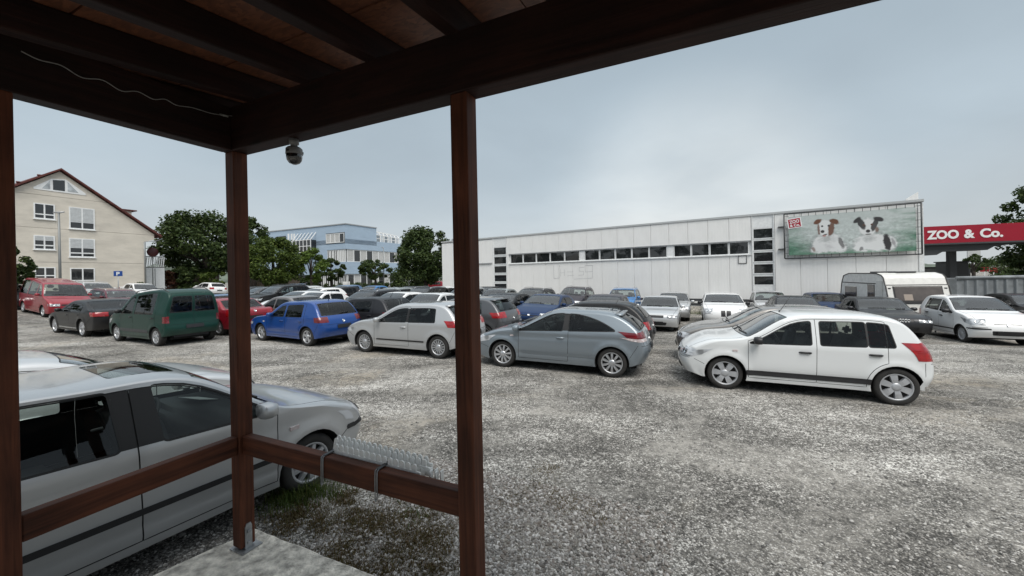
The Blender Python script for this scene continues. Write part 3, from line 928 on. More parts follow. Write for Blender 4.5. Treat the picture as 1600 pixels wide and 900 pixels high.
        if s.spoiler:
            m_ = MB(); vs = []
            for q in np.linspace(-.86, .86, 11):
                p, nn = on_top(6.93, q)
                vs += [p + Vector((.05, 0, .002)), p + Vector((-.10 - s.spoiler, 0, .012)), p + Vector((-.11 - s.spoiler, 0, -.022)), p + Vector((0, 0, -.03))]
            fs = []
            for i in range(10):
                for q in range(4): fs.append((i * 4 + q, i * 4 + (q + 1) % 4, i * 4 + 4 + (q + 1) % 4, i * 4 + 4 + q))
            fs += [(0, 1, 2, 3), (40, 43, 42, 41)]
            m_.add(vs, fs, 0, True)
            s.part('spoiler', m_.mesh('spoiler', M_BLACK), body, painted=True)
        if s.repeater:
            u, z = s.repeater
            for sg in (1, -1):
                y = float(s.W(u, z)); m_ = MB()
                m_.box(s.mid - u - .045, s.mid - u + .045, sg * y - .012, sg * y + .012, z - .018, z + .018)
                s.part('side_repeater', m_.mesh('side_repeater', M_REVERSE), body, far=False)
        if not s.seats: return
        # cabin
        zb = s.belt[0]; ue = s.ua
        bp = s.wins[0][1]                                   # B pillar
        def rbox(cx_, cy_, cz_, sx, sy, sz, r, tilt=0.0):
            bm = bmesh.new()
            bmesh.ops.create_cube(bm, size=1)
            bmesh.ops.scale(bm, vec=(sx, sy, sz), verts=bm.verts)
            bmesh.ops.bevel(bm, geom=bm.edges[:], offset=r, segments=2, affect='EDGES')
            bmesh.ops.rotate(bm, cent=(0, 0, 0), matrix=Matrix.Rotation(tilt, 3, 'Y'), verts=bm.verts)
            bmesh.ops.translate(bm, vec=(cx_, cy_, cz_), verts=bm.verts)
            bm.verts.ensure_lookup_table()
            v = [tuple(q.co) for q in bm.verts]; f = [[q.index for q in ff.verts] for ff in bm.faces]
            bm.free(); return v, f
        st = MB()
        bx = s.mid - (bp - .12)
        for args in ((bx + .25, 0, .52, .52, .50, .18, .05, .08), (bx - .06, 0, .80, .16, .48, .62, .06, -.28), (bx - .20, 0, zb + .26, .10, .26, .19, .04, -.2)):
            v, f = rbox(*args); st.add(v, f, 0, True)
        seat = st.mesh('seat', M_SEAT)
        for y in (.36, -.36): s.part('seat', seat, None, loc=(0, y * s.w / .84, s.sh if hasattr(s, 'sh') else 0), far=False)
        rb = MB()
        ur_ = min(s.uw[1] + .02, s.L - 1.0)
        for args in ((s.mid - ur_ + .30, 0, .55, .5, 1.25 * s.w / .84, .18, .05, 0), (s.mid - ur_ - .02, 0, .82, .16, 1.25 * s.w / .84, .5, .06, -.3)):
            v, f = rbox(*args); rb.add(v, f, 0, True)
        for y in (.36, -.36):
            v, f = rbox(s.mid - ur_ - .13, y, zb + .20, .09, .24, .15, .04, -.2); rb.add(v, f, 0, True)
        s.part('rear_bench', rb.mesh('rear_bench', M_SEAT), None, far=False)
        cu, cz = float(s.C[4][0]), float(s.C[4][1])
        db = MB(); wd = float(s.W(cu + .3, zb)) - .06
        v, f = rbox(s.mid - cu - .32, 0, cz - .17, .56, wd * 2, .26, .06, .06); db.add(v, f, 0, True)
        db.box(s.mid - cu - .30, s.mid - cu - .12, -wd + .05, wd - .05, .4, cz - .2)
        s.part('dashboard', db.mesh('dashboard', M_DASH), None)
        sw = MB(Matrix.Translation((s.mid - cu - .70, .36 * s.w / .84, cz - .10)) @ Matrix.Rotation(R(-65), 4, 'Y'))
        tor = [(.18 * math.cos(a), .18 * math.sin(a), 0) for a in np.linspace(0, 2 * math.pi, 21)]
        sw.tube(tor, .015, 6, cap=False); sw.bar((-.17, 0, 0), (.17, 0, 0), .03, .02); sw.bar((0, 0, 0), (0, -.17, 0), .03, .02)
        sw.lathe([(.06, -.02), (.05, .03), (0, .035)], 12)
        sw.tube([(0, 0, 0), (0, 0, -.35)], .03, 6)
        s.part('steering_wheel', sw.mesh('steering_wheel', M_DASH), None, far=False)

def spawn(model, name, mat, loc, fwd, label, cat, group, far=False, roll=True, extra_mats=None):
    """a copy of the model's parts under an Empty standing on the ground"""
    f = Vector((fwd[0], fwd[1], 0)).normalized()
    if roll:
        e = 1.2
        l = Vector((-f.y, f.x, 0))
        gz = lambda p: ground_z(p.x, p.y)
        f3 = Vector((f.x, f.y, (gz(loc + f * e) - gz(loc - f * e)) / (2 * e))).normalized()
        l3 = Vector((l.x, l.y, (gz(loc + l * e) - gz(loc - l * e)) / (2 * e))).normalized()
    else:
        f3, l3 = f, Vector((-f.y, f.x, 0))
    up = f3.cross(l3).normalized(); l3 = up.cross(f3)
    root = empty(name, label=label, cat=cat, group=group)
    root.matrix_world = Matrix(((f3.x, l3.x, up.x, loc.x), (f3.y, l3.y, up.y, loc.y), (f3.z, l3.z, up.z, loc.z), (0, 0, 0, 1)))
    objs = []
    for (nm, me, par, painted, lo, ro, farok) in model.parts:
        if far and not farok:
            objs.append(None); continue
        o = link(nm, me, root if par is None else objs[par], lo, ro)
        if painted:
            o.material_slots[0].link = 'OBJECT'; o.material_slots[0].material = mat
        objs.append(o)
    return root
# ------------------------------------------------------------------ the car models seen on the lot
def C_(*a): return list(a)
MODELS = {}
def model(key, **k): MODELS[key] = k
model('sandero', L=4.02, w=.865, R=.315, over=.83, wb=2.59, belt=(.935, .99), tumble=.34, flare=.020,
      C=C_((.12, .22), (.0, .48), (.07, .70), (.50, .955), (1.10, 1.05), (1.86, 1.47), (2.5, 1.53), (3.55, 1.45), (3.86, 1.08), (3.97, .88), (4.03, .58), (3.95, .30)),
      wins=[(0, 2.22, 0, .02, 0), (2.36, 3.02, .02, .0, 1), (3.05, 3.42, .0, -.18, 1)], doors=[(1.22, 2.29, .02), (2.29, 3.30, .0)],
      rear_limit=(3.4, 3.3), head=dict(q=(.58, 1), k=(1.62, 2.22), side=.26, sz=.05, s0=.6, s1=1.1), tail=dict(q=(.74, 1), k=(7.95, 9.35), side=.20, s0=1.15, s1=.55),
      rim=(6, .07, .105), rim_mat=M_CAP, trim=(.33, .42, 1.18, 3.18, M_BLACK), grille=[(1.45, 1.85, -.36, .36)], handle='black', mirror='black', repeater=(1.0, .78), rim_r=.70, antenna=5.1)
model('astra', L=4.29, w=.865, R=.32, tw=.205, over=.89, wb=2.614, belt=(.92, 1.02), tumble=.44, flare=.022,
      C=C_((.14, .20), (.0, .46), (.10, .68), (.60, .90), (1.22, 1.01), (2.05, 1.40), (2.65, 1.435), (3.62, 1.36), (4.12, 1.03), (4.22, .84), (4.29, .58), (4.18, .28)),
      dlo_top=[(1.05, .86), (1.42, 1.06), (1.85, 1.26), (2.3, 1.345), (2.75, 1.335), (3.2, 1.22), (3.52, 1.06), (3.62, .98)],
      wins=[(0, 2.40, 0, .06, 0), (2.53, 9, .06, 0, None)], doors=[(1.32, 2.52, .06)], pillar_black=True,
      head=dict(q=(.55, 1), k=(1.6, 2.35), side=.34, sz=.06), tail=dict(q=(.62, 1), k=(8.1, 9.15), side=.34, s0=1.1, s1=.45, sz=.02), tail2=(8.85, 9.15),
      rim=(10, .03, .05), rim_r=.70, trim=(.40, .455, 1.40, 3.25, 'paint'), tail_mat=M_TAILD, handle='paint', mirror='paint', antenna=6.75, rear_wiper=True, repeater=(1.15, .80), crease=(.86, .02, .010), spoiler=.05)
model('golf_three', L=4.20, w=.865, R=.315, over=.87, wb=2.578, belt=(.93, .985), tumble=.36, flare=.016,
      C=C_((.12, .20), (.0, .48), (.09, .72), (.55, .93), (1.15, 1.03), (1.95, 1.43), (2.55, 1.48), (3.62, 1.42), (4.02, 1.06), (4.13, .86), (4.20, .58), (4.10, .28)),
      wins=[(0, 2.40, 0, .03, 0), (2.48, 3.36, .03, -.10, None)], doors=[(1.28, 2.48, .03)], pillar_black=True,
      head=dict(q=(.55, 1), k=(1.55, 2.1), side=.28, sz=.03), tail=dict(q=(.58, 1), k=(8.05, 9.0), side=.24, s0=1.1, s1=.8, sl=.0),
      rim=(14, .022, .030), rim_r=.66, trim=(.42, .455, 1.35, 3.0, M_BLACK), rear_wiper=True, spoiler=.03)
model('golf_grey', L=4.20, w=.865, R=.315, over=.87, wb=2.578, belt=(.93, .985), tumble=.36, flare=.016,
      C=C_((.12, .20), (.0, .48), (.09, .72), (.55, .93), (1.15, 1.03), (1.95, 1.43), (2.55, 1.48), (3.62, 1.42), (4.02, 1.06), (4.13, .86), (4.20, .58), (4.10, .28)),
      wins=[(0, 2.18, 0, .03, 0), (2.27, 3.05, .03, -.10, 1), (3.08, 3.36, -.1, -.2, 1)], doors=[(1.28, 2.23, .03), (2.23, 3.3, -.0)],
      head=dict(q=(.55, 1), k=(1.55, 2.1), side=.28, sz=.03), tail=dict(q=(.58, 1), k=(8.05, 9.0), side=.24, s0=1.1, s1=.8),
      rim=(5, .05, .08), rear_wiper=True, spoiler=.10)
model('golf_old', L=4.15, w=.855, R=.305, over=.86, wb=2.511, belt=(.90, .945), tumble=.34, flare=.014,
      C=C_((.10, .20), (.0, .46), (.06, .68), (.45, .86), (1.20, .97), (1.90, 1.385), (2.45, 1.44), (3.55, 1.40), (3.98, .98), (4.08, .84), (4.15, .55), (4.07, .27)),
      wins=[(0, 2.20, 0, .03, 0), (2.31, 3.13, .03, -.06, 1)], doors=[(1.26, 2.26, .03), (2.26, 3.26, -.02)], bumper=None,
      head=dict(q=(.54, 1), k=(1.55, 2.05), side=.14, sz=.02), tail=dict(q=(.66, 1), k=(8.15, 9.25), side=.17, s0=.9, s1=1.0),
      rim=(5, .05, .085), tail_mat=M_TAILD, rear_wiper=True, antenna=6.8, trim=None, repeater=(1.10, .72))
model('boxvan', L=4.11, w=.855, R=.305, over=.80, wb=2.69, belt=(1.03, 1.05), tumble=.24, zb=1.0, flare=.016, n=3.4,
      C=C_((.12, .22), (.0, .50), (.08, .78), (.50, 1.0), (1.00, 1.13), (1.66, 1.68), (2.2, 1.79), (3.93, 1.75), (4.03, 1.08), (4.05, .86), (4.12, .55), (4.04, .32)),
      du=[.30, .27, .22, .12, .17, .10, 0, -.03, -.05, -.06, -.16, -.2],
      wins=[(0, 2.02, 0, .0, 0), (2.17, 2.78, .0, 0, 1), (2.80, 3.36, 0, 0, 1)], doors=[(1.12, 2.08, .0), (2.08, 3.5, .0)],
      head=dict(q=(.56, 1), k=(1.5, 2.1), side=.25, sz=.05), tail=dict(q=(.87, 1), k=(8.35, 9.3), side=.10, s0=1, s1=1),
      rwk=(7.22, 7.92), rw=(.82, .84), rear_split=True, rim=(6, .045, .085), tail_mat=M_TAILD, bumper=None, trim=(.42, .52, 1.15, 3.05, M_GREYPL),
      handle='black', mirror='black', emblem=(1.75, None), rails='dark', rear_wiper=True, sh=.12)
model('coupe_saloon', L=4.80, w=.90, R=.335, tw=.225, over=.95, wb=2.71, belt=(.93, 1.0), tumble=.46, flare=.02,
      C=C_((.14, .20), (.0, .46), (.10, .66), (.65, .86), (1.40, .99), (2.25, 1.37), (2.75, 1.415), (3.45, 1.36), (4.25, 1.06), (4.72, 1.0), (4.80, .62), (4.70, .28)),
      wins=[(0, 2.46, 0, .05, 0), (2.55, 3.62, .05, 0, 1)], doors=[(1.48, 2.52, .05), (2.52, 3.56, -.05)], pillar_black=True,
      head=dict(q=(.55, 1), k=(1.55, 2.2), side=.36, sz=.05), tail=dict(q=(.56, 1), k=(9.12, 9.55), side=.24, s0=1.0, s1=.7, sz=.0), tail2=None,
      rw=(.86, .80), rwk=(7.05, 7.95), rim=(5, .055, .12), rim_r=.74, trim=(.30, .335, 1.5, 3.2, M_CHROME), plate=(.42, 9.8), emblem=(1.75, 9.2), wiper=True, glass=M_GLASS_D)
model('saloon', L=4.50, w=.86, R=.315, over=.90, wb=2.62, belt=(.90, .95), tumble=.38, flare=.014,
      C=C_((.12, .20), (.0, .46), (.08, .68), (.55, .86), (1.32, .97), (2.08, 1.38), (2.62, 1.425), (3.30, 1.37), (3.88, 1.03), (4.42, .99), (4.50, .60), (4.40, .28)),
      wins=[(0, 2.36, 0, .04, 0), (2.46, 3.28, .04, -.1, 1)], doors=[(1.42, 2.42, .04), (2.42, 3.40, -.02)],
      head=dict(q=(.50, 1), k=(1.55, 2.05), side=.20, sz=.02), tail=dict(q=(.60, 1), k=(9.1, 9.65), side=.26, s0=1, s1=1), rw=(.86, .84), rim=(7, .04, .06),
      grille=[(1.5, 1.95, -.24, .24)], plate=(.7, 9.75))
model('old_saloon', L=4.55, w=.855, R=.305, over=.90, wb=2.66, belt=(.90, .93), tumble=.38, flare=.008, n=3.4, af=.10,
      C=C_((.10, .20), (.0, .46), (.06, .70), (.50, .84), (1.40, .95), (2.10, 1.36), (2.65, 1.405), (3.35, 1.36), (3.85, .99), (4.48, .96), (4.55, .60), (4.47, .28)),
      du=[.20, .18, .14, .08, .14, .10, 0, -.06, -.12, -.10, -.16, -.18],
      wins=[(0, 2.38, 0, .04, 0), (2.48, 3.30, .04, -.1, 1)], doors=[(1.46, 2.44, .04), (2.44, 3.40, -.02)],
      head=dict(q=(.50, 1), k=(1.5, 1.98), side=.10, sz=.0), tail=dict(q=(.56, 1), k=(9.12, 9.7), side=.20, s0=1, s1=1), rw=(.86, .84), rim=(8, .03, .05),
      grille=[(1.5, 1.95, -.34, .34)], trim=(.46, .52, 1.35, 3.2, M_BLACK), plate=(.7, 9.85), tail_mat=M_TAILD, emblem=(None, 9.3))
model('hatch', L=4.15, w=.86, R=.31, over=.85, wb=2.55, belt=(.92, .98), tumble=.38, flare=.014,
      C=C_((.12, .20), (.0, .47), (.09, .71), (.55, .93), (1.12, 1.03), (1.92, 1.42), (2.5, 1.475), (3.55, 1.41), (3.98, 1.05), (4.08, .86), (4.15, .58), (4.06, .28)),
      wins=[(0, 2.16, 0, .03, 0), (2.25, 3.0, .03, -.1, 1), (3.04, 3.36, -.1, -.2, 1)], doors=[(1.25, 2.21, .03), (2.21, 3.25, 0)],
      head=dict(q=(.52, 1), k=(1.55, 2.2), side=.28, sz=.04), rim=(7, .04, .06), grille=[(1.52, 1.82, -.34, .34)], plate=(.7, 9.75))
model('coupe_front', L=4.26, w=.89, R=.33, over=.86, wb=2.58, belt=(.93, .99), tumble=.44, flare=.02,
      C=C_((.14, .20), (.0, .46), (.09, .68), (.60, .90), (1.20, 1.0), (2.05, 1.36), (2.6, 1.405), (3.45, 1.33), (4.05, 1.03), (4.18, .86), (4.26, .58), (4.15, .28)),
      wins=[(0, 2.42, 0, .05, 0), (2.52, 3.45, .05, -.1, None)], doors=[(1.32, 2.50, .05)], pillar_black=True,
      head=dict(q=(.55, 1), k=(1.5, 2.1), side=.32, sz=.04), rim=(5, .05, .09), grille=[(1.55, 1.72, -.5, .5)], plate=(.7, 9.75))
model('mpv', L=4.28, w=.89, R=.32, over=.85, wb=2.69, belt=(1.02, 1.06), tumble=.34, zb=.98, flare=.012,
      C=C_((.12, .22), (.0, .50), (.08, .76), (.45, .98), (.95, 1.12), (1.72, 1.57), (2.4, 1.65), (3.75, 1.58), (4.10, 1.12), (4.18, .90), (4.27, .58), (4.18, .30)),
      wins=[(0, 2.10, 0, .02, 0), (2.19, 3.05, .02, 0, 1), (3.12, 3.7, 0, -.1, None)], doors=[(1.15, 2.15, .02), (2.15, 3.15, 0)],
      head=dict(q=(.52, 1), k=(1.5, 2.2), side=.26, sz=.05), rim=(7, .04, .06), rails=True, grille=[(1.5, 1.8, -.4, .4)], plate=(.7, 9.7))
model('suv', L=4.55, w=.92, R=.36, tw=.225, over=.88, wb=2.70, sill=.30, belt=(1.08, 1.13), tumble=.34, zb=1.04, flare=.02,
      C=C_((.12, .30), (.0, .58), (.06, .84), (.55, 1.04), (1.22, 1.14), (2.0, 1.60), (2.6, 1.68), (3.95, 1.60), (4.35, 1.18), (4.46, .96), (4.55, .64), (4.45, .36)),
      wins=[(0, 2.36, 0, .03, 0), (2.46, 3.35, .03, 0, 1), (3.42, 3.95, 0, -.1, None)], doors=[(1.38, 2.42, .02), (2.42, 3.42, 0)],
      head=dict(q=(.52, 1), k=(1.5, 2.05), side=.26, sz=.03), rim=(5, .06, .10), rails='dark', grille=[(1.4, 1.92, -.38, .38)], plate=(.7, 9.7))
model('estate', L=4.70, w=.885, R=.325, over=.90, wb=2.70, belt=(.96, 1.0), tumble=.38, flare=.014,
      C=C_((.12, .20), (.0, .48), (.09, .70), (.60, .90), (1.32, 1.0), (2.10, 1.41), (2.7, 1.48), (4.20, 1.40), (4.52, 1.04), (4.62, .86), (4.70, .58), (4.60, .28)),
      wins=[(0, 2.40, 0, .04, 0), (2.49, 3.35, .04, 0, 1), (3.42, 4.15, 0, -.15, None)], doors=[(1.42, 2.45, .04), (2.45, 3.45, 0)],
      head=dict(q=(.52, 1), k=(1.55, 2.1), side=.28, sz=.03), rim=(5, .05, .09), rails=True, grille=[(1.5, 1.9, -.36, .36)], plate=(.7, 9.7))
model('van', L=4.79, w=.92, R=.325, over=.92, wb=2.92, belt=(1.16, 1.16), tumble=.20, zb=1.12, flare=.010, n=3.8, af=.09, uf=.7,
      C=C_((.10, .24), (.0, .50), (.06, .80), (.42, 1.02), (.86, 1.16), (1.46, 1.82), (2.1, 1.93), (4.62, 1.91), (4.72, 1.16), (4.75, .9), (4.79, .52), (4.72, .30)),
      du=[.22, .20, .16, .08, .14, .10, 0, -.03, -.04, -.05, -.12, -.14],
      wins=[(0, 1.86, 0, .0, 0), (1.98, 3.15, .0, 0, 1), (3.27, 4.55, 0, 0, None)], doors=[(.95, 1.92, .0), (1.92, 3.2, .0)],
      head=dict(q=(.56, .97), k=(1.55, 2.0), side=.06, sz=.0), tail=dict(q=(.88, 1), k=(8.3, 9.3), side=.08, s0=1, s1=1), rim=(6, .05, .07),
      grille=[(1.6, 1.9, -.5, .5)], rear_split=False, glass2=M_GLASS_D, plate=(.9, 9.7), sh=.25)
model('polo', L=3.90, w=.825, R=.295, over=.80, wb=2.46, belt=(.955, 1.03), tumble=.40, frame=.034, dz=[0, 0, -.02, -.03, .0, -.025, -.03, -.03, -.01, 0, 0, 0], bstrip=(.50, .55, .36), du=[.30, .27, .22, .12, .06, .09, 0, -.06, -.13, -.17, -.22, -.25], flare=.016,
      C=C_((.12, .20), (.0, .46), (.09, .69), (.50, .87), (1.08, .985), (1.73, 1.415), (2.35, 1.465), (3.38, 1.41), (3.75, 1.06), (3.84, .86), (3.90, .55), (3.82, .27)),
      wins=[(0, 2.00, 0, .10, 0), (2.25, 3.10, .10, -.1, 1)], doors=[(1.16, 2.13, .10), (2.13, 3.12, 0)], pillar_black=True, handle_dz=.20,
      head=dict(q=(.50, .98), k=(1.55, 2.2), side=.16, sz=.04), rim=(9, .05, .035), rim_mat=M_CAP, rim_r=.66,
      trim=(.485, .53, 1.18, 3.02, M_BLACK), sunroof=(5.12, 5.80, .60), repeater=(1.0, .74), crease=(.86, .02, .004))
model('citycar', bstrip=(.50, .535, .40), L=3.57, w=.80, R=.285, tw=.17, over=.72, wb=2.38, belt=(.95, 1.06), tumble=.34, flare=.014,
      C=C_((.12, .20), (.0, .47), (.07, .70), (.42, .95), (.92, 1.06), (1.70, 1.49), (2.2, 1.54), (3.15, 1.48), (3.44, 1.08), (3.51, .88), (3.57, .56), (3.49, .28)),
      wins=[(0, 1.90, 0, .04, 0), (1.98, 2.66, .04, -.1, 1), (2.69, 2.95, -.1, -.3, 1)], doors=[(1.06, 1.94, .03), (1.94, 2.85, 0)],
      head=dict(q=(.55, 1), k=(1.75, 2.5), side=.30, sz=.06, sl=.1), rim=(12, .02, .035), rim_mat=M_CAP, grille=[(1.86, 1.95, -.42, .42)], intake=(.50, .45, 1.0),
      trim=(.40, .43, 1.0, 2.7, M_BLACK), mirror='black', handle='black', plate=(.72, 9.75), bumper=None)
model('delta', L=4.52, w=.90, R=.33, over=.92, wb=2.70, belt=(.98, 1.05), tumble=.40, flare=.02,
      C=C_((.14, .20), (.0, .48), (.08, .78), (.60, .98), (1.22, 1.07), (2.0, 1.45), (2.65, 1.50), (3.85, 1.42), (4.35, 1.06), (4.46, .86), (4.52, .58), (4.42, .28)),
      wins=[(0, 2.36, 0, .03, 0), (2.46, 3.4, .03, -.1, 1), (3.46, 3.9, -.1, -.2, None)], doors=[(1.36, 2.42, .03), (2.42, 3.45, 0)],
      head=dict(q=(.56, .97), k=(1.5, 2.3), side=.12, sz=.06, sl=.16), rim=(5, .05, .09), grille=[(1.1, 1.97, -.23, -.02), (1.1, 1.97, .02, .23)], intake=None, mirror='black', plate=(.5, 9.7), emblem=(None, 9.2))
_built = {}
def get_model(k):
    if k not in _built: _built[k] = CarModel(**MODELS[k])
    return _built[k]
# ------------------------------------------------------------------ setting materials
def wood_mat(name, col, grain=1.0, axis='x', rough=0.5):
    m, N, L, b = mat_new(name)
    tc = N.new('ShaderNodeTexCoord'); mp = N.new('ShaderNodeMapping')
    mp.inputs['Scale'].default_value = {'x': (1.6, 34, 34), 'y': (34, 1.6, 34), 'z': (34, 34, 1.6)}[axis]
    L.new(tc.outputs['Object'], mp.inputs[0])
    n = N.new('ShaderNodeTexNoise'); n.inputs['Scale'].default_value = 1.0; n.inputs['Detail'].default_value = 8; n.inputs['Roughness'].default_value = 0.62; n.inputs['Distortion'].default_value = 0.6
    L.new(mp.outputs[0], n.inputs['Vector'])
    n2 = N.new('ShaderNodeTexNoise'); n2.inputs['Scale'].default_value = 2.6; n2.inputs['Detail'].default_value = 5
    L.new(tc.outputs['Object'], n2.inputs['Vector'])
    r = N.new('ShaderNodeValToRGB'); e = r.color_ramp.elements
    e[0].position = 0.34; e[0].color = tuple(c * 0.42 for c in col) + (1,)
    e[1].position = 0.66; e[1].color = tuple(c * 1.25 for c in col) + (1,)
    L.new(n.outputs['Fac'], r.inputs[0])
    mr = N.new('ShaderNodeMapRange'); mr.inputs[1].default_value = 0.3; mr.inputs[2].default_value = 0.7; mr.inputs[3].default_value = 0.6; mr.inputs[4].default_value = 1.3
    L.new(n2.outputs['Fac'], mr.inputs[0])
    sc = N.new('ShaderNodeVectorMath'); sc.operation = 'SCALE'
    L.new(r.outputs[0], sc.inputs[0]); L.new(mr.outputs[0], sc.inputs['Scale'])
    # dark knots
    v = N.new('ShaderNodeTexVoronoi'); v.inputs['Scale'].default_value = 3.2
    mk = N.new('ShaderNodeMapping'); mk.inputs['Scale'].default_value = {'x': (.6, 2, 2), 'y': (2, .6, 2), 'z': (2, 2, .6)}[axis]
    L.new(tc.outputs['Object'], mk.inputs[0]); L.new(mk.outputs[0], v.inputs['Vector'])
    kr = N.new('ShaderNodeMapRange'); kr.inputs[1].default_value = 0.05; kr.inputs[2].default_value = 0.14; kr.inputs[3].default_value = 0.25; kr.inputs[4].default_value = 1
    L.new(v.outputs['Distance'], kr.inputs[0])
    s2 = N.new('ShaderNodeVectorMath'); s2.operation = 'SCALE'
    L.new(sc.outputs[0], s2.inputs[0]); L.new(kr.outputs[0], s2.inputs['Scale'])
    L.new(s2.outputs[0], b.inputs['Base Color'])
    b.inputs['Roughness'].default_value = rough + .15; b.inputs['Specular IOR Level'].default_value = 0.25
    bp = N.new('ShaderNodeBump'); bp.inputs['Strength'].default_value = 0.5; bp.inputs['Distance'].default_value = 0.004
    L.new(n.outputs['Fac'], bp.inputs['Height']); L.new(bp.outputs[0], b.inputs['Normal'])
    return m
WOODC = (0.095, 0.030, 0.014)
SHADEC = (0.017, 0.0055, 0.0035)  # shade under the roof put into the colour of beams and rafters
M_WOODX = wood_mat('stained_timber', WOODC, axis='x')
M_WOODSH = wood_mat('shade_darkened_timber', SHADEC, axis='x')
M_WOODZ = wood_mat('stained_post_timber', WOODC, axis='z')
def osb_mat():
    m, N, L, b = mat_new('strand_board')
    tc = N.new('ShaderNodeTexCoord')
    v = N.new('ShaderNodeTexVoronoi'); v.inputs['Scale'].default_value = 26
    mp = N.new('ShaderNodeMapping'); mp.inputs['Scale'].default_value = (1, 2.6, 1)
    L.new(tc.outputs['Object'], mp.inputs[0])
    n = N.new('ShaderNodeTexNoise'); n.inputs['Scale'].default_value = 5; n.inputs['Detail'].default_value = 4
    L.new(tc.outputs['Object'], n.inputs['Vector'])
    mx = N.new('ShaderNodeMix'); mx.data_type = 'RGBA'; mx.blend_type = 'LINEAR_LIGHT'; mx.inputs['Factor'].default_value = 0.12
    L.new(mp.outputs[0], mx.inputs['A']); L.new(n.outputs['Color'], mx.inputs['B']); L.new(mx.outputs['Result'], v.inputs['Vector'])
    r = N.new('ShaderNodeValToRGB'); e = r.color_ramp.elements
    e[0].color = (0.055, 0.018, 0.008, 1); e[1].color = (0.16, 0.058, 0.026, 1)
    L.new(v.outputs['Color'], r.inputs[0]); L.new(r.outputs[0], b.inputs['Base Color'])
    b.inputs['Roughness'].default_value = 0.6
    return m
M_OSB = osb_mat()

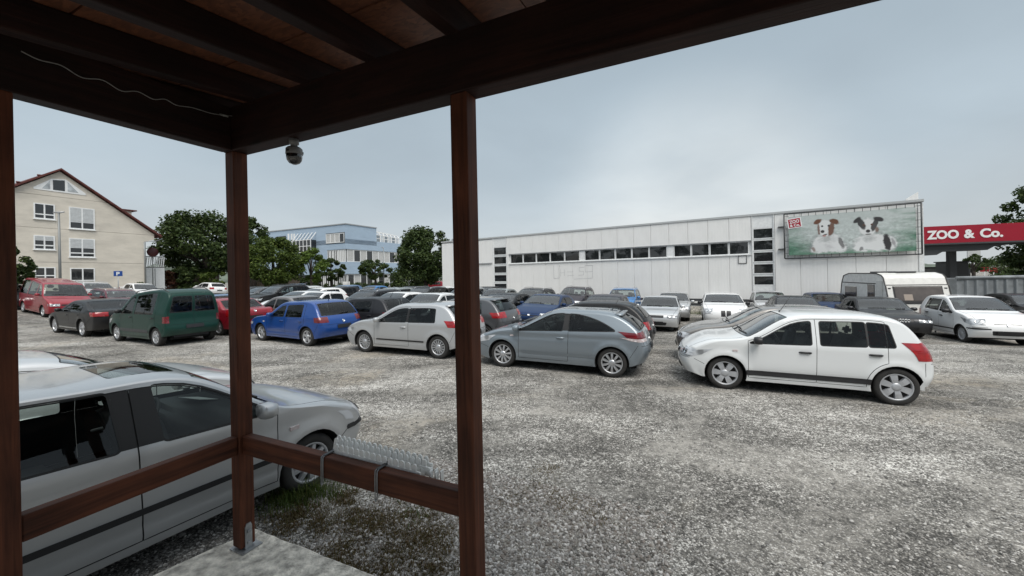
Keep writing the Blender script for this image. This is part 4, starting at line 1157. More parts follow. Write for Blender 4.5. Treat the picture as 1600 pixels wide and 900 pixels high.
def gravel_mat():
    m, N, L, b = mat_new('crushed_stone_gravel')
    tc = N.new('ShaderNodeTexCoord')
    def nz(scale, det=5, rough=.55, sx=(1, 1, 1), dist=0):
        mp = N.new('ShaderNodeMapping'); mp.inputs['Scale'].default_value = sx
        n = N.new('ShaderNodeTexNoise'); n.inputs['Scale'].default_value = scale; n.inputs['Detail'].default_value = det; n.inputs['Roughness'].default_value = rough; n.inputs['Distortion'].default_value = dist
        L.new(tc.outputs['Object'], mp.inputs[0]); L.new(mp.outputs[0], n.inputs['Vector']); return n
    def rng(src, a, b_, c, d):
        r = N.new('ShaderNodeMapRange'); r.inputs[1].default_value = a; r.inputs[2].default_value = b_; r.inputs[3].default_value = c; r.inputs[4].default_value = d
        L.new(src, r.inputs[0]); return r.outputs[0]
    def mul(a, b_):
        x = N.new('ShaderNodeMath'); x.operation = 'MULTIPLY'; L.new(a, x.inputs[0]); L.new(b_, x.inputs[1]); return x.outputs[0]
    v = N.new('ShaderNodeTexVoronoi'); v.inputs['Scale'].default_value = 68; L.new(tc.outputs['Object'], v.inputs['Vector'])
    v2 = N.new('ShaderNodeTexVoronoi'); v2.inputs['Scale'].default_value = 34; L.new(tc.outputs['Object'], v2.inputs['Vector'])
    sepc = N.new('ShaderNodeSeparateColor'); L.new(v.outputs['Color'], sepc.inputs[0])
    sepd = N.new('ShaderNodeSeparateColor'); L.new(v2.outputs['Color'], sepd.inputs[0])
    val = mul(rng(sepc.outputs[0], 0, 1, 0.58, 1.42), rng(sepd.outputs[0], 0, 1, 0.78, 1.22))
    gap = rng(v.outputs['Distance'], 0.35, 0.75, 1.0, 0.68)
    val = mul(val, gap)
    big = nz(0.32, 6, .6, (1, 1.5, 1), .5); mid = nz(1.5, 6, .65, dist=.8); fine = nz(9, 5, .7)
    val = mul(val, rng(big.outputs['Fac'], .32, .68, .74, 1.28))
    val = mul(val, rng(mid.outputs['Fac'], .3, .7, .84, 1.16))
    val = mul(val, rng(fine.outputs['Fac'], .3, .7, .80, 1.20))
    # faint ruts along the driving lane
    rm = N.new('ShaderNodeMapping'); rm.inputs['Rotation'].default_value = (0, 0, R(25)); rm.inputs['Scale'].default_value = (.10, 1.5, 1)
    rn = N.new('ShaderNodeTexNoise'); rn.inputs['Scale'].default_value = 1.0; rn.inputs['Detail'].default_value = 4; rn.inputs['Distortion'].default_value = .4
    L.new(tc.outputs['Object'], rm.inputs[0]); L.new(rm.outputs[0], rn.inputs['Vector'])
    val = mul(val, rng(rn.outputs['Fac'], .35, .65, .90, 1.12))
    # pale trodden dust in patches
    dust = nz(0.55, 7, .62, (1, 1.2, 1), 1.2)
    df = rng(dust.outputs['Fac'], .47, .66, 0, .8)
    r = N.new('ShaderNodeValToRGB'); e = r.color_ramp.elements
    e[0].position = 0.0; e[0].color = (0.022, 0.022, 0.023, 1)
    e[1].position = 1.0; e[1].color = (0.70, 0.68, 0.64, 1)
    for p, c in ((.30, (.068, .066, .062)), (.6, (.215, .205, .188))):
        q = e.new(p); q.color = (*c, 1)
    sc = N.new('ShaderNodeMath'); sc.operation = 'MULTIPLY'; sc.inputs[1].default_value = 0.62
    L.new(val, sc.inputs[0]); L.new(sc.outputs[0], r.inputs[0])
    mx = N.new('ShaderNodeMix'); mx.data_type = 'RGBA'; mx.inputs['B'].default_value = (0.36, 0.343, 0.312, 1)
    dfm = mul(df, rng(fine.outputs['Fac'], .35, .6, .25, 1.0))
    L.new(dfm, mx.inputs['Factor']); L.new(r.outputs[0], mx.inputs['A'])
    sand = nz(0.2, 6, .62, (1, 1.8, 1), .8)
    sf = rng(sand.outputs['Fac'], .54, .66, 0, .6)
    mx2 = N.new('ShaderNodeMix'); mx2.data_type = 'RGBA'; mx2.inputs['B'].default_value = (0.36, 0.315, 0.25, 1)
    L.new(mul(sf, rng(fine.outputs['Fac'], .38, .6, .2, 1.0)), mx2.inputs['Factor']); L.new(mx.outputs['Result'], mx2.inputs['A'])
    L.new(mx2.outputs['Result'], b.inputs['Base Color'])
    b.inputs['Roughness'].default_value = 0.95; b.inputs['Specular IOR Level'].default_value = 0.06
    bp = N.new('ShaderNodeBump'); bp.inputs['Strength'].default_value = 0.6; bp.inputs['Distance'].default_value = 0.014; bp.invert = True
    L.new(v.outputs['Distance'], bp.inputs['Height'])
    bp2 = N.new('ShaderNodeBump'); bp2.inputs['Strength'].default_value = 0.6; bp2.inputs['Distance'].default_value = 0.05
    L.new(mid.outputs['Fac'], bp2.inputs['Height']); L.new(bp.outputs[0], bp2.inputs['Normal'])
    L.new(bp2.outputs[0], b.inputs['Normal'])
    return m
M_GRAVEL = gravel_mat()
def random_tone(name, cols, rough=0.8, var=(0.6, 1.35)):
    """every loose piece gets its own tone"""
    m, N, L, b = mat_new(name)
    g = N.new('ShaderNodeNewGeometry')
    r = N.new('ShaderNodeValToRGB'); r.color_ramp.interpolation = 'LINEAR'
    e = r.color_ramp.elements
    e[0].color = (*cols[0], 1); e[1].color = (*cols[-1], 1)
    for i, c in enumerate(cols[1:-1]):
        q = e.new((i + 1) / (len(cols) - 1)); q.color = (*c, 1)
    L.new(g.outputs['Random Per Island'], r.inputs[0]); L.new(r.outputs[0], b.inputs['Base Color'])
    b.inputs['Roughness'].default_value = rough
    b.inputs['Specular IOR Level'].default_value = 0.25
    return m, N, L, b
M_STONES = random_tone('loose_stone', [(.08, .077, .073), (.20, .193, .183), (.30, .29, .275), (.25, .24, .228), (.38, .365, .345), (.52, .505, .48)], .9)[0]
M_STONES2 = random_tone('bed_stone', [(.08, .075, .07), (.19, .165, .145), (.28, .26, .24), (.21, .20, .19), (.36, .345, .33), (.56, .54, .52)], .9)[0]
def leaf_mat(name, cols):
    m, N, L, b = random_tone(name, cols, .6)
    tr = N.new('ShaderNodeBsdfTranslucent'); L.new(b.inputs['Base Color'].links[0].from_socket, tr.inputs['Color'])
    mx = N.new('ShaderNodeMixShader'); mx.inputs[0].default_value = 0.25
    L.new(b.outputs[0], mx.inputs[1]); L.new(tr.outputs[0], mx.inputs[2]); L.new(mx.outputs[0], N['Material Output'].inputs['Surface'])
    return m
M_LEAF = leaf_mat('dark_leaf', [(.020, .036, .011), (.048, .076, .019), (.030, .052, .015), (.085, .115, .030)])
M_LEAF_M = leaf_mat('green_leaf', [(.028, .052, .010), (.075, .110, .018), (.045, .075, .014), (.12, .155, .030)])
M_LEAF_L = leaf_mat('pale_leaf', [(.05, .09, .014), (.10, .15, .025), (.07, .12, .02), (.14, .19, .035)])
M_LEAF_R = leaf_mat('red_leaf', [(.05, .018, .012), (.09, .03, .018), (.035, .035, .012)])
M_BARK = plain('bark', (.05, .04, .032), .9, noise=.4, nscale=6)
M_GRASS = leaf_mat('grass_blade', [(.04, .075, .015), (.08, .12, .025), (.12, .13, .04)])
M_MOSS = leaf_mat('moss', [(.075, .062, .028), (.12, .105, .04), (.12, .07, .035), (.16, .13, .065)])
M_CONC = plain('old_concrete', (.58, .54, .475), .9, noise=.5, nscale=16, bump=1.0, bscale=45)

# ------------------------------------------------------------------ ground
def graded(lims):
    out = []
    for a, b, s in lims: out += list(np.arange(a, b, s))
    return np.array(out + [lims[-1][1]], float)
gx = graded([(-3000, -200, 400), (-200, -60, 20), (-60, 60, 1.5), (60, 200, 20), (200, 3000, 400)])
gy = graded([(-60, -10, 10), (-10, 50, 1.2), (50, 120, 5), (120, 400, 40), (400, 4000, 600)])
GX, GY = np.meshgrid(gx, gy)
GZ = np.array([[ground_z(x, y) for x in gx] for y in gy])
nx_, ny_ = len(gx), len(gy)
idx = np.arange(nx_ * ny_).reshape(ny_, nx_)
quads = np.c_[idx[:-1, :-1].ravel(), idx[:-1, 1:].ravel(), idx[1:, 1:].ravel(), idx[1:, :-1].ravel()]
tag(link('ground', np_mesh('ground', np.c_[GX.ravel(), GY.ravel(), GZ.ravel()], quads, [M_GRAVEL], smooth=True)), kind='structure')

def hill(name, pts, depth, base, mat):
    """a far ridge with its own depth"""
    vs, fs = [], []
    n = len(pts)
    for j, (f, hgt) in enumerate(((0, 0), (.35, .7), (.7, 1), (1, .9), (1.6, 0))):
        for (x, y, h) in pts:
            vs.append((x * (1 + depth * f / 900), y + depth * f, base + h * hgt))
    for j in range(4):
        for i in range(n - 1): fs.append((j * n + i, j * n + i + 1, (j + 1) * n + i + 1, (j + 1) * n + i))
    return tag(link(name, np_mesh(name, vs, fs, [mat], smooth=True)), kind='structure')
M_HILL = plain('wooded_hill', (.09, .11, .085), 1.0, noise=.5, nscale=.05)
rr = random.Random(5)
hp = []
for i, px in enumerate(np.arange(1300, 2300, 25)):
    p = at_depth(px, 415, 900); hp.append((p.x, 900, 2 + 14 + 9 * math.sin(i * .6) + rr.uniform(-3, 3)))
hill('hills', hp, 200, 0, M_HILL)
hp = []
for i, px in enumerate(np.arange(-300, 720, 25)):
    p = at_depth(px, 430, 420); hp.append((p.x, 420, 12 + 30 * math.exp(-((px - 250) / 90.) ** 2) + rr.uniform(-2, 2)))
hill('hills', hp, 160, 0, M_HILL)

# ------------------------------------------------------------------ open timber shelter we stand in
U = Vector((.907, -.421, 0)).normalized()      # along its front beam, to the right and nearer
V = Vector((-.421, -.907, 0)).normalized()     # along its left side, towards us
SLAB_Z = 0.45
COR = Vector((-1.85, 2.60, 0))                 # corner post
def sh(t, s, z): p = COR + U * t + V * s; return Vector((p.x, p.y, z))
frameM = Matrix(((U.x, -V.x, 0, 0), (U.y, -V.y, 0, 0), (0, 0, 1, 0), (0, 0, 0, 1)))
shelter = empty('timber_shelter', sh(0, 0, SLAB_Z), 'open timber shelter with dark red-brown posts, rails and a low board roof', 'shelter')
BZ = 2.25 + .86                                # underside of the beams
def timber(name, a, b, w, h, mat=None, parent=None, bev=.006):
    """a squared timber whose own x axis runs along it, so the grain does too"""
    a, b = Vector(a), Vector(b)
    d = (b - a); l = d.length; d.normalize()
    up = Vector((0, 0, 1)) if abs(d.z) < .9 else V
    y = up.cross(d).normalized(); z = d.cross(y)
    mb = MB().box(0, l, -w / 2, w / 2, -h / 2, h / 2)
    o = mb.build(name, mat or M_WOODX, bevel=bev, seg=2)
    M = Matrix(((d.x, y.x, z.x, a.x), (d.y, y.y, z.y, a.y), (d.z, y.z, z.z, a.z), (0, 0, 0, 1)))
    o.parent = parent or shelter
    o.matrix_parent_inverse = Matrix.Translation(sh(0, 0, SLAB_Z)).inverted()
    o.matrix_basis = M
    return o
PW = .092
M_STEEL = plain('galvanised_steel', (.36, .37, .38), .42, metal=.7, noise=.3, nscale=20)
for t, s in ((0, 0), (1.80, 0), (0, 1.00), (4.2, 0), (4.2, 3.3)):
    top = BZ + (.002 if s < 3 else .3)
    o = timber('post', sh(t, s, SLAB_Z + .02), sh(t, s, top), PW, PW)
    if t == 0 and s == 0:
        # galvanised post shoe, let into the post
        mb = MB()
        mb.box(-.07, .06, -.06, .085, 0, .008)
        mb.prism([(-.022, .0), (.022, .0), (.022, .15), (.014, .172), (-.014, .172), (-.022, .15)], PW / 2 - .004, PW / 2 + .007, plane='xz')
        a = [(0.0, .12), (0.0, .045)]
        for x, z in a: mb.add([(x - .01, PW / 2 + .005, z - .01), (x + .01, PW / 2 + .005, z - .01), (x + .01, PW / 2 + .016, z - .008), (x - .01, PW / 2 + .016, z - .008), (x - .01, PW / 2 + .005, z + .01), (x + .01, PW / 2 + .005, z + .01), (x + .01, PW / 2 + .016, z + .008), (x - .01, PW / 2 + .016, z + .008)],
                              [(0, 1, 2, 3), (4, 7, 6, 5), (3, 2, 6, 7), (0, 3, 7, 4), (1, 5, 6, 2)])
        f = mb.build('post_shoe', M_STEEL)
        f.parent = o
        bpy.context.view_layer.update()
        Wm = Matrix.Translation(sh(0, 0, SLAB_Z + .001)) @ Matrix(((V.x, U.x, 0, 0), (V.y, U.y, 0, 0), (0, 0, 1, 0), (0, 0, 0, 1)))
        f.matrix_world = Wm
BH = .285
timber('beam', sh(-.05, 0, BZ + BH / 2), sh(4.35, 0, BZ + BH / 2), .11, BH, M_WOODSH)
timber('beam', sh(0, .056, BZ + BH / 2), sh(0, 4.2, BZ + BH / 2), .10, BH, M_WOODSH)
timber('beam', sh(-.05, 3.4, BZ + BH / 2 - .36), sh(4.35, 3.4, BZ + BH / 2 - .36), .11, BH, M_WOODSH)
RZ = 2.25 - 1.095
timber('rail', sh(PW / 2 + .001, -.004, RZ), sh(1.80 - PW / 2 - .001, -.004, RZ), .062, .122)
timber('rail', sh(.004, PW / 2 + .001, RZ), sh(.004, 1.00 - PW / 2 - .001, RZ), .062, .122)
# rafters fall towards us
SL = math.tan(R(6.4))
rz0 = BZ + BH
for t in np.arange(-.31, 4.3, .505):
    timber('rafter', sh(t + .07, -.35, rz0 + .075 + .35 * SL), sh(t + .07, 3.6, rz0 + .075 - 3.6 * SL), .075, .15, M_WOODSH)
# roof boards lie across the rafters
k = 0
for s in np.arange(-.40, 3.6, .625):
    z = lambda q: rz0 + .152 + .009 - q * SL
    for t0, t1 in ((-.5, 2.06), (2.066, 4.45)):
        a, b = sh(t0, s + .31, z(s + .31)), sh(t1, s + .31, z(s + .31))
        o = timber('roof_board', a, b, .619, .018, M_OSB, bev=0)
        o.matrix_basis = o.matrix_basis @ Matrix.Rotation(math.atan(SL), 4, 'X')

a, b = sh(-.55, 1.63, rz0 + .152 + .022 - 1.63 * SL), sh(4.5, 1.63, rz0 + .152 + .022 - 1.63 * SL)
o = timber('added_roof_sheet', a, b, 4.2, .006, M_BLACK, bev=0)  # unseen sheet added over the boards to stop light leaking through their gaps
o.matrix_basis = o.matrix_basis @ Matrix.Rotation(math.atan(SL), 4, 'X')
# concrete slab with a broken edge
def slab():
    c = [at_z(395, 823, SLAB_Z), at_z(362, 843, SLAB_Z), at_z(234, 900, SLAB_Z)]
    d = (c[2] - c[1]).normalized()
    e = at_z(590, 900, SLAB_Z); de = (e - c[0]).normalized()
    rr = random.Random(3)
    edge = []
    def run(a, b, n):
        for i in range(n):
            p = a + (b - a) * (i / n); q = (b - a).normalized().cross(Vector((0, 0, 1)))
            edge.append(p + q * rr.uniform(-.005, .005))
    far_r = c[0] + de * 4.9; far_l = c[2] + d * 2.6
    run(far_l, c[1], 26); run(c[1], c[0], 5); run(c[0], far_r, 60)
    edge.append(far_r); edge.append(far_r + V * 4.5); edge.append(far_l + V * 2.2)
    bm = bmesh.new()
    top = [bm.verts.new((p.x, p.y, SLAB_Z)) for p in edge]
    cen = sum(edge, Vector()) / len(edge)
    bot = [bm.verts.new((p.x + (cen.x - p.x) * .006, p.y + (cen.y - p.y) * .006, -.15)) for p in edge]
    bm.faces.new(top)
    n = len(edge)
    for i in range(n): bm.faces.new((top[i], bot[i], bot[(i + 1) % n], top[(i + 1) % n]))
    bmesh.ops.recalc_face_normals(bm, faces=bm.faces)
    me = bpy.data.meshes.new('concrete_slab'); bm.to_mesh(me); bm.free(); me.materials.append(M_CONC)
    o = link('concrete_slab', me); tag(o, kind='structure')
    b = o.modifiers.new('b', 'BEVEL'); b.width = .012; b.segments = 2; b.limit_method = 'ANGLE'
    return edge
slab_edge = slab()

# dome camera under the front beam
pc = at_plane(459.5, 229, sh(0, 0, 0), -V)
pc = sh((pc - COR).dot(U), 0, BZ)
M_CAMW = plain('grey_camera_shell', (.15, .15, .15), .45)
M_DOME = plain('black_dome', (.006, .006, .007), .08, coat=1)
dc = empty('dome_camera', pc, 'small grey dome surveillance camera with a black globe hanging under the front beam', 'camera')
MB().lathe([(0, 0.001), (.028, .001), (.028, -.03), (.02, -.034), (.02, -.05)], 20).build('bracket', M_CAMW, dc)
MB().lathe([(.0, -.048), (.036, -.05), (.046, -.060), (.048, -.092), (.046, -.095)], 28).build('shell', M_CAMW, dc)
MB().lathe([(.045, -.093), (.045, -.112), (.041, -.130), (.029, -.146), (.011, -.154), (0, -.155)], 28).build('globe', M_DOME, dc)
for a in (.6, 2.6, 4.4):
    MB(Matrix.Rotation(a, 4, 'Z')).box(.045, .050, -.008, .008, -.085, -.073).build('screw_cap', M_RUBBER, dc)
# cable slung along the left beam
M_CABLE = plain('grey_cable', (.20, .195, .185), .5)
cp = []
for px, py in ((33, 80), (60, 93), (95, 102), (128, 121), (160, 125), (190, 142), (215, 143), (240, 155), (258, 155), (275, 164), (300, 168), (330, 177), (350, 180), (375, 181), (395, 174), (414, 170)):
    q = at_plane(px, py, sh(.06, 0, 0), U); cp.append(q)
_, cc = crom(np.array([tuple(p) for p in cp]), 6)
cw = empty('cable', cp[0], 'thin pale cable sagging in waves along the inside of the left beam', 'cable')
mbc = MB(Matrix.Translation(-cp[0])); mbc.tube([Vector(p) for p in cc], .0028, 5); mbc.build('wire', M_CABLE, cw)
j = cp[12] - cp[0]; mbc = MB(); mbc.tube([j - Vector((.02, .01, -.002)), j + Vector((.02, .012, -.004))], .007, 8); mbc.build('plug', M_CABLE, cw)

# white plastic edging laid on the right-hand rail, and the two straps
M_PLAST = plain('weathered_white_plastic', (.86, .86, .84), .45, noise=.18, nscale=6)
ed = empty('plastic_edging', sh(.80, -.02, RZ + .061), 'folded white plastic lawn edging with rounded teeth lying on the right rail', 'edging')
tooth = MB()
tooth.prism([(-.0145, -.035), (.0145, -.035), (.0145, .032), (.0105, .042), (0, .046), (-.0105, .042), (-.0145, .032)], -.004, .004, plane='xz')
tm = tooth.mesh('tooth', M_PLAST)
base = MB()
for row, (off, n, t0, up, tl) in enumerate(((-.085, 17, .79, .022, .02), (-.045, 15, .84, .010, .0), (-.120, 17, .78, .026, .03))):
    for i in range(n):
        t = t0 + i * .0415
        sag = -.012 * ((i / n) ** 1.6)
        p = sh(t, off, RZ + .055 + up + sag)
        o = link('tooth', tm, ed)
        o.matrix_world = Matrix.Translation(p) @ frameM.to_3x3().to_4x4() @ Matrix.Rotation(.10 * math.sin(i * 1.7 + row), 4, 'Z') @ Matrix.Rotation(R(-12 + 6 * row), 4, 'X')
        o.matrix_parent_inverse = Matrix.Translation(-ed.location)
    a = sh(t0 - .01, off, RZ + .045 + up); b = sh(t0 + n * .0415, off, RZ + .045 + up - .012)
    base.bar(a - ed.location, b - ed.location, .008, .045)
for i in range(5):
    p = sh(.79 + 17 * .0415 + i * .018, -.09 + .02 * (i % 2), RZ + .03)
    base.bar(p - ed.location + Vector((0, 0, -.05)), p - ed.location + Vector((0, 0, .045)), .026, .006, up=U)
base.build('strip', M_PLAST, ed)
for t, lb in ((.817, 'bent steel strap hooked over the right rail nearest the corner post'), (1.23, 'bent steel strap hooked over the middle of the right rail')):
    st = empty('steel_strap', sh(t, 0, RZ), lb, 'strap', 'straps over the right rail')
    mb = MB()
    P = lambda s, z: sh(t, s, RZ + z) - sh(t, 0, RZ)
    for dt in (-.007, .007):
        o_ = U * dt
        mb.tube([P(-.10, .068) + o_, P(.02, .066) + o_, P(.032, .062) + o_, P(.034, .03) + o_, P(.036, -.085) + o_], .0032, 6)
    mb.tube([P(.036, -.085) - U * .007, P(.038, -.098), P(.036, -.085) + U * .007], .0032, 6)
    mb.build('wire', M_STEEL, st)
    MB().bar(P(-.11, .07), P(.02, .068), .022, .004).build('clip', M_BLACK, st)

# ------------------------------------------------------------------ long white hall
WA = Vector((at_depth(1443, 400, 19.6).x, 19.6, 0))       # right-hand corner
WD = Vector((-.836, .549, 0)).normalized()                # along the wall to the left
WN = Vector((-.549, -.836, 0)).normalized()               # its face looks this way
hall_M = Matrix(((WD.x, WN.x, 0, WA.x), (WD.y, WN.y, 0, WA.y), (0, 0, 1, 0), (0, 0, 0, 1)))
def on_wall(px, py):
    p = at_plane(px, py, WA, WN); q = p - WA
    return q.dot(WD), p.z
def panel_mat():
    m, N, L, b = mat_new('white_ribbed_cladding')
    tc = N.new('ShaderNodeTexCoord')
    n = N.new('ShaderNodeTexNoise'); n.inputs['Scale'].default_value = 3.0; n.inputs['Detail'].default_value = 7; n.inputs['Roughness'].default_value = .65
    mp = N.new('ShaderNodeMapping'); mp.inputs['Scale'].default_value = (.8, 1, .18)
    L.new(tc.outputs['Object'], mp.inputs[0]); L.new(mp.outputs[0], n.inputs['Vector'])
    r = N.new('ShaderNodeValToRGB'); e = r.color_ramp.elements
    e[0].position = .25; e[0].color = (.77, .765, .75, 1); e[1].position = .6; e[1].color = (.84, .835, .82, 1)
    L.new(n.outputs['Fac'], r.inputs[0]); L.new(r.outputs[0], b.inputs['Base Color'])
    w = N.new('ShaderNodeTexWave'); w.bands_direction = 'X'; w.inputs['Scale'].default_value = 1.9
    L.new(tc.outputs['Object'], w.inputs['Vector'])
    bp = N.new('ShaderNodeBump'); bp.inputs['Strength'].default_value = .16; bp.inputs['Distance'].default_value = .02
    L.new(w.outputs['Fac'], bp.inputs['Height']); L.new(bp.outputs[0], b.inputs['Normal'])
    b.inputs['Roughness'].default_value = .45
    return m
M_PANEL = panel_mat()
M_WHITE = plain('white_frame', (.78, .79, .79), .4, noise=.08)
M_CAPPING = plain('grey_capping', (.38, .39, .40), .4, metal=.3)
M_EDGE = plain('pale_edge_trim', (.50, .51, .51), .4, metal=.2)
M_DGREY = plain('dark_grey_metal', (.05, .052, .055), .5)
def pane_mat():
    m, N, L, b = mat_new('window_glass')
    b.inputs['Base Color'].default_value = (.018, .02, .022, 1); b.inputs['Roughness'].default_value = .03
    b.inputs['Specular IOR Level'].default_value = .9
    tc = N.new('ShaderNodeTexCoord'); n = N.new('ShaderNodeTexNoise'); n.inputs['Scale'].default_value = .7
    L.new(tc.outputs['Object'], n.inputs['Vector'])
    bp = N.new('ShaderNodeBump'); bp.inputs['Strength'].default_value = .08; bp.inputs['Distance'].default_value = .1
    L.new(n.outputs['Fac'], bp.inputs['Height']); L.new(bp.outputs[0], b.inputs['Normal'])
    return m
M_PANE = pane_mat()
hall = empty('hall', WA, 'long low white-clad hall with a strip of dark windows and a flat roof', 'hall')
hall.matrix_world = hall_M
tR, zTop = on_wall(1443, 311)
tL, zTopL = on_wall(690, 377)
zTop = 5.62
LEN = tL
W0, DEP = 0.0, 14.0
mb = MB().box(.0, LEN, -DEP, -.10, -1.6, zTop - .05)
mb.build('wall', M_WHITE, hall)
MB().box(-.06, LEN + .05, -DEP - .05, -.02, zTop - .05 + .002, zTop + .06).build('roof', M_CAPPING, hall)
MB().box(-.05, LEN + .04, -.10, .05, zTop - .035, zTop + .085).build('roof_edge', M_EDGE, hall)
# window openings measured on the wall
zb1 = on_wall(900, 407.5)[1]; zt1 = on_wall(900, 393.0)[1]
zb2 = on_wall(1110, 400.0)[1]; zt2 = on_wall(1110, 379.0)[1]
WZ0, WZ1 = (zb1 + zb2) / 2, (zt1 + zt2) / 2
groups = [(797, 905.5, 5), (913, 1042.5, 5), (1052.5, 1170.5, 4)]
cols = [(771, 791, [(386, 398.5), (400.5, 413), (415, 427), (429, 440.5), (442.5, 453)], 372), (1176.5, 1209, [(356, 373), (374.5, 391.5), (393, 409.5), (411.5, 428), (430.5, 446)], 338)]
col_t = []
for c in cols:
    a, b = on_wall(c[0], 400)[0], on_wall(c[1], 400)[0]; col_t.append((b, a))
strip_t0, strip_t1 = on_wall(1170.5, 390)[0] - .12, on_wall(797, 403)[0] + .12
PT = .045
def panels(t0, t1, z0, z1, step=1.21):
    n = max(1, round((t1 - t0) / step)); w = (t1 - t0) / n
    for i in range(n):
        key = (round(w, 4), round(z1 - z0, 4))
        if key not in panels.c:
            pm = MB().box(0, w - .014, -.10 + .001, PT - .045, 0, z1 - z0); panels.c[key] = pm.mesh('panel', M_PANEL)
        o = link('panel', panels.c[key], hall, (t0 + i * w, random.Random(i + int(t0 * 10)).uniform(-.003, .003), z0))
        b = o.modifiers.new('b', 'BEVEL'); b.width = .006
panels.c = {}
ZB = -1.0
zt_ = zTop - .038
cB0, cB1 = col_t[1]; cA0, cA1 = col_t[0]
panels(0.18, cB0 - .06, ZB, zt_); panels(cB1 + .06, strip_t0, ZB, zt_, 1.3)
panels(strip_t0, strip_t1, WZ1 + .05, zt_); panels(strip_t0, strip_t1, ZB, WZ0 - .06)
panels(strip_t1, cA0 - .06, ZB, zt_, 2.0); panels(cA1 + .06, LEN, ZB, zt_ - .12)
def window(parent, t0, t1, z0, z1, y, fw=.05, mull=0, mats=(None, None), glassmat=None, rails=()):
    mb = MB()
    mb.box(t0, t1, y - .06, y + .012, z0, z0 + fw); mb.box(t0, t1, y - .06, y + .012, z1 - fw, z1)
    mb.box(t0, t0 + fw, y - .06, y + .010, z0 + fw, z1 - fw); mb.box(t1 - fw, t1, y - .06, y + .010, z0 + fw, z1 - fw)
    for i in range(mull):
        t = t0 + (t1 - t0) * (i + 1) / (mull + 1)
        mb.box(t - fw / 2, t + fw / 2, y - .06, y + .008, z0 + fw, z1 - fw)
    for zz in rails: mb.box(t0 + fw, t1 - fw, y - .06, y + .006, zz - fw / 2, zz + fw / 2)
    o = mb.build('window', mats[0] or M_WHITE, parent)
    MB().box(t0 + fw - .004, t1 - fw + .004, y - .05, y - .028, z0 + fw - .004, z1 - fw + .004).build('pane', glassmat or M_PANE, o)
    return o
for (xa, xb, n) in groups:
    ta, tb = on_wall(xb, 395)[0], on_wall(xa, 395)[0]
    w = (tb - ta) / n
    for i in range(n): window(hall, ta + i * w + .01, ta + (i + 1) * w - .01, WZ0 - .0, WZ1, -.035, .045)
ga, gb = on_wall(905.5, 395)[0], on_wall(913, 395)[0]
MB().box(gb, ga, -.10, -.01, WZ0, WZ1).build('infill', M_WHITE, hall)
ga, gb = on_wall(1042.5, 395)[0], on_wall(1052.5, 395)[0]
MB().box(gb, ga, -.10, -.01, WZ0, WZ1).build('infill', M_WHITE, hall)
MB().box(strip_t0 + .0, strip_t1, -.06, .075, WZ0 - .06, WZ0 - .002).build('sill', M_WHITE, hall)
MB().box(strip_t0 + .0, strip_t1, -.06, .06, WZ1 + .002, WZ1 + .05).build('lintel', M_CAPPING, hall)
for (xa, xb, ys, yt), (ta, tb) in zip(cols, col_t):
    xm = (xa + xb) / 2
    for (y0, y1) in ys:
        window(hall, ta, tb, on_wall(xm, y1)[1], on_wall(xm, y0)[1], -.04, .05)
    zlow = on_wall(xm, ys[-1][1])[1]
    MB().box(ta, tb, -.10, -.03, ZB, zlow - .01).build('infill', M_WHITE, hall)
    MB().box(ta, tb, -.10, -.025, on_wall(xm, ys[0][0])[1] + .01, zt_).build('infill', M_WHITE, hall)
    for tt in (ta - .05, tb + .005): MB().box(tt, tt + .045, -.10, .03, ZB, zt_ - .002).build('mullion', M_WHITE, hall)
# small things on the wall
t1, z1 = on_wall(1153.5, 412); t0, z0 = on_wall(1167, 399)
mb = MB(); mb.box(t0, t1, 0.001, .04, z1, z1 + .03); mb.box(t0, t1, .001, .04, z0 - .03, z0); mb.box(t0, t0 + .03, .001, .04, z1 + .03, z0 - .03); mb.box(t1 - .03, t1, .001, .04, z1 + .03, z0 - .03)
mb.build('vent_frame', M_DGREY, hall)
t1, z1 = on_wall(748, 413); t0, z0 = on_wall(769, 409)
MB().box(t0, t1, .001, .09, z1, z1 + .09).build('pipe', M_CAPPING, hall)
# outline left behind by a removed sign
def trace(px_pts, w=.013):
    mb = MB()
    for a, b in zip(px_pts[:-1], px_pts[1:]):
        ta, za = on_wall(*a); tb, zb = on_wall(*b)
        mb.bar((ta, .004, za), (tb, .004, zb), w, .006, up=(0, 1, 0))
    mb.build('sign_outline', M_CAPPING, hall)
trace([(865, 415), (865.5, 435), (874, 434.5), (873.5, 419), (875, 414)])
trace([(876, 421), (876, 432)]); trace([(876, 426.5), (882, 426)]); trace([(882, 421), (882, 431)])
trace([(886, 431), (897, 430)]); trace([(886, 425), (896, 424.6)])
trace([(904, 430), (912, 429.5), (912, 424), (905, 423.6), (905, 418), (913, 417.5)])
trace([(897, 436), (926, 434.5), (926, 414.5), (914, 415)]); trace([(914, 415), (914.5, 425), (926, 424)])
# upstands on the roof
for px in (695, 699, 703):
    t, z = on_wall(px, 372); MB().box(t - .16, t + .16, -1.6, -1.2, zTop + .06, zTop + .42).build('roof_vent', M_CAPPING, hall)
t0 = on_wall(1441, 310)[0] - .0; t1 = on_wall(1420, 315)[0]
MB().prism([(t0 + .02, zTop + .09), (t1, zTop + .09), (t1, zTop + .22), (t0 + .02, zTop + .55)], -.6, -.5, plane='xz').build('parapet', M_PANEL, hall)
MB().box(-.02, .17, -.09, .03, ZB, zTop - .13).build('corner_post', M_WHITE, hall)
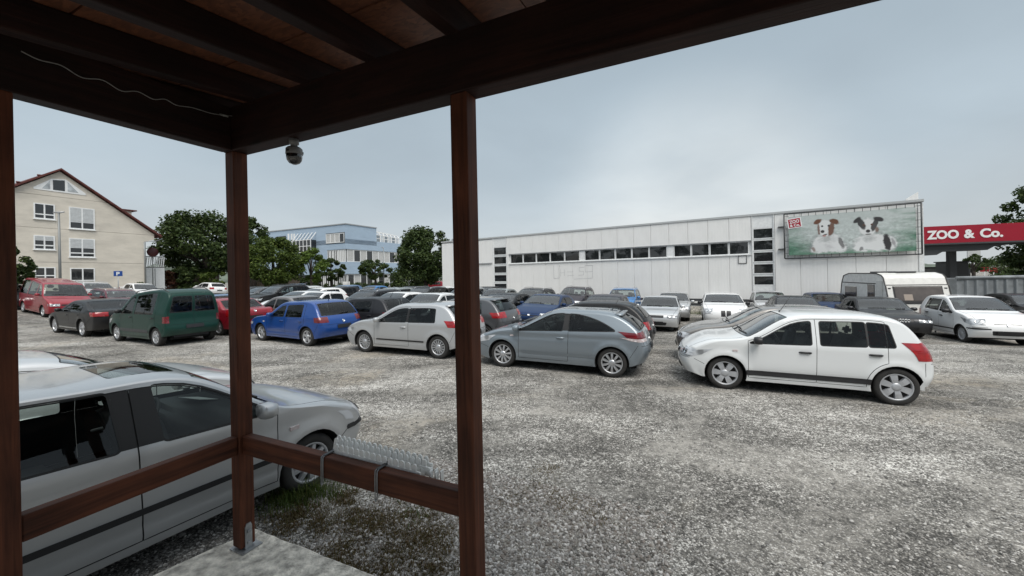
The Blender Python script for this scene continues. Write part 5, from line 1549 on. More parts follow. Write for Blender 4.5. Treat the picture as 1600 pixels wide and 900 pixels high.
# dark guard rail and low concrete kerb wall along its foot
def along_wall(name, t0, t1, y0, y1, z0, z1, mat, parent):
    return MB().box(t0, t1, y0, y1, z0, z1).build(name, mat, parent)
zr1, zr0 = on_wall(1090, 466)[1], on_wall(1090, 476)[1]
rail = empty('guard_rail', WA, 'dark steel guard rail on a low concrete wall along the foot of the white hall', 'guard rail'); rail.matrix_world = hall_M @ Matrix.Translation((0, .35, 0))
along_wall('board', 3.0, 24, .0, .05, zr1 - .16, zr1, M_DGREY, rail)
along_wall('board', 3.0, 24, .0, .05, zr0 - .04, zr0 + .13, M_DGREY, rail)
along_wall('plinth', 3.0, 24, -.25, .02, -1.5, zr0 - .10, M_CONC, rail)

# ------------------------------------------------------------------ billboard with two dogs on a lawn
def billboard():
    a = on_wall(1226, 402); b = on_wall(1441, 317)
    tl_, bl_ = on_wall(1226, 335), on_wall(1226, 404); tr_, br_ = on_wall(1438.5, 318), on_wall(1438.5, 397.5)
    t0, t1 = br_[0], bl_[0]
    z0 = (bl_[1] + br_[1]) / 2; z1 = (tl_[1] + tr_[1]) / 2
    root = empty('billboard', (0, 0, 0), 'large banner of two sheepdogs on grass laced into a pipe frame on the hall', 'billboard')
    root.matrix_world = hall_M @ Matrix.Translation((0, .24, 0))
    mb = MB()
    for p, q in (((t0, z0), (t1, z0)), ((t1, z0), (t1, z1)), ((t1, z1), (t0, z1)), ((t0, z1), (t0, z0))):
        mb.tube([(p[0], 0, p[1]), (q[0], 0, q[1])], .035, 8)
    mb.build('frame', M_DGREY, root)
    mb = MB()
    for zz in (z0 + .55, z1 - .75):
        for tt in (t0 + .3, t1 - .05): mb.box(tt, tt + .35, -.24, -.02, zz, zz + .05)
    mb.build('bracket', M_DGREY, root)
    g = .20
    a0, a1, b0, b1 = t0 + g, t1 - g, z0 + g * .9, z1 - g * .9
    # the print: colours per point of a fine sheet
    nx, ny = 340, 132
    X, Y = np.meshgrid(np.linspace(0, 1, nx), np.linspace(0, 1, ny))       # X from the left as seen, Y up
    rs = np.random.RandomState(4)
    def fbm(sx, sy, oct=4):
        o = np.zeros((ny, nx)); amp = 1
        for k in range(oct):
            gx_, gy_ = int(sx * 2 ** k) + 2, int(sy * 2 ** k) + 2
            gr = rs.rand(gy_, gx_)
            xi = np.linspace(0, gx_ - 1.001, nx); yi = np.linspace(0, gy_ - 1.001, ny)
            x0, y0 = xi.astype(int), yi.astype(int); fx, fy = (xi - x0)[None, :], (yi - y0)[:, None]
            v = (gr[y0][:, x0] * (1 - fx) + gr[y0][:, x0 + 1] * fx) * (1 - fy) + (gr[y0 + 1][:, x0] * (1 - fx) + gr[y0 + 1][:, x0 + 1] * fx) * fy
            o += amp * (v - .5); amp *= .55
        return o
    img = np.zeros((ny, nx, 3))
    lawn = np.array([.085, .19, .13]); pale = np.array([.47, .515, .505])
    edge = np.abs(X - .5) * 2
    f = np.clip(1.40 - (1 - Y) * .45 - edge ** 2 * (1.05 - .55 * Y) + fbm(6, 14) * .7, 0, 1)
    f = np.clip(f * np.clip((Y + .04) / .22, .15, 1), 0, 1)
    img[:] = lawn + (pale - lawn) * f[..., None]
    img *= (1 + fbm(60, 34, 3) * .55 * np.clip(1.1 - Y, 0.1, 1))[..., None]
    asp = (a1 - a0) / (b1 - b0)
    def blob(cx, cy, rx, ry, col, ang=0.0, soft=.25, rough=.25, al=1.0):
        dx, dy = (X - cx) * asp, Y - cy
        c, s = math.cos(ang), math.sin(ang)
        u, v = (dx * c + dy * s) / rx, (-dx * s + dy * c) / ry
        d = np.sqrt(u * u + v * v) + fbm(40, 24, 3) * rough
        a = np.clip((1 - d) / soft, 0, 1) * al
        img[:] = img * (1 - a[..., None]) + np.array(col) * a[..., None]
    Wh, Br, Bk, Gy, Pk = (.66, .67, .67), (.13, .055, .03), (.035, .033, .035), (.33, .33, .34), (.42, .22, .2)
    Sh = (.22, .24, .24)
    # left dog: white, lying; brown half mask, tilted head
    for (cx, cy, rx, ry) in ((.335, .25, .36, .30), (.245, .13, .17, .17), (.43, .14, .18, .17)): blob(cx, cy, rx * 1.07, ry * 1.06, Sh, 0, .35, .25, .7)
    blob(.335, .26, .34, .29, Wh); blob(.25, .12, .15, .14, Wh); blob(.43, .13, .16, .14, Wh); blob(.34, .06, .20, .08, Wh)
    blob(.335, .36, .20, .10, Sh, 0, .8, .6, .55); blob(.445, .27, .05, .16, Bk, .25, .4, .5, .75); blob(.215, .13, .04, .08, Br, .3, .5, .5, .7); blob(.35, .19, .10, .12, Gy, .6, .9, .8, .4)
    blob(.32, .64, .185, .25, Sh, .1, .3, .15, .75); blob(.32, .645, .17, .235, Wh, .1, .2, .1); blob(.366, .62, .07, .19, Br, -.18, .3, .25, .95); blob(.263, .62, .028, .19, Br, .05, .4, .35, .85)
    blob(.392, .80, .115, .065, Br, -.55, .3, .25); blob(.253, .82, .105, .062, Br, .65, .3, .25); blob(.318, .74, .035, .14, Wh, .1, .4, .15)
    blob(.292, .70, .026, .026, Bk); blob(.346, .705, .026, .028, Bk); blob(.303, .555, .07, .085, Wh); blob(.294, .565, .044, .042, Bk, 0, .25, .08); blob(.312, .48, .065, .020, Bk, .35, .3, .15, .95); blob(.31, .455, .045, .03, Pk, .2, .4, .2, .8)
    # right dog: black and white, lying
    for (cx, cy, rx, ry) in ((.68, .22, .36, .27), (.80, .19, .18, .22), (.60, .12, .18, .15)): blob(cx, cy, rx * 1.07, ry * 1.06, Sh, 0, .35, .25, .7)
    blob(.68, .22, .34, .26, Wh); blob(.805, .19, .16, .20, Wh); blob(.60, .11, .16, .12, Wh); blob(.70, .06, .22, .08, Wh)
    blob(.795, .22, .075, .22, Bk, .12, .25, .25); blob(.84, .22, .04, .13, Gy, .3, .4, .4); blob(.66, .32, .17, .09, Sh, 0, .8, .6, .55); blob(.60, .10, .04, .07, Bk, -.3, .4, .5, .7)
    blob(.655, .60, .195, .24, Sh, 0, .3, .15, .75); blob(.655, .605, .18, .225, Wh, 0, .2, .1); blob(.606, .69, .066, .16, Bk, .35, .25, .2, .97); blob(.706, .66, .058, .18, Bk, -.3, .25, .2, .95); blob(.735, .78, .115, .06, Bk, -.4, .3, .2); blob(.575, .79, .105, .058, Bk, .8, .3, .2)
    blob(.655, .71, .03, .14, Wh, 0, .4, .15); blob(.722, .54, .045, .08, Br, 0, .5, .25, .8); blob(.625, .655, .026, .026, Br); blob(.684, .66, .026, .026, Br); blob(.625, .655, .014, .016, Bk); blob(.684, .66, .014, .016, Bk)
    blob(.655, .515, .075, .09, Wh); blob(.655, .51, .046, .044, Bk, 0, .25, .08); blob(.657, .435, .065, .020, Bk, 0, .35, .15, .85)
    blob(.5, .0, 2.0, .075, lawn * 1.1, 0, .8, .9, .8)
    img = np.clip(img, 0.005, .8)
    tt = a1 + (a0 - a1) * X; zz = b0 + (b1 - b0) * Y
    vs = np.c_[tt.ravel(), np.full(nx * ny, .0) + .012 * np.sin(X.ravel() * 9) * np.sin(Y.ravel() * 3.1), zz.ravel()]
    id_ = np.arange(nx * ny).reshape(ny, nx)
    fs = np.c_[id_[:-1, :-1].ravel(), id_[1:, :-1].ravel(), id_[1:, 1:].ravel(), id_[:-1, 1:].ravel()]
    m, N, L, b = mat_new('printed_banner')
    at = N.new('ShaderNodeAttribute'); at.attribute_name = 'print'; L.new(at.outputs['Color'], b.inputs['Base Color']); b.inputs['Roughness'].default_value = .5
    me = np_mesh('banner', vs, fs, [m], smooth=True)
    ca = me.color_attributes.new('print', 'FLOAT_COLOR', 'POINT')
    ca.data.foreach_set('color', np.c_[img.reshape(-1, 3), np.ones(nx * ny)].astype(np.float32).ravel())
    link('banner', me, root)
    # lacing between banner and pipe
    mb = MB()
    for tq in np.arange(t0 + .25, t1, .33):
        mb.bar((tq, 0, b1 - .03), (tq, 0, z1), .02, .02, up=(0, 1, 0)); mb.bar((tq, 0, z0), (tq, 0, b0 + .03), .02, .02, up=(0, 1, 0))
    for zq in np.arange(z0 + .3, z1 - .1, .36):
        mb.bar((t0, 0, zq), (a0 + .03, 0, zq), .02, .02); mb.bar((a1 - .03, 0, zq), (t1, 0, zq), .02, .02)
    tag(mb.build('lacing', M_DGREY, root), kind='stuff')
    # small red badge printed in its corner
    M_RED = plain('red_print', (.36, .012, .03), .5)
    cx, cz = a1 - (a1 - a0) * .055, b1 - (b1 - b0) * .17
    bd = MB(Matrix.Translation((cx, .018, cz)) @ Matrix.Rotation(R(7), 4, 'Y'))
    bd.box(-.33, .33, -.002, .004, -.29, .29)
    bo = bd.build('badge', M_WHITE, root)
    bd = MB(Matrix.Translation((cx, .018, cz)) @ Matrix.Rotation(R(7), 4, 'Y')); bd.box(-.28, .28, .004, .008, -.245, .245)
    bd.build('badge_field', M_RED, bo)
    lettering('ZOO', .25, Matrix.Translation((cx, .028, cz)) @ Matrix.Rotation(R(7), 4, 'Y') @ Matrix.Translation((.23, 0, .0)) @ Matrix.Rotation(math.pi, 4, 'Z') @ Matrix.Rotation(math.pi / 2, 4, 'X'), M_WHITE, bo, .46)
    lettering('& Co.', .21, Matrix.Translation((cx, .028, cz)) @ Matrix.Rotation(R(7), 4, 'Y') @ Matrix.Translation((.23, 0, -.20)) @ Matrix.Rotation(math.pi, 4, 'Z') @ Matrix.Rotation(math.pi / 2, 4, 'X'), M_WHITE, bo, .46)
def lettering(txt, size, M, mat, parent, width=None, off=.012, name='lettering', depth=.004):
    cu = bpy.data.curves.new('lettering', 'FONT'); cu.body = txt; cu.size = size; cu.offset = off * size / .25 * .6; cu.extrude = depth; cu.resolution_u = 4
    tmp = bpy.data.objects.new('tmp', cu); COL.objects.link(tmp)
    bpy.context.view_layer.update()
    me = bpy.data.meshes.new_from_object(tmp.evaluated_get(bpy.context.evaluated_depsgraph_get()))
    bpy.data.objects.remove(tmp)
    me.name = name
    xs = [v.co.x for v in me.vertices]
    if width:
        k = width / (max(xs) - min(xs))
        for v in me.vertices: v.co.x = (v.co.x - min(xs)) * k
    me.materials.clear(); me.materials.append(mat)
    o = link(name, me, parent)
    o.matrix_basis = M
    return o
billboard()

# ------------------------------------------------------------------ red canopy with the shop's name
def canopy():
    p0 = at_depth(1440, 381, 24.2); p1 = at_depth(1640, 373, 22.4)
    d = Vector((p1.x - p0.x, p1.y - p0.y, 0)).normalized(); n = Vector((d.y, -d.x, 0))
    L_ = 16.0; h = 1.06; z = p0.z
    M = Matrix(((d.x, n.x, 0, p0.x), (d.y, n.y, 0, p0.y), (0, 0, 1, z), (0, 0, 0, 1)))
    root = empty('shop_canopy', (0, 0, 0), 'red shop canopy lettered in white, jutting out beside the white hall on dark columns', 'canopy')
    root.matrix_world = M
    MR = plain('red_fascia', (.30, .006, .022), .35, noise=.06)
    MB().box(-1.5, L_, -.12, 0, 0, h).build('fascia', MR, root)
    MB().box(-1.5, L_, -7, -.125, .05, h - .06).build('roof', M_DGREY, root)
    MB().box(-1.5, L_, -.13, .02, -.10, -.002).build('lower_edge', M_DGREY, root)
    mb = MB().prism([(-1.5, -.002), (5.0, -.002), (5.0, -.12), (3.6, -.30), (3.3, -.50), (1.2, -.52), (.9, -.72), (-1.5, -.74)], -1.2, -.3, plane='xz')
    mb.build('soffit', M_DGREY, root)
    xc = (at_depth(1522, 400, 23.6) - p0).dot(d)
    for x in (xc, xc + 8):
        MB().box(x - .17, x + .17, -2.2, -1.86, -5.0, -.002 + .05).build('column', M_DGREY, root)
    # lettering measured on the fascia
    def on_f(px, py): q = at_plane(px, py, p0, n) - p0; return q.dot(d), q.z
    x0, zb_ = on_f(1448, 374.2); x1, _ = on_f(1498, 372); x2, _ = on_f(1506, 371); x3, _ = on_f(1523, 371); x4, _ = on_f(1531, 370); x5, _ = on_f(1567, 368.6)
    zb_ = .28; cap = .50
    for txt, a, b in (('ZOO', x0, x1), ('&', x2, x3), ('Co.', x4, x5)):
        lettering(txt, cap / .70, Matrix.Translation((a, .012, zb_)) @ Matrix.Rotation(math.pi / 2, 4, 'X'), M_WHITE, root, b - a, .016, depth=.012)
canopy()
# ------------------------------------------------------------------ beige gabled house on the left
HA = Vector((-42.3, 35.0, 0)); HD = Vector((.42, .907, 0)).normalized(); HN = Vector((.907, -.42, 0)).normalized()
def on_house(px, py):
    p = at_plane(px, py, HA, HN); q = p - HA
    return q.dot(HD), p.z
def render_mat(name, col, streak=.3):
    m, N, L, b = mat_new(name)
    tc = N.new('ShaderNodeTexCoord'); mp = N.new('ShaderNodeMapping'); mp.inputs['Scale'].default_value = (.35, .35, .9)
    n = N.new('ShaderNodeTexNoise'); n.inputs['Scale'].default_value = 1.3; n.inputs['Detail'].default_value = 9; n.inputs['Roughness'].default_value = .68
    L.new(tc.outputs['Object'], mp.inputs[0]); L.new(mp.outputs[0], n.inputs['Vector'])
    r = N.new('ShaderNodeValToRGB'); e = r.color_ramp.elements
    e[0].position = .3; e[0].color = tuple(c * (1 - streak) for c in col) + (1,); e[1].position = .62; e[1].color = (*col, 1)
    L.new(n.outputs['Fac'], r.inputs[0]); L.new(r.outputs[0], b.inputs['Base Color'])
    b.inputs['Roughness'].default_value = .9
    br = N.new('ShaderNodeTexBrick'); br.inputs['Scale'].default_value = 2.2; br.inputs['Mortar Size'].default_value = .012
    br.inputs['Color1'].default_value = (1, 1, 1, 1); br.inputs['Color2'].default_value = (.9, .9, .9, 1); br.inputs['Mortar'].default_value = (0, 0, 0, 1)
    mp2 = N.new('ShaderNodeMapping'); mp2.inputs['Rotation'].default_value = (math.pi / 2, 0, 0)
    L.new(tc.outputs['Object'], mp2.inputs[0]); L.new(mp2.outputs[0], br.inputs['Vector'])
    bp = N.new('ShaderNodeBump'); bp.inputs['Strength'].default_value = .35; bp.inputs['Distance'].default_value = .02
    L.new(br.outputs['Color'], bp.inputs['Height']); L.new(bp.outputs[0], b.inputs['Normal'])
    return m
M_BEIGE = render_mat('beige_blockwork', (.68, .63, .55), .24)
M_ROOFR = plain('dark_red_roof_tile', (.10, .024, .019), .7, noise=.3, nscale=3)
M_SHUT = plain('grey_roller_shutter', (.52, .54, .55), .6, noise=.1)
house = empty('gabled_house', HA, 'tall beige gabled house with white windows and a dark red roof at the left', 'house')
house.matrix_world = Matrix(((HD.x, -HN.x, 0, HA.x), (HD.y, -HN.y, 0, HA.y), (0, 0, 1, 0), (0, 0, 0, 1)))
# house space: x along the gable (to the right), y into the house, z up
rt, rz = on_house(93.7, 266); ct, cz = on_house(224.5, 377); et, ez = on_house(251, 371.5)
sl = (rz - ez) / (et - rt)
lt = rt - (ct - rt) * 1.0; rzw = rz - .12
be_t, be_z = on_house(241, 374.5)
wall_pts = [(lt, -.5), (ct, -.5), (ct, cz - .1), (be_t, be_z), (be_t, rzw - (be_t - rt) * sl), (rt, rzw), (lt, rzw - (rt - lt) * sl)]
DEPH = 12.0
hw = MB().prism(wall_pts, .12, DEPH, plane='xz'); hw.build('wall', M_BEIGE, house)
# the gable face is laid in courses between thin storey joints
zj = [on_house(170, y)[1] for y in (411, 363, 317)]
lv = [-.5] + zj + [rzw]
def gable_clip(z0, z1):
    q = np.array(wall_pts, float); q = clip_half(q, 0, 1, z0 + .012); q = clip_half(q, 0, -1, -(z1 - .012)); return [tuple(p) for p in q]
for z0, z1 in zip(lv[:-1], lv[1:]):
    q = gable_clip(z0, z1)
    if len(q) > 2: MB().prism(q, 0, .119, plane='xz').build('wall_panel', M_BEIGE, house)
for sgn in (1, -1):
    e = (et - rt) - .1
    x1, z1 = rt + sgn * e, rz - e * sl
    up = Vector((sgn * sl, 0, 1)).normalized() * .16
    pts = [(rt, rz), (x1, z1), (x1 + up.x, z1 + up.z), (rt, rz + up.z * 1.25)]
    MB().prism(pts, -.35, DEPH + .3, plane='xz').build('roof', M_ROOFR, house)
    MB().tube([(x1 + .06 * sgn, -.3, z1 + .0), (x1 + .06 * sgn, DEPH, z1 + .0)], .085, 8).build('gutter', M_ROOFR, house)
M_PIPE = plain('zinc_pipe', (.22, .23, .23), .5, metal=.4)
MB().tube([(et + .2, .1, ez - .1), (et - .3, .05, ez - .35), (ct + .06, -.08, ez - .55), (ct + .06, -.08, -.3)], .06, 8).build('downpipe', M_PIPE, house)
def hbox(pxa, pya, pxb, pyb):
    t0, z0 = on_house(pxa, pyb); t1, z1 = on_house(pxb, pya)
    return t0, t1, z0, z1
for (xa, ya, xb, yb, mull, shut, low) in ((52.5, 320, 85.5, 341, 1, 0, .30), (108, 327, 147.5, 357, 1, .70, 0), (52.5, 369, 85.5, 389.5, 1, .36, .30), (108, 374, 148, 401.5, 1, .52, .22), (54, 417.5, 86.5, 436.5, 1, 0, .30), (109.5, 419, 148, 444, 1, 0, .22)):
    t0, t1, z0, z1 = hbox(xa, ya, xb, yb)
    w = MB(); fw = .085; y = -.03
    zc = z1 - shut * (z1 - z0)
    w.box(t0, t1, y - .02, .03, z0, z0 + fw); w.box(t0, t1, y - .02, .03, z1 - fw, z1)
    for a in (t0, t1 - fw): w.box(a, a + fw, y - .018, .03, z0 + fw, z1 - fw)
    tm_ = (t0 + t1) / 2; w.box(tm_ - fw * .55, tm_ + fw * .55, y - .016, .03, z0 + fw, z1 - fw)
    if low: zl = z0 + low * (z1 - z0); w.box(t0 + fw, t1 - fw, y - .014, .03, zl - fw * .6, zl + fw * .6)
    o = w.build('window', M_WHITE, house)
    for a, b in ((t0 + fw - .003, tm_ - fw * .5), (tm_ + fw * .5, t1 - fw + .003)):
        MB().box(a, b, -.012, .02, z0 + fw - .003, z1 - fw + .003).build('pane', M_PANE, o)
    if shut:
        n = max(4, int((z1 - zc) / .13)); sm = MB()
        for i in range(n):
            h = (z1 - fw - zc) / n; sm.box(t0 + fw, t1 - fw, -.042, -.022, zc + i * h + .006, zc + (i + 1) * h - .006)
        tag(sm.build('roller_shutter', M_SHUT, o), kind='stuff')
    MB().box(t0 - .06, t1 + .06, -.12, .02, z0 - .07, z0 - .004).build('sill', M_WHITE, o)
# window in the gable: three lights under the slopes
P4 = [on_house(x, y) for x, y in ((52, 293.5), (81.5, 279.5), (101.5, 280.5), (134, 304.5))]
zb_ = (P4[0][1] + P4[3][1]) / 2 + .05
a, b, c, d = P4[0][0], P4[1][0], P4[2][0], P4[3][0]
zt1, zt2 = P4[1][1], P4[2][1]
f_ = .10
MB().prism([(a, zb_ - .12), (d, zb_ - .12), (d, zb_ + .04), (c + .05, zt2), (b - .05, zt1), (a, zb_ + .04)], -.04, .03, plane='xz').build('gable_window', M_WHITE, house)
gwin = house.children[-1]
M_PALEPANE = plain('pale_curtained_glass', (.42, .45, .47), .12, noise=.35, nscale=2.5)
MB().prism([(b + .03, zb_ + .02), (c - .03, zb_ + .02), (c - .03, zt2 - .1), (b + .03, zt1 - .1)], -.055, -.045, plane='xz').build('pane', M_PANE, gwin)
MB().prism([(a + .5, zb_ + .03), (b - .15, zb_ + .03), (b - .15, zt1 - .2)], -.055, -.045, plane='xz').build('pane', M_PALEPANE, gwin)
MB().prism([(c + .15, zb_ + .03), (d - .5, zb_ + .03), (c + .15, zt2 - .2)], -.055, -.045, plane='xz').build('pane', M_PALEPANE, gwin)
# dormer and chimneys on the slopes
t_, z_ = on_house(190, 327)
MB().box(t_, t_ + 1.9, 3.0, 5.5, z_ - 1.2, z_ + .35).build('dormer', M_BEIGE, house)
MB().box(t_ - .5, t_ + 2.3, 2.8, 5.7, z_ + .352, z_ + .47).build('dormer_roof', M_ROOFR, house)
for px, h in ((66, .55), (33, .5)):
    t_, z_ = on_house(px, 277 if px > 50 else 287)
    MB().lathe([(.10, 0), (.10, h), (.16, h), (.16, h + .12), (0, h + .13)], 10).build('vent_pipe', M_ROOFR, house, loc=(t_, .6, z_ - .35))

# white annexe with a striped balcony, at the right of the house
an = empty('annexe', at_ground(240, 447), 'white low annexe with a railed balcony, between the beige house and the trees', 'building')
def hz_(px, py, dep=2.2):
    p = at_plane(px, py, HA - HN * dep, HN); q = p - HA; return q.dot(HD), p.z
an.matrix_world = house.matrix_world.copy()
t0, z1 = hz_(226.5, 418); t1, _ = hz_(257, 418)
MB().box(t0, t1, 2.2, 8, -.5, z1).build('wall', M_WHITE, an)
for f in (.50,): MB().box(t0 + (t1 - t0) * f - .02, t0 + (t1 - t0) * f + .02, 2.17, 2.199, -.4, z1 - .1).build('joint', M_DGREY, an)
zb2_, zt2_ = hz_(240, 414)[1], hz_(240, 401)[1]
bm_ = MB()
bm_.box(t0, t1, 2.18, 2.22, zt2_ - .04, zt2_ + .04); bm_.box(t0, t1, 2.18, 2.22, z1 + .001, z1 + .08)
bm_.build('railing', M_DGREY, an)
n = 9
for i in range(n):
    a = t0 + (t1 - t0) * i / n; w_ = (t1 - t0) / n
    MB().prism([(a, z1 + .09), (a + w_ * .55, z1 + .09), (a + w_ * 1.25, zt2_ - .05), (a + w_ * .7, zt2_ - .05)], 2.19, 2.21, plane='xz').build('slat', M_WHITE, an)
MB().box(t0, t1 - .6, 5.0, 8, z1, hz_(240, 390)[1]).build('upper_wall', M_WHITE, an)
t_, z_ = hz_(238.5, 394, 1.2)
sgn_ = empty('round_sign', (0, 0, 0), 'dark red round sign on a post beside the annexe balcony', 'sign'); sgn_.matrix_world = house.matrix_world @ Matrix.Translation((t_, 1.2, 0))
MB(Matrix.Translation((0, 0, z_))).lathe([(0, -.05), (.50, -.04), (.52, 0), (.50, .04), (0, .05)], 24, axis='y').build('disc', plain('dark_red_sign', (.07, .012, .014), .5), sgn_)
MB().tube([(0, .07, ground_z(-35, 42)), (0, .07, z_ + .6)], .05, 8).build('post', M_PIPE, sgn_)

# ------------------------------------------------------------------ pale blue office block
BC = Vector((at_depth(541.8, 440, 73).x, 73, 0)); BU = Vector((-.907, .42, 0)).normalized(); BV = Vector((.42, .907, 0)).normalized()
M_BLUE = render_mat('pale_blue_render', (.38, .485, .60), .10)
M_CURT = plain('pale_blind', (.50, .50, .49), .7, noise=.12, nscale=4)
office = empty('office_block', BC, 'pale blue office block with bands of windows and a glazed roof terrace', 'building')
def bx_face(face, a0, a1, y0, y1, z0, z1, mb):
    """a box on the left ('l') or right ('r') face: a along the face from the corner, y outwards"""
    d, n = (BU, Vector((-.42, -.907, 0)).normalized()) if face == 'l' else (BV, Vector((.907, -.42, 0)).normalized())
    pts = [d * a + n * y + Vector((0, 0, z)) for z in (z0, z1) for y in (y0, y1) for a in (a0, a1)]
    mb.add(pts, [(0, 2, 3, 1), (4, 5, 7, 6), (0, 1, 5, 4), (2, 6, 7, 3), (0, 4, 6, 2), (1, 3, 7, 5)])
    return mb
def bz(px, py, face='l'):
    d, n = (BU, Vector((-.42, -.907, 0)).normalized()) if face == 'l' else (BV, Vector((.907, -.42, 0)).normalized())
    p = at_plane(px, py, BC, n); return (p - BC).dot(d), p.z
zT = bz(541.8, 350)[1]
z_ter = bz(545, 380)[1]; z_b1t = bz(541, 391)[1]; z_b1b = bz(541, 409)[1]; z_g = bz(541, 428)[1]
LB, LT, LR = 34.0, bz(588, 358, 'r')[0], bz(626, 380, 'r')[0]
m_ = MB()
def solid(a1, b1, z0, z1):
    q = [Vector((0, 0, 0)), BU * a1, BU * a1 + BV * b1, BV * b1]
    pts = [p + Vector((0, 0, z0)) for p in q] + [p + Vector((0, 0, z1)) for p in q]
    return pts, [(0, 1, 2, 3), (7, 6, 5, 4), (0, 4, 5, 1), (1, 5, 6, 2), (2, 6, 7, 3), (3, 7, 4, 0)]
v, f = solid(LB, LT, z_ter, zT); MB().add(v, f).build('wall', M_BLUE, office)
v, f = solid(LB, LR, z_b1t + .25, z_ter + .9); m = MB().add(v, f); m.build('wall', M_BLUE, office)
inn = [Vector((0, 0, 0))]
def solid_in(a1, b1, z0, z1, g):
    q = [BU * g + BV * g, BU * (a1 - g) + BV * g, BU * (a1 - g) + BV * (b1 - g), BU * g + BV * (b1 - g)]
    pts = [p + Vector((0, 0, z0)) for p in q] + [p + Vector((0, 0, z1)) for p in q]
    return pts, [(0, 1, 2, 3), (7, 6, 5, 4), (0, 4, 5, 1), (1, 5, 6, 2), (2, 6, 7, 3), (3, 7, 4, 0)]
v, f = solid_in(LB, LR, -.5, z_b1t + .3, .35); MB().add(v, f).build('core', M_DGREY, office)
v, f = solid(LB, LR, z_g, z_b1b); MB().add(v, f).build('spandrel', M_BLUE, office)
v, f = solid_in(LB, LR, -.5, .35, .1); MB().add(v, f).build('plinth', M_CONC, office)
MB().add(*solid_in(LB, LT, zT + .001, zT + .18, -.12)).build('coping', M_CAPPING, office)
def blue_windows(face, a0, a1, z0, z1, n, kinds, y=-.2):
    w = (a1 - a0) / n
    for i in range(n):
        fr = MB(); s = a0 + i * w
        bx_face(face, s, s + .08, y, y + .12, z0, z1, fr); bx_face(face, s + w - .08, s + w, y, y + .119, z0, z1, fr)
        bx_face(face, s + .08, s + w - .08, y, y + .118, z0, z0 + .1, fr); bx_face(face, s + .08, s + w - .08, y, y + .117, z1 - .1, z1, fr)
        o = fr.build('window', M_WHITE, office)
        pn = MB(); bx_face(face, s + .07, s + w - .07, y + .03, y + .06, z0 + .09, z1 - .09, pn)
        pn.build('pane', M_CURT if kinds[i % len(kinds)] else M_PANE, o)
aw0 = .3; aw1 = bz(511, 400)[0]
blue_windows('l', aw0, aw1, z_b1b + .02, z_b1t + .2, 11, [1, 1, 1, 1, 1, 0, 0, 1, 0, 1, 0])
v_ = MB(); bx_face('l', aw1, LB, -.3, 0, z_b1b, z_b1t + .25, v_); v_.build('wall', M_BLUE, office)
blue_windows('r', .3, LR - .3, z_b1b + .02, z_b1t + .2, 9, [1, 0, 1, 0, 1, 1])
blue_windows('l', .4, aw1 + 2, .4, z_g - .05, 12, [0, 0, 0, 0, 1, 0], -.34)
blue_windows('r', .4, LR - .3, .4, z_g - .05, 9, [0, 1, 0, 0, 1], -.34)
a1, zz0 = bz(509.5, 381.5); a0, zz1 = bz(538.5, 362.5)
rec = MB(); bx_face('l', a0, a1, .002, .03, zz0, zz1, rec); rec.build('window_recess', M_DGREY, office)
blue_windows('l', a0 + .1, a1 - .1, zz0 + .1, zz1 - .15, 4, [0, 1, 1, 1], .0)
for px in (451, 456, 460):
    a, zz = bz(px, 372); b_ = MB(); bx_face('l', a - .25, a + .25, .002, .05, zz - 1.2, zz + .9, b_); b_.build('window', M_WHITE, office)
a1, zz0 = bz(431, 380); a0, zz1 = bz(447, 370); b_ = MB(); bx_face('l', a0, a1, .002, .05, zz0 + .6, zz1 + .2, b_); b_.build('window', M_PANE, office)
# glazed bay on the left face
M_BAYG = glass_mat('bay_glass', (.30, .33, .35), 1.6)
a1, zz0 = bz(466.5, 396); a0, zz1 = bz(494, 375); _, zz2 = bz(481, 364)
bay = MB(); nn = 5
gl = MB()
for i in range(nn + 1):
    a = a0 + (a1 - a0) * i / nn
    bx_face('l', a - .06, a + .06, 1.2, 1.32, zz0, zz1, bay)
    p0 = BU * a - BV * 1.26 + Vector((0, 0, zz1)); p1 = BU * a + Vector((0, 0, zz2)); bay.bar(p0, p1, .12, .12)
for zz in (zz0, (zz0 + zz1) / 2, zz1): bx_face('l', a0, a1, 1.21, 1.31, zz - .06, zz + .06, bay)
bay.build('bay_frame', M_WHITE, office)
bx_face('l', a0, a1, .01, 1.24, zz0, zz1, gl)
gl.build('bay_glass', M_PANE, office)
# curved winter garden on the terrace
wg = MB(); gg = MB()
A0, A1 = bz(553, 378, 'r')[0] + 0, LR - .4
prof = [(0, z_ter + .85), (0, z_ter + 2.6), (-.35, z_ter + 3.3), (-1.1, z_ter + 3.65), (-3.2, z_ter + 3.75)]
nrm = Vector((.907, -.42, 0)).normalized()
A0 = 1.2
cnt = 12
for i in range(cnt + 1):
    a = A0 + (A1 - A0) * i / cnt
    sc_ = 1 - .28 * i / cnt
    pts = [BV * a + nrm * (y - .25) + Vector((0, 0, z_ter + .85 + (z - z_ter - .85) * sc_)) for y, z in prof]
    for p, q in zip(pts[:-1], pts[1:]): wg.bar(p, q, .17, .17)
    if i < cnt:
        a2 = A0 + (A1 - A0) * (i + 1) / cnt; s2 = 1 - .28 * (i + 1) / cnt
        pt2 = [BV * a2 + nrm * (y - .25) + Vector((0, 0, z_ter + .85 + (z - z_ter - .85) * s2)) for y, z in prof]
        for p, q in zip(pts, pt2): wg.bar(p, q, .15, .15)
        pm1 = (pts[0] + pts[1]) / 2; pm2 = (pt2[0] + pt2[1]) / 2; wg.bar(pm1, pm2, .13, .13)
        for k_ in range(4): gg.add([pts[k_], pt2[k_], pt2[k_ + 1], pts[k_ + 1]], [(0, 1, 2, 3)])
tag(wg.build('winter_garden_frame', M_WHITE, office), kind='stuff'); gg.build('winter_garden_glass', M_BAYG, office)
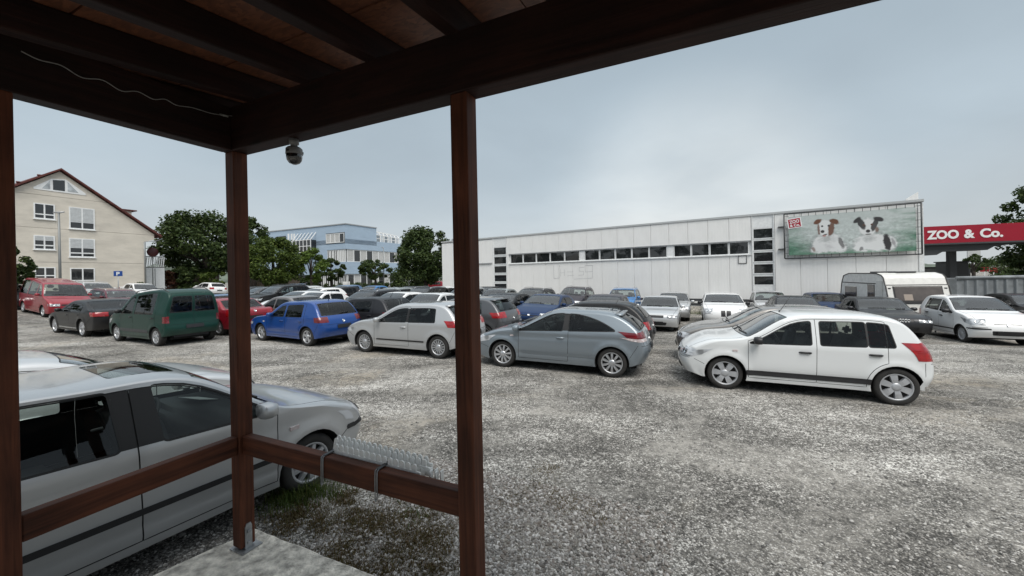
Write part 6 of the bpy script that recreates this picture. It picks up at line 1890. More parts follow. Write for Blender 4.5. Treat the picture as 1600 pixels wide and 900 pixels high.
v, f = solid_in(3, LR - 2, z_ter + .9, z_ter + 1.0, 1.0); MB().add(v, f).build('terrace_floor', M_CONC, office)
rl = MB()
for a in np.arange(0, 1.3, .3): bx_face('r', a, a + .04, -.2, -.16, z_ter + .9, z_ter + 1.7, rl)
bx_face('r', 0, 1.3, -.2, -.16, z_ter + 1.7, z_ter + 1.76, rl); rl.build('railing', M_CAPPING, office)

# ------------------------------------------------------------------ trees and hedges
def leaves(cl, n_each, size, rr, flat=.5):
    """leaf-sized quads spread through clumps given as (centre, radius)"""
    cs = np.array([tuple(c) for c, r in cl]); rs_ = np.array([r for c, r in cl])
    N = len(cl) * n_each
    ci = np.repeat(np.arange(len(cl)), n_each)
    d = rr.normal(size=(N, 3)); d /= np.linalg.norm(d, axis=1)[:, None]
    rad = rr.uniform(.25, 1.0, N) ** .6
    p = cs[ci] + d * (rad * rs_[ci])[:, None] * [1, 1, .8]
    nrm_ = d * .6 + rr.normal(size=(N, 3)) * .6 + [0, 0, .5]; nrm_ /= np.linalg.norm(nrm_, axis=1)[:, None]
    a = np.cross(nrm_, rr.normal(size=(N, 3))); a /= np.linalg.norm(a, axis=1)[:, None]
    b = np.cross(nrm_, a)
    s = size * rr.uniform(.6, 1.3, N)[:, None]
    v = np.stack([p - a * s * .5, p + b * s * .32 - a * s * .02, p + a * s * .5, p - b * s * .32], 1).reshape(-1, 3)
    f = np.arange(4 * N).reshape(N, 4)
    return v, f
def tree(name, base, h, w, mat, label, seed, trunk_h=None, clumps=70, leafs=110, leaf=.34, shape='round', group=None, cat='tree'):
    rr = np.random.RandomState(seed)
    root = empty(name, base, label, cat, group)
    th = trunk_h if trunk_h is not None else h * .28
    cl = []
    tries = 0
    ch = h - th
    while len(cl) < clumps:
        d = rr.normal(size=3); d /= np.linalg.norm(d)
        r = rr.uniform(.45, 1.0) ** .5
        if shape == 'ball': k = 1.0
        elif shape == 'tall': k = .55 + .45 * math.sin(min(1, max(0, (d[2] * r + 1) / 2)) * math.pi) - .25 * max(0, d[2] * r)
        else: k = 1.0 - .22 * max(0, d[2] * r) + .12 * math.sin(3 * math.atan2(d[1], d[0]) + seed)
        c = np.array([d[0] * r * w / 2 * k, d[1] * r * w / 2 * k, th + ch / 2 + d[2] * r * ch / 2])
        rad = rr.uniform(.075, .15) * w * (0.8 if shape == 'ball' else 1.0)
        c[2] = min(c[2], h - rad * .6)
        cl.append((c, rad))
    v, f = leaves(cl, int(leafs * 1.25), leaf * .85, rr)
    link('crown', np_mesh('crown', v, f, [mat]), root)
    mb = MB(); r0 = .028 * h + .05
    mb.tube([(0, 0, -.2), (.02 * h, .01 * h, th * .6), (.01 * h, .0, th), (.0, .02 * h, th + ch * .35), (0, 0, th + ch * .75)], [r0 * 1.25, r0, r0 * .85, r0 * .55, r0 * .15], 9)
    for i in range(9):
        c = cl[rr.randint(len(cl))][0]
        z0 = th * .9 + rr.uniform(0, .35) * ch
        mid = (c[0] * .4, c[1] * .4, z0 + (c[2] - z0) * .6)
        mb.tube([(0, 0, z0), mid, tuple(c)], [r0 * .45, r0 * .28, r0 * .08], 6)
    mb.build('trunk', M_BARK, root)
    return root
def tree_px(name, px, top, bot_d, wpx, *a, **k):
    d = bot_d
    p = at_depth(px, 440, d); b = on_ground(p.x, p.y)
    h = at_depth(px, top, d).z - b.z
    return tree(name, b, h, wpx * d / F_PX, *a, **k)
tree_px('broadleaf_tree', 320, 331, 50, 118, M_LEAF, 'large dark broadleaf tree right of the beige house', 1, clumps=110, leafs=150, leaf=.42, trunk_h=1.6)
tree_px('broadleaf_tree', 393, 338, 60, 62, M_LEAF, 'tall dark tree just right of the corner post, behind the rounder tree', 2, clumps=70, leafs=120, leaf=.45)
tree_px('broadleaf_tree', 427, 371, 52, 92, M_LEAF_M, 'broad round mid-green tree in front of the blue office block', 3, clumps=90, leafs=150, leaf=.36, trunk_h=1.4)
tree_px('slender_tree', 486, 386, 54, 48, M_LEAF_L, 'slender light-green tree before the blue office block', 4, clumps=42, leafs=90, leaf=.34, trunk_h=1.5)
tree_px('ball_tree', 517, 404, 60, 42, M_LEAF, 'small clipped dark tree left of the lamp post by the blue block', 5, clumps=46, leafs=110, leaf=.32, shape='ball', trunk_h=1.9, group='clipped trees before the office block')
tree_px('ball_tree', 586, 406, 62, 47, M_LEAF, 'small clipped dark tree left of the slim lamp post, with a bare stem', 6, clumps=50, leafs=110, leaf=.32, shape='ball', trunk_h=2.1, group='clipped trees before the office block')
tree_px('broadleaf_tree', 664, 355, 52, 88, M_LEAF, 'large dark tree left of the white hall end wall', 7, clumps=100, leafs=150, leaf=.40, trunk_h=1.4)
tree_px('broadleaf_tree', 14, 382, 24, 54, M_LEAF, 'drooping dark tree half hidden by the leftmost post', 8, clumps=40, leafs=90, leaf=.22, trunk_h=1.3)
tree_px('broadleaf_tree', 1666, 262, 27, 130, M_LEAF, 'tall tree at the right edge beside the red canopy', 9, clumps=90, leafs=130, leaf=.30, trunk_h=1.7)
tree_px('slender_tree', 1521, 393, 44, 30, M_LEAF, 'thin far tree behind the canopy column', 10, clumps=16, leafs=60, leaf=.3, trunk_h=2.4)
tree_px('broadleaf_tree', 1585, 400, 60, 90, M_LEAF, 'low bushy tree beyond the grey container', 11, clumps=40, leafs=90, leaf=.4, trunk_h=.6)
tree_px('broadleaf_tree', 650, 415, 66, 90, M_LEAF, 'low dark bush growth behind the rows left of the hall', 12, clumps=40, leafs=90, leaf=.4, trunk_h=.3)
def hedge(name, px0, px1, top, d, mat, label, seed, depth=1.4, leaf=.22, cat='hedge'):
    rr = np.random.RandomState(seed)
    a, b = at_depth(px0, 440, d), at_depth(px1, 440, d)
    z = ground_z((a.x + b.x) / 2, d); h = at_depth((px0 + px1) / 2, top, d).z - z
    root = empty(name, Vector(((a.x + b.x) / 2, d, z)), label, cat)
    L_ = b.x - a.x; cl = []
    n = int(14 * L_ * h / 3) + 8
    for i in range(n):
        r = rr.uniform(.3, .5)
        cl.append((np.array([rr.uniform(-L_ / 2 + r * .7, L_ / 2 - r * .7), rr.uniform(-depth / 2, depth / 2), rr.uniform(.1, max(.2, h - r * .8))]), r))
    v, f = leaves(cl, 120, leaf, rr)
    link('foliage', np_mesh('foliage', v, f, [mat]), root)
    mb = MB()
    for i in range(6):
        x = rr.uniform(-L_ / 2 + .3, L_ / 2 - .3); mb.tube([(x, 0, -.1), (x + .1, 0, h * .7)], [.05, .02], 6)
    mb.build('stem', M_BARK, root)
# unseen belt of trees added round the lot to darken reflections at the horizon
def added_tree_belt():
    rr = np.random.RandomState(77); cl = []; mb = MB()
    for (x, y) in ((-62, 8), (-60, 18), (-58, -2), (-56, -12), (-50, -22), (-42, -30), (-33, -34), (-24, -38), (-14, -36), (-4, -38), (6, -37), (16, -36), (26, -33), (35, -28), (42, -20), (48, -11), (52, -2), (55, 8)):
        h = rr.uniform(8, 12); z = ground_z(x, y)
        mb.tube([(x, y, z - .2), (x, y, z + h * .6)], [.3, .1], 6)
        for i in range(26):
            cl.append((np.array([x + rr.normal() * 2.6, y + rr.normal() * 2.6, z + rr.uniform(1.0, h)]), rr.uniform(.9, 1.7)))
    v, f = leaves(cl, 60, .75, rr)
    b = len(v)
    link('x', np_mesh('x', v, f, [M_LEAF])).name = 'added_tree_belt'
    o = [q for q in COL.objects if q.name == 'added_tree_belt'][0]
    tag(o, kind='stuff')
    t = mb.build('trunks', M_BARK, o); tag(t, kind='stuff')
added_tree_belt()
hedge('hedge', 258, 279, 417, 46, M_LEAF_R, 'reddish clipped shrub beside the white annexe', 21)
hedge('hedge', 277, 309, 416, 46.5, M_LEAF, 'dark green clipped hedge beside the reddish shrub', 22)
hedge('hedge', 312, 346, 424, 47, M_LEAF_M, 'loose bushes between the hedge and the corner post', 23)
hedge('shrub', 206, 228, 438.5, 37, M_LEAF, 'small round shrub at the right foot of the beige house', 24, cat='shrub')
hedge('hedge', 380, 505, 433, 66, M_LEAF, 'dark hedge under the trees behind the back fence', 25)
hedge('hedge', 505, 690, 440, 69, M_LEAF, 'low hedge along the foot of the blue office block', 26)
hedge('hedge', 1560, 1640, 421, 38, M_LEAF, 'dark bushes behind the container at the right edge', 27)
# board fence under the trees
M_FENCE = plain('weathered_fence', (.075, .058, .045), .85, noise=.4, nscale=3)
def fence(px0, px1, top, d0, d1, label):
    a, b = at_depth(px0, 440, d0), at_depth(px1, 440, d1)
    a, b = on_ground(a.x, a.y), on_ground(b.x, b.y)
    root = empty('board_fence', a, label, 'fence')
    h = at_depth(px0, top, d0).z - a.z; dirv = (b - a); L_ = dirv.length; dirv.normalize()
    n = min(110, int(L_ / .28)); me = None
    for i in range(n):
        p = a + dirv * (i * L_ / n) - a
        if me is None:
            m_ = MB(); m_.bar((0, 0, 0), (0, 0, h), .23, .03, up=(-dirv.y, dirv.x, 0)); me = m_.mesh('board', M_FENCE)
        link('board', me, root, (p.x, p.y, ground_z(a.x + p.x, a.y + p.y) - a.z + .04 * math.sin(i * 2.3)))
    m_ = MB()
    for z in (.5, h - .4): m_.bar(Vector((0, .06, z)), (b - a) + Vector((0, .06, z)), .05, .1)
    m_.build('fence_rail', M_FENCE, root)
fence(302, 345, 428, 48, 49, 'brown board fence left of the corner post, under the big tree')
fence(380, 470, 431, 60, 62, 'brown board fence right of the corner post, behind the parked rows')

# ------------------------------------------------------------------ posts, signs, lamps
def lamp(px, top, d, label, r=.07, arm=False):
    p = at_depth(px, 440, d); b = on_ground(p.x, p.y); h = at_depth(px, top, d).z - b.z
    o = empty('street_lamp', b, label, 'street lamp')
    MB().tube([(0, 0, -.2), (0, 0, h * .4), (0, 0, h)], [r, r * .9, r * .7], 10).build('pole', M_PIPE, o)
    m_ = MB(); m_.tube([(-.45 if arm else -.3, 0, h + .02), (.0, 0, h + .0), (.45 if arm else .05, 0, h + .03)], [.06, .08, .06], 8); m_.build('lamp_head', M_CAPPING, o)
lamp(94, 332, 33, 'grey street lamp standing in front of the beige house', .10, True)
lamp(600, 387, 62, 'slim pale street lamp in front of the blue office block')
def flat_sign(name, px, py, d, w, h, mat, label, glyph=None, cat='sign'):
    c = at_depth(px, py, d); b = on_ground(c.x, c.y)
    o = empty(name, b, label, cat)
    yaw = math.atan2(-c.x, c.y)
    o.rotation_euler = (0, 0, yaw)
    z = c.z - b.z
    MB().box(-w / 2, w / 2, -.02, 0, z - h / 2, z + h / 2).build('plate', mat, o, bevel=.01)
    MB().tube([(0, .04, -.1), (0, .04, z + h * .3)], .035, 8).build('post', M_CAPPING, o)
    if glyph: lettering(glyph, h * .95, Matrix.Translation((-h * .28, -.026, z - h * .34)) @ Matrix.Rotation(math.pi / 2, 4, 'X'), M_WHITE, o, None, .01)
    return o
flat_sign('parking_sign', 184.5, 427.5, 33.5, .55, .45, plain('blue_sign', (.012, .06, .25), .4), 'small blue parking sign with a white P on a thin post before the beige house', 'P')

# ------------------------------------------------------------------ caravan
def caravan():
    M_BODY = plain('cream_white_caravan', (.66, .65, .62), .4, noise=.08)
    M_SIDE = plain('lightened_caravan_side', (.74, .73, .70), .5, noise=.1)  # sides painted paler than the body, standing in for light from the left
    M_WIN = plain('brown_tinted_window', (.085, .07, .062), .08, coat=.6, noise=.3, nscale=2.2)
    fp = at_depth(1437, 440, 16.3)
    b = on_ground(fp.x, fp.y)
    ang = math.atan2(-.907, -.42) + R(7)
    o = empty('caravan', b, 'old white touring caravan with a wide brown-tinted front window, beside the white hall', 'caravan')
    o.rotation_euler = (0, 0, ang)
    # local: x forward (front end at x=0), y left, z up
    w, Lc, H = 1.06, 4.1, 2.42
    prof = [(-.02, .42), (.06, .75), (.0, 1.18), (-.20, 1.86), (-.25, 1.92), (-.36, 2.22), (-.52, 2.34), (-.9, 2.42), (-Lc + .9, 2.42), (-Lc + .35, 2.30), (-Lc + .15, 1.9), (-Lc, 1.2), (-Lc + .05, .42)]
    MB().prism(prof, -w, w, plane='xz').build('body', M_BODY, o, bevel=.035, seg=3)
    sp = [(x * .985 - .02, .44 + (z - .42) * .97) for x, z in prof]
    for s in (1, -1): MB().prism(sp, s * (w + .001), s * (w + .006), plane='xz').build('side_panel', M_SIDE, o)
    for s in (1, -1):
        tr = MB()
        for p, q in zip(prof[:-1], prof[1:]): tr.bar((p[0], s * (w + .004), p[1]), (q[0], s * (w + .004), q[1]), .035, .035)
        tr.build('edge_trim', M_BLACK, o)
    def front(name, z0, z1, y0, y1, mat, off=.015, th=.02):
        def x(z): return float(np.interp(z, [.42, .75, 1.18, 1.86, 1.92, 2.22, 2.34], [-.02, .06, .0, -.20, -.25, -.36, -.52]))
        m_ = MB(); a, c = Vector((x(z0) + off, 0, z0)), Vector((x(z1) + off, 0, z1))
        n = Vector((c.z - a.z, 0, -(c.x - a.x))).normalized() * th
        vs = [(a.x, y0, a.z), (a.x, y1, a.z), (c.x, y1, c.z), (c.x, y0, c.z)]; vs += [(v[0] + n.x, v[1], v[2] + n.z) for v in vs]
        m_.add(vs, [(3, 2, 1, 0), (4, 5, 6, 7), (0, 1, 5, 4), (1, 2, 6, 5), (2, 3, 7, 6), (3, 0, 4, 7)])
        return m_.build(name, mat, o, bevel=.012, seg=2)
    fw = front('front_window', 1.22, 1.82, -.80, .80, M_WIN)
    front('window_seal', 1.19, 1.85, -.84, .84, M_BLACK, .004, .014)
    front('panel', 1.24, 1.50, -.52, -.22, plain('pale_curtain', (.30, .25, .21), .6), .022, .018)
    front('dark_strip', 1.10, 1.19, -.86, .90, M_BLACK, .006, .02)
    front('joint', 1.88, 1.915, -w, w, M_BLACK, .004, .012)
    MB().box(-.35, -.12, -w - .0, w, .40, .46).build('apron', M_GREYPL, o)
    for y in (-.95, .95): MB().box(-.26, -.16, y - .05, y + .05, 1.72, 1.78).build('marker_lamp', M_BLACK, o)
    s = -1; y = s * (w + .008)
    def side(name, x0, x1, z0, z1, mat, t=.02): return MB().box(x0, x1, min(y, y + s * t), max(y, y + s * t), z0, z1).build(name, mat, o, bevel=.01)
    side('side_window', -3.6, -2.5, 1.25, 1.75, M_WIN); side('side_window', -1.55, -1.0, 1.2, 1.9, M_WIN)
    d = side('door', -.86, -.40 + .0, .55, 2.1, M_BODY, .03)
    side('joint', -3.9, -.42, 1.93, 1.97, M_BLACK, .012)
    side('wheel_cover', -2.4, -1.7, .42, .72, M_BLACK, .01)
    for sx in (1, -1):
        wm = MB(Matrix.Translation((-2.05, sx * (w - .14), .31)))
        wm.lathe([(.19, -.09), (.29, -.09), (.31, -.06), (.31, .06), (.29, .09), (.19, .09), (0, .06)], 24, axis='y'); wh = wm.build('wheel', M_TYRE, o)
        rm = MB(Matrix.Translation((-2.05, sx * (w - .14), .31))); rm.lathe([(.19, sx * .092), (.12, sx * .10), (0, sx * .085)], 20, axis='y'); rm.build('rim', M_RIM, wh)
    m_ = MB(); m_.tube([(-.1, .45, .40), (1.1, 0, .42)], .03, 8); m_.tube([(-.1, -.45, .40), (1.1, 0, .42)], .03, 8); m_.tube([(.85, 0, .42), (.85, 0, -.02)], .025, 8)
    m_.build('drawbar', M_DGREY, o)
    for x0 in (-1.5, -2.9): MB().box(x0, x0 + .7, -.35, .35, 2.42, 2.49).build('roof_hatch', M_GREYPL, o, bevel=.02)
caravan()

# ------------------------------------------------------------------ grey container and things beyond it
def container():
    M_CONT = plain('grey_container_steel', (.20, .215, .225), .5, noise=.3, nscale=2.5)
    a = at_depth(1495, 440, 19.6); b = at_depth(1680, 440, 19.0)
    zg = ground_z(a.x, a.y); d = Vector((b.x - a.x, b.y - a.y, 0)); L_ = d.length; d.normalize(); n = Vector((d.y, -d.x, 0))
    zt = at_depth(1540, 433.5, 19.5).z
    o = empty('steel_container', (a.x, a.y, zg), 'long grey open steel container with upright ribs behind the white city car', 'container')
    o.matrix_world = Matrix(((d.x, -n.x, 0, a.x), (d.y, -n.y, 0, a.y), (0, 0, 1, zg), (0, 0, 0, 1)))
    H = zt - zg
    MB().box(0, L_, 0, .05, .15, H - .05).build('wall', M_CONT, o); MB().box(0, L_, 2.3, 2.35, .15, H - .05).build('wall', M_CONT, o)
    MB().box(0, .05, .051, 2.299, .15, H - .05).build('end_wall', M_CONT, o); MB().box(0, L_, 0.051, 2.299, .15, .2).build('floor', M_CONT, o)
    MB().tube([(-.02, -.02, H), (L_, -.02, H)], .085, 10).build('top_rail', M_CONT, o)
    MB().box(-.05, L_, -.06, .001, .1, .24).build('sole_bar', M_DGREY, o)
    rm = MB().prism([(0, 0), (.16, 0), (.12, -.085), (.04, -.085)], .25, H - .12, plane='xy').mesh('rib', M_CONT)
    for i in range(int(L_ / .44)): link('rib', rm, o, (.33 + i * .44, -.001, 0))
    # dark slatted end piece at its left
    e = at_depth(1483, 440, 20.4)
    q = empty('pallet_stack', on_ground(e.x, e.y), 'dark stack of boards between the caravan and the grey container', 'stack')
    for i in range(9): MB().box(-.35, .45, -.4, .4, .02 + i * .19, .15 + i * .19).build('board', M_DGREY, q)
container()
def far_bits():
    # dark skip-like box and shed by the canopy column
    p = at_depth(1489, 440, 27); b = on_ground(p.x, p.y); zt = at_depth(1489, 409.5, 27).z - b.z
    o = empty('dark_kiosk', b, 'dark grey box-shaped kiosk under the red canopy', 'kiosk'); o.rotation_euler = (0, 0, -.35)
    MB().box(-.62, .50, -.6, .6, 0, zt - .02).build('wall', M_DGREY, o, bevel=.03); MB().box(-.68, .56, -.66, .66, zt - .018, zt + .05).build('roof', M_BLACK, o)
    p = at_depth(1462, 440, 30); b = on_ground(p.x, p.y); zt = at_depth(1462, 417, 30).z - b.z
    o = empty('low_shed', b, 'low grey shed between the hall corner and the dark kiosk', 'shed')
    MB().box(-1.6, 1.6, 0, 2, 0, zt - .12).build('wall', M_CAPPING, o); MB().box(-1.7, 1.7, -.1, 2.1, zt - .118, zt).build('roof', M_DGREY, o)
    p = at_depth(1506, 440, 33); b = on_ground(p.x, p.y)
    o = empty('steel_rack', b, 'dark framed rack beside the canopy column', 'rack')
    for x in (-.5, .5):
        for y in (0, .6): MB().box(x - .04, x + .04, y - .04, y + .04, 0, 3.1).build('upright', M_DGREY, o)
    for z in (.8, 1.7, 2.6): MB().box(-.455, .455, .0, .6, z, z + .08).build('shelf', M_DGREY, o)
    p = at_depth(1523, 440, 70); b = on_ground(p.x, p.y)
    o = empty('advert_hoarding', b, 'pale blank hoarding far behind the canopy column', 'hoarding')
    z = at_depth(1523, 394, 70).z - b.z
    MB().box(-1.2, 1.2, 0, .12, z - 1.6, z + .5).build('panel', plain('pale_hoarding', (.42, .43, .43), .6), o)
    MB().tube([(0, .06, -.2), (0, .06, z - 1.5)], .12, 8).build('post', M_CAPPING, o)
    M_RD = plain('red_painted_steel', (.38, .03, .04), .5)
    for i, (px, py, d, w, lb) in enumerate(((1539, 421, 60, 1.3, 'small red sign board far off, nearer the canopy column'), (1553, 422, 60, 1.1, 'small red sign board far off, right of its twin'))):
        p = at_depth(px, py, d); b = on_ground(p.x, p.y); z = p.z - b.z
        o = empty('far_sign', b, lb, 'sign', 'far red signs')
        MB().box(-w / 2, w / 2, 0, .1, z - .35, z + .35).build('plate', M_RD, o); MB().tube([(0, .05, -.1), (0, .05, z - .3)], .07, 6).build('post', M_WHITE, o)
    # frames and clutter by the back fence
    for px, d, w, h, lb in ((536, 60, 1.6, 2.6, 'pale steel gate frame under the slender tree'), (428, 58, 1.2, 1.5, 'low steel hoop barrier before the back fence')):
        p = at_depth(px, 440, d); b = on_ground(p.x, p.y)
        o = empty('barrier', b, lb, 'barrier')
        MB().tube([(-w / 2, 0, -.1), (-w / 2, 0, h), (w / 2, 0, h), (w / 2, 0, -.1)], .05, 8).build('hoop', M_CAPPING, o)
        MB().tube([(-w / 2, 0, h * .5), (w / 2, 0, h * .5)], .035, 6).build('crossbar', M_CAPPING, o)
    p = at_depth(541, 440, 66); b = on_ground(p.x, p.y)
    o = empty('notice_board', b, 'white notice board before the blue office block', 'notice board')
    MB().box(-.6, .6, 0, .06, .5, 1.7).build('board', M_WHITE, o); MB().box(-.5, -.42, .061, .12, -.1, 1.6).build('post', M_CAPPING, o); MB().box(.42, .5, .061, .12, -.1, 1.6).build('post', M_CAPPING, o)
far_bits()
# ------------------------------------------------------------------ every car on the lot
PC = {}
WHITE = paint('white', (.67, .685, .69)); CREAM = paint('bright_white', (.80, .80, .80))
SILVER = paint('silver', (.50, .51, .52), .55); SILVER2 = paint('pale_silver', (.58, .59, .60), .5); ICE = paint('ice_blue', (.215, .25, .28), .5)
BLUE = paint('blue', (.003, .050, .235), .1); NAVY = paint('dark_blue', (.008, .030, .095), .25); SKYB = paint('sky_blue', (.03, .17, .42), .2); STEELB = paint('steel_blue', (.12, .20, .34), .4)
GREEN = paint('dark_green', (.004, .036, .027), .15); BLACKP = paint('black', (.012, .012, .013), .1); CHAR = paint('charcoal', (.035, .036, .040), .45); GREY = paint('mid_grey', (.10, .103, .11), .5)
PLUM = paint('plum_grey', (.045, .040, .050), .4); RED = paint('red', (.26, .006, .018), .1); MAROON = paint('maroon', (.12, .010, .022), .3); TAUPE = paint('taupe', (.22, .205, .20), .5); PALEG = paint('greenish_silver', (.34, .37, .37), .5); BEIGEG = paint('beige_grey', (.25, .235, .22), .5)
FL = Vector((-.907, .421, 0)).normalized()        # nose to the left, along the rows
FR = -FL
FC = Vector((-.421, -.907, 0)).normalized()       # nose towards us
def by_wheels(key, front, rear, near=1):
    """near-side wheel contact points seen in the photograph give place and heading"""
    m = get_model(key)
    a, b = at_ground(*front), at_ground(*rear)
    f = (a - b); wbm = f.length; f.normalize()
    l = Vector((-f.y, f.x, 0)).normalized() * near
    c = (a + b) / 2 - l * (m.w - .10)
    print('CAR', key, 'wheelbase seen %.2f model %.2f heading %.0f' % (wbm, m.wb, math.degrees(math.atan2(f.y, f.x))))
    return on_ground(c.x, c.y), f
def by_point(key, px, py, f, at):
    """a point of the car (forward, left, up from its centre) lies on this line of sight"""
    m = get_model(key); f = Vector((f[0], f[1], 0)).normalized(); l = Vector((-f.y, f.x, 0))
    g = 0.0
    for _ in range(12):
        p = at_z(px, py, g + at[2])
        c = p - f * at[0] - l * at[1]
        g = g * .5 + .5 * ground_z(c.x, c.y)
    return Vector((c.x, c.y, g)), f
def roof_front(key):
    m = get_model(key); return (m.mid - m.C[5][0], 0, m.C[5][1])
def roof_mid(key):
    m = get_model(key); return (m.mid - m.C[6][0], 0, m.C[6][1])
def wheel_at(key, front=True, left=True):
    m = get_model(key); return ((m.wb / 2 if front else -m.wb / 2), (m.w - .05) * (1 if left else -1), 0)
def turned(how, deg):
    a = R(deg); f = how[1]
    return how[0], Vector((f.x * math.cos(a) - f.y * math.sin(a), f.x * math.sin(a) + f.y * math.cos(a), 0))
def by_depth(px, d, f):
    p = at_depth(px, 440, d); return on_ground(p.x, p.y), f
def hits(l1, f1, m1, l2_, f2, m2):
    def corners(l, f, m):
        s = Vector((-f.y, f.x, 0)); c = l + f * (m.mid - m.L / 2)
        a, b = f * (m.L / 2 + .04), s * (m.w + .10)
        return [c + a + b, c + a - b, c - a - b, c - a + b], (f, s)
    c1, ax1 = corners(l1, f1, m1); c2, ax2 = corners(l2_, f2, m2)
    for ax in ax1 + ax2:
        p = [q.x * ax.x + q.y * ax.y for q in c1]; q_ = [q.x * ax.x + q.y * ax.y for q in c2]
        if max(p) < min(q_) or max(q_) < min(p): return False
    return True
KEEP = set()
ALLC = []
def car(key, mat, how, label, group, name='parked_car', cat='car', far=False):
    loc, f = how
    if group in (G2, G3, G4) and label not in KEEP:
        # no two cars stand in the same place: step back along the line of sight until the spot is free
        d = Vector((loc.x, loc.y, 0)).normalized()
        for _ in range(60):
            if not any(hits(loc, f, get_model(key), *c) for c in ALLC): break
            p = loc + d * .15; loc = on_ground(p.x, p.y)
    elif any(hits(loc, f, get_model(key), *c) for c in ALLC): print('OVERLAP', label)
    print('AT %-12s %6.1f %6.1f  %s' % (key, loc.x, loc.y, label))
    ALLC.append((loc, f, get_model(key)))
    return spawn(get_model(key), name, mat, loc, f, label, cat, group, far)
G1 = 'cars in the front row'; G2 = 'cars facing us before the hall'; G3 = 'cars in the back rows'; G4 = 'cars by the beige house'
# beside the shelter
PF = Vector((.505, .863, 0)).normalized()
car('polo', SILVER, by_point('polo', 486, 764, PF, wheel_at('polo', True, False)), 'silver hatchback with a dark sunroof parked right beside the shelter', 'cars beside the shelter')
car('coupe_front', SILVER2, by_point('coupe_front', 52, 553, PF, (get_model('coupe_front').mid - 2.15, 0, 1.37)), 'pale silver low coupe at the far left, just beyond the silver hatchback', 'cars beside the shelter')
# front row, noses to the left
how = by_wheels('sandero', (1133, 607), (1397, 632)); DAC = how
car('sandero', WHITE, how, 'white five-door hatchback with black door strips and silver hubcaps, nearest on the right', G1)
how = by_wheels('astra', (789, 573), (954, 589)); AST = how
car('astra', ICE, how, 'light blue three-door hatchback with alloy wheels right of the middle post', G1)
car('golf_three', SILVER, by_wheels('golf_three', (573, 550), (685, 560)), 'silver three-door hatchback with mesh wheels, cut by the middle post', G1)
BLU = turned(by_wheels('golf_old', (409, 533), (487, 540)), -4)
car('golf_old', BLUE, BLU, 'bright blue five-door hatchback with five-spoke wheels', G1)
car('boxvan', GREEN, by_wheels('boxvan', (184, 532.5), (249, 541)), 'dark green box-shaped van with twin rear doors and a roof rail', G1, 'parked_van', 'van')
car('coupe_saloon', BLACKP, by_wheels('coupe_saloon', (86, 519.5), (135, 526.5)), 'glossy black four-door coupe saloon left of the green van', G1)
REDS = by_point('saloon', 342, 524, FL, wheel_at('saloon', False, True))
car('saloon', RED, REDS, 'dark red saloon behind the corner post, right of the green van', G1)
car('golf_grey', GREY, by_point('golf_grey', 757, 537, FL, wheel_at('golf_grey', False, True)), 'dark grey hatchback with bright red tail lamps just right of the middle post', G1)
l2 = Vector((.421, .907, 0))
def beside(how, d, a): 
    p = how[0] + l2 * d + FL * a; return on_ground(p.x, p.y), FL
car('hatch', BLACKP, (beside(AST, 2.45, .05)), 'black hatchback close behind the light blue three-door', G1)
car('hatch', BEIGEG, (beside(DAC, 2.15, .10)), 'beige-grey car half hidden behind the white five-door', G1)
car('golf_old', CHAR, beside(BLU, 2.15, -.75), 'matt black old hatchback between the blue and the silver hatchbacks', G1)
car('saloon', TAUPE, beside(REDS, 2.1, -1.3), 'taupe saloon behind the bright blue hatchback', G1)
# facing us in front of the hall
def rf(key, px, py, f=FC): return by_point(key, px, py, f, roof_front(key))
car('coupe_front', NAVY, rf('coupe_front', 851, 461.5), 'dark blue coupe facing us, behind the light blue three-door', G2)
car('mpv', PLUM, rf('mpv', 896, 450.5), 'plum-coloured people carrier with roof rails against the hall', G2)
car('hatch', PLUM, rf('hatch', 943, 463), 'dark plum hatchback behind the black hatchback, windscreen to us', G2)
car('mpv', SKYB, rf('mpv', 973, 452.5), 'light sky-blue tall hatchback close to the hall', G2)
car('old_saloon', SILVER2, by_point('old_saloon', 1060, 517.5, FC, wheel_at('old_saloon', True, True)), 'silver older car facing us with a black grille slot and black plate', G2)
car('delta', CREAM, by_point('delta', 1100, 510, FC, wheel_at('delta', True, False)), 'bright white hatchback with a split black grille, facing us', G2)
car('old_saloon', CHAR, rf('old_saloon', 1372, 466.5), 'charcoal old saloon with a four-ring grille badge before the caravan', G2)
AUDI = ALLC[-1]
car('saloon', CHAR, rf('saloon', 1242, 464), 'charcoal saloon behind the white five-door, white paper on its dashboard', G2)
car('hatch', NAVY, rf('hatch', 1294, 459), 'dark blue hatchback left of the caravan', G2)
car('hatch', SILVER, rf('hatch', 1052, 459.5), 'silver car right behind the older silver one', G2)
car('citycar', SILVER2, by_depth(1200, 20.5, FC), 'small silver car before the lower end of the right window column', G2)
car('estate', WHITE, rf('estate', 1122, 455.2), 'white car mostly hidden behind the white hatchback with the split grille', G2)
car('citycar', CREAM, by_point('citycar', 1503, 536, FC, wheel_at('citycar', True, False)), 'white city car with black bumper strips at the right edge', G2)
car('hatch', BLACKP, rf('hatch', 1612, 461), 'black car cut by the right edge of the view', G2)
car('coupe_front', BLACKP, rf('coupe_front', 784, 463), 'black coupe right of the dark grey hatchback', G2)
car('estate', CHAR, rf('estate', 829, 457.5), 'charcoal estate with roof rails behind the dark blue coupe', G2)
car('saloon', PALEG, rf('saloon', 775, 454.5), 'greenish silver saloon before the left window column', G2)
car('hatch', BLACKP, rf('hatch', 752, 455.5), 'black hatchback peeping out right of the middle post', G2)
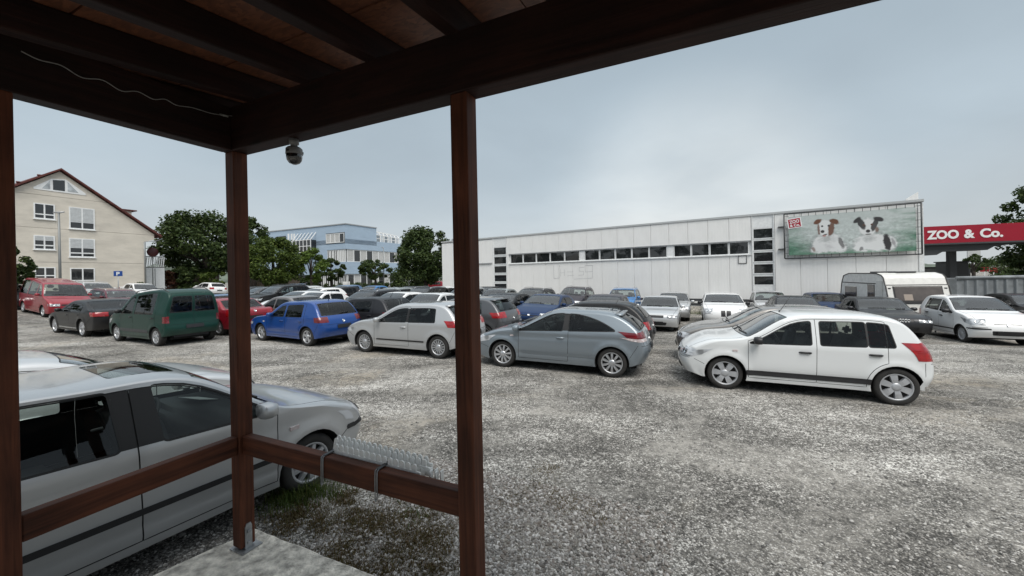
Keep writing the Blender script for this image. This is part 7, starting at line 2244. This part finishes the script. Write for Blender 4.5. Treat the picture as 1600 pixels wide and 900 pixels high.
# rows behind, noses to the lower left
car('suv', BLACKP, rf('suv', 430, 447.5), 'black off-roader in the back rows just right of the corner post', G3)
car('coupe_front', CREAM, rf('coupe_front', 617, 457.8), 'white coupe with a curved roof behind the matt black hatchback', G3)
car('saloon', WHITE, rf('saloon', 669, 459.5), 'white saloon behind the silver three-door', G3)
car('hatch', GREY, rf('hatch', 402, 449.5), 'grey hatchback left of the black off-roader', G3)
car('hatch', CHAR, rf('hatch', 384, 450.5), 'charcoal hatchback at the edge of the corner post', G3)
car('estate', WHITE, rf('estate', 460, 449.5), 'white estate right of the black off-roader', G3)
car('coupe_front', WHITE, rf('coupe_front', 464, 455.8), 'white coupe behind the taupe saloon', G3)
car('saloon', CREAM, rf('saloon', 492, 459), 'white saloon right behind the taupe saloon boot', G3)
car('hatch', CREAM, rf('hatch', 492, 451.3), 'white hatchback in the third row left of the blue one', G3)
car('hatch', CHAR, rf('hatch', 521, 455.6), 'charcoal hatchback behind the bright blue hatchback roof', G3)
car('hatch', STEELB, rf('hatch', 532, 449.3), 'steel blue hatchback in the far row, left', G3)
car('saloon', SKYB, rf('saloon', 578, 449.8), 'sky-blue saloon in the far row before the blue office block', G3)
car('estate', CHAR, rf('estate', 570, 456.8), 'charcoal estate behind the matt black hatchback', G3)
car('hatch', PALEG, rf('hatch', 607, 450.8), 'greenish grey hatchback in the far row', G3)
car('saloon', CHAR, rf('saloon', 637, 452), 'charcoal saloon in the far row left of the hall end', G3)
car('estate', BLACKP, rf('estate', 657, 451), 'black estate in the far row next to the hall end', G3)
car('coupe_front', WHITE, rf('coupe_front', 683, 454.6), 'white coupe beside the end wall of the hall', G3)
car('hatch', SILVER, rf('hatch', 722, 462), 'silver hatchback hidden behind the middle post', G3)
car('suv', WHITE, by_depth(645, 85, FL), 'white off-roader standing alone far behind, before the office windows', G3, far=True)
car('hatch', RED, by_depth(683, 62, FL), 'red car far behind, left of the hall end wall', G3, far=True)
car('hatch', SILVER, by_depth(616, 76, FL), 'small silver car far behind, left of the white off-roader', G3, far=True)
car('estate', STEELB, by_depth(458, 58, FL), 'steel blue estate far behind under the trees', G3, far=True)
# by the house, noses to the right
car('van', RED, by_point('van', 66, 494, FR, wheel_at('van', True, False)), 'red passenger van with dark windows below the beige house', G4, 'parked_van', 'van')
car('estate', MAROON, by_depth(184, 25.3, FR), 'maroon estate right of the red van', G4)
car('estate', SILVER2, by_depth(147, 30.5, FR), 'pale silver estate roof behind the red van', G4)
car('saloon', CREAM, by_depth(221, 33.5, FR), 'white saloon right of the maroon estate', G4)
car('estate', SILVER2, by_depth(273, 48, FL), 'silver estate with red tail lamps before the reddish shrub', G4)
car('hatch', CREAM, by_depth(326, 44, FL), 'white hatchback left of the corner post, tail to us', G4)
car('estate', CHAR, by_point('estate', 252, 455.4, FL, roof_mid('estate')), 'charcoal estate roof behind the green van', G4)
car('saloon', STEELB, by_point('saloon', 340, 459.5, FL, roof_mid('saloon')), 'pale steel-blue saloon behind the dark red saloon', G4)
car('hatch', BLACKP, by_point('hatch', -22, 497, FR, wheel_at('hatch', True, False)), 'black hatchback hidden by the leftmost post', G4)

# four-ring badge on the charcoal saloon, white papers on dashboards
loc, f, m = AUDI
def in_car(c, x, y, z):
    f = c[1]; l = Vector((-f.y, f.x, 0)); return c[0] + f * x + l * y + Vector((0, 0, z))
rt_ = [o for o in COL.objects if o.get('label', '').startswith('charcoal old saloon')][0]
mb = MB()
S_ = m.k2s(1.75); v_ = m.top(np.array([[S_, 0.0]]))[0]; n_ = m.top_n(np.array([[S_, 0.0]]))[0]
p_ = m.loc(*v_) + Vector((-n_[0], n_[1], n_[2])) * .012
for i in range(4):
    mb.tube([p_ + Vector((0, (i - 1.5) * .075 + .048 * math.cos(a), .048 * math.sin(a))) for a in np.linspace(0, 2 * math.pi, 17)], .008, 5, cap=False)
mb.build('ring_badge', M_CHROME, rt_)
npap = 0
for lab, where in (('silver older car', 'silver older car'), ('bright white hatchback with', 'bright white hatchback'), ('charcoal saloon behind', 'charcoal saloon'), ('charcoal old saloon', 'charcoal old saloon'), ('white city car', 'white city car'), ('dark blue coupe', 'dark blue coupe'), ('maroon estate', 'maroon estate'), ('black coupe right', 'black coupe'), ('silver hatchback with a dark', 'silver hatchback beside the shelter'), ('white saloon behind the silver', 'white saloon behind the silver three-door')):
    o = [q for q in COL.objects if q.get('label', '').startswith(lab)][0]
    c = [q for q in ALLC if (q[0] - o.matrix_world.translation).length < .01][0]
    m = c[2]
    cu, cz = m.C[4]
    M = o.matrix_world @ Matrix.Translation((m.mid - cu - .30, .28, cz - .015)) @ Matrix.Rotation(.25, 4, 'Z') @ Matrix.Rotation(R(16), 4, 'Y')
    s_ = MB().box(-.10, .10, -.15, .15, 0, .004).build('price_sheet', M_PAPER)
    s_.matrix_world = M
    tag(s_, 'white paper sheet lying on the dashboard of the ' + where, 'paper', 'papers on dashboards')

# ------------------------------------------------------------------ loose stones, moss and grass close by
def scatter_stones(name, n, sampler, smin, smax, mat, seed, flat=.6):
    rr = np.random.RandomState(seed)
    P = sampler(rr, n); n = len(P)
    t = (1 + 5 ** .5) / 2
    ico = np.array([(-1, t, 0), (1, t, 0), (-1, -t, 0), (1, -t, 0), (0, -1, t), (0, 1, t), (0, -1, -t), (0, 1, -t), (t, 0, -1), (t, 0, 1), (-t, 0, -1), (-t, 0, 1)]) / math.sqrt(1 + t * t)
    fi = np.array([(0, 11, 5), (0, 5, 1), (0, 1, 7), (0, 7, 10), (0, 10, 11), (1, 5, 9), (5, 11, 4), (11, 10, 2), (10, 7, 6), (7, 1, 8), (3, 9, 4), (3, 4, 2), (3, 2, 6), (3, 6, 8), (3, 8, 9), (4, 9, 5), (2, 4, 11), (6, 2, 10), (8, 6, 7), (9, 8, 1)])
    s = smin + (smax - smin) * rr.rand(n) ** 2.2
    v = ico[None] * (1 + rr.uniform(-.32, .32, (n, 12, 1)))
    v = v * np.stack([rr.uniform(.8, 1.35, n), rr.uniform(.6, 1.0, n), rr.uniform(.4, .8, n)], 1)[:, None, :]
    a = rr.uniform(0, 6.28, n); ca, sa = np.cos(a)[:, None], np.sin(a)[:, None]
    x, y = v[:, :, 0] * ca - v[:, :, 1] * sa, v[:, :, 0] * sa + v[:, :, 1] * ca
    v = np.stack([x, y, v[:, :, 2]], 2) * s[:, None, None]
    z = np.array([ground_z(px, py) for px, py in P])
    v += np.stack([P[:, 0], P[:, 1], z + s * .18], 1)[:, None, :]
    f = (fi[None] + (np.arange(n) * 12)[:, None, None]).reshape(-1, 3)
    return tag(link(name, np_mesh(name, v.reshape(-1, 3), f, [mat])), kind='stuff')
slab_poly = np.array([(p.x, p.y) for p in slab_edge])
def vis_sampler(d0, d1, pw=1.0):
    def f(rr, n):
        d = (d0 ** (1 - pw) + rr.rand(n * 2) * (d1 ** (1 - pw) - d0 ** (1 - pw))) ** (1 / (1 - pw)) if pw != 1 else d0 * (d1 / d0) ** rr.rand(n * 2)
        a = rr.uniform(-1.36, 1.36, n * 2)
        P = np.c_[a * d, d]
        P = P[~inpoly(P, slab_poly)]
        return P[:n]
    return f
def bed_sampler(rr, n):
    a = at_ground(480, 790); P = []
    t = rr.uniform(-.2, 2.6, n * 3); s = rr.uniform(-2.3, .3, n * 3)
    q = np.array([(COR.x, COR.y)]) + t[:, None] * np.array([[U.x, U.y]]) + s[:, None] * np.array([[V.x, V.y]])
    q = q[~inpoly(q, slab_poly)]
    k = rr.rand(len(q)) < np.clip(1.15 - np.abs(q[:, 0] + .6) * .35, .05, 1)
    return q[k][:n]
scatter_stones('loose_stones', 36000, vis_sampler(2.0, 12.0, 1.3), .004, .017, M_STONES, 11)
scatter_stones('coarse_gravel', 26000, bed_sampler, .006, .019, M_STONES2, 12)
def blades(name, spots, mat, seed, label=None):
    """thin bent blades: (centre, spread, count, height)"""
    rr = np.random.RandomState(seed); V_, F_ = [], []
    b = 0
    for (c, sp, n, h) in spots:
        p = np.c_[rr.normal(c.x, sp, n), rr.normal(c.y, sp, n)]
        a = rr.uniform(0, 6.28, n); hh = h * rr.uniform(.4, 1.2, n); ln = rr.uniform(.2, .9, n) * hh; w = rr.uniform(.002, .0045, n)
        dx, dy = np.cos(a), np.sin(a)
        z = np.array([ground_z(x, y) for x, y in p])
        for k, (fz, fl, fw) in enumerate(((0, 0, 1), (.6, .3, .8), (1, 1, .1))):
            for sg in (1, -1):
                V_.append(np.c_[p[:, 0] + dx * ln * fl - dy * w * fw * sg, p[:, 1] + dy * ln * fl + dx * w * fw * sg, z + hh * fz])
        m_ = len(p)
        ids = b + np.arange(m_)
        # vertices are stacked row by row per spot
        F_.append(np.c_[ids, ids + m_, ids + 3 * m_, ids + 2 * m_]); F_.append(np.c_[ids + 2 * m_, ids + 3 * m_, ids + 5 * m_, ids + 4 * m_])
        b += 6 * m_
    return tag(link(name, np_mesh(name, np.vstack(V_), np.vstack(F_), [mat])), kind='stuff')
gs = []
for px, py, sp, n, h in ((472, 774, .10, 420, .17), (455, 786, .10, 200, .10), (512, 774, .09, 160, .09), (625, 767, .06, 120, .10), (690, 792, .05, 90, .08), (432, 790, .1, 120, .08), (560, 745, .15, 60, .05), (650, 805, .08, 60, .05), (530, 760, .1, 80, .05)):
    gs.append((at_ground(px, py), sp, n, h))
blades('grass_tufts', gs, M_GRASS, 3)
ms = []
rr_ = random.Random(8)
for i in range(170):
    px, py = rr_.uniform(410, 700), rr_.uniform(765, 900)
    g_ = at_ground(px, py)
    ms.append((g_, rr_.uniform(.03, .10), rr_.randint(80, 220), rr_.uniform(.012, .03)))
for px, py in ((800, 790), (860, 740), (905, 795), (840, 760), (930, 805), (880, 780)):
    for i in range(3): ms.append((at_ground(px + rr_.uniform(-25, 25), py + rr_.uniform(-10, 10)), .10, 150, .015))
blades('moss', ms, M_MOSS, 4)
ws = []
for i in range(40): ws.append((on_ground(*(lambda q: (q.x, q.y))(WA + WD * rr_.uniform(8, 15) + WN * rr_.uniform(.7, 1.3))), .2, 50, .22))
blades('weeds', ws, M_GRASS, 5)
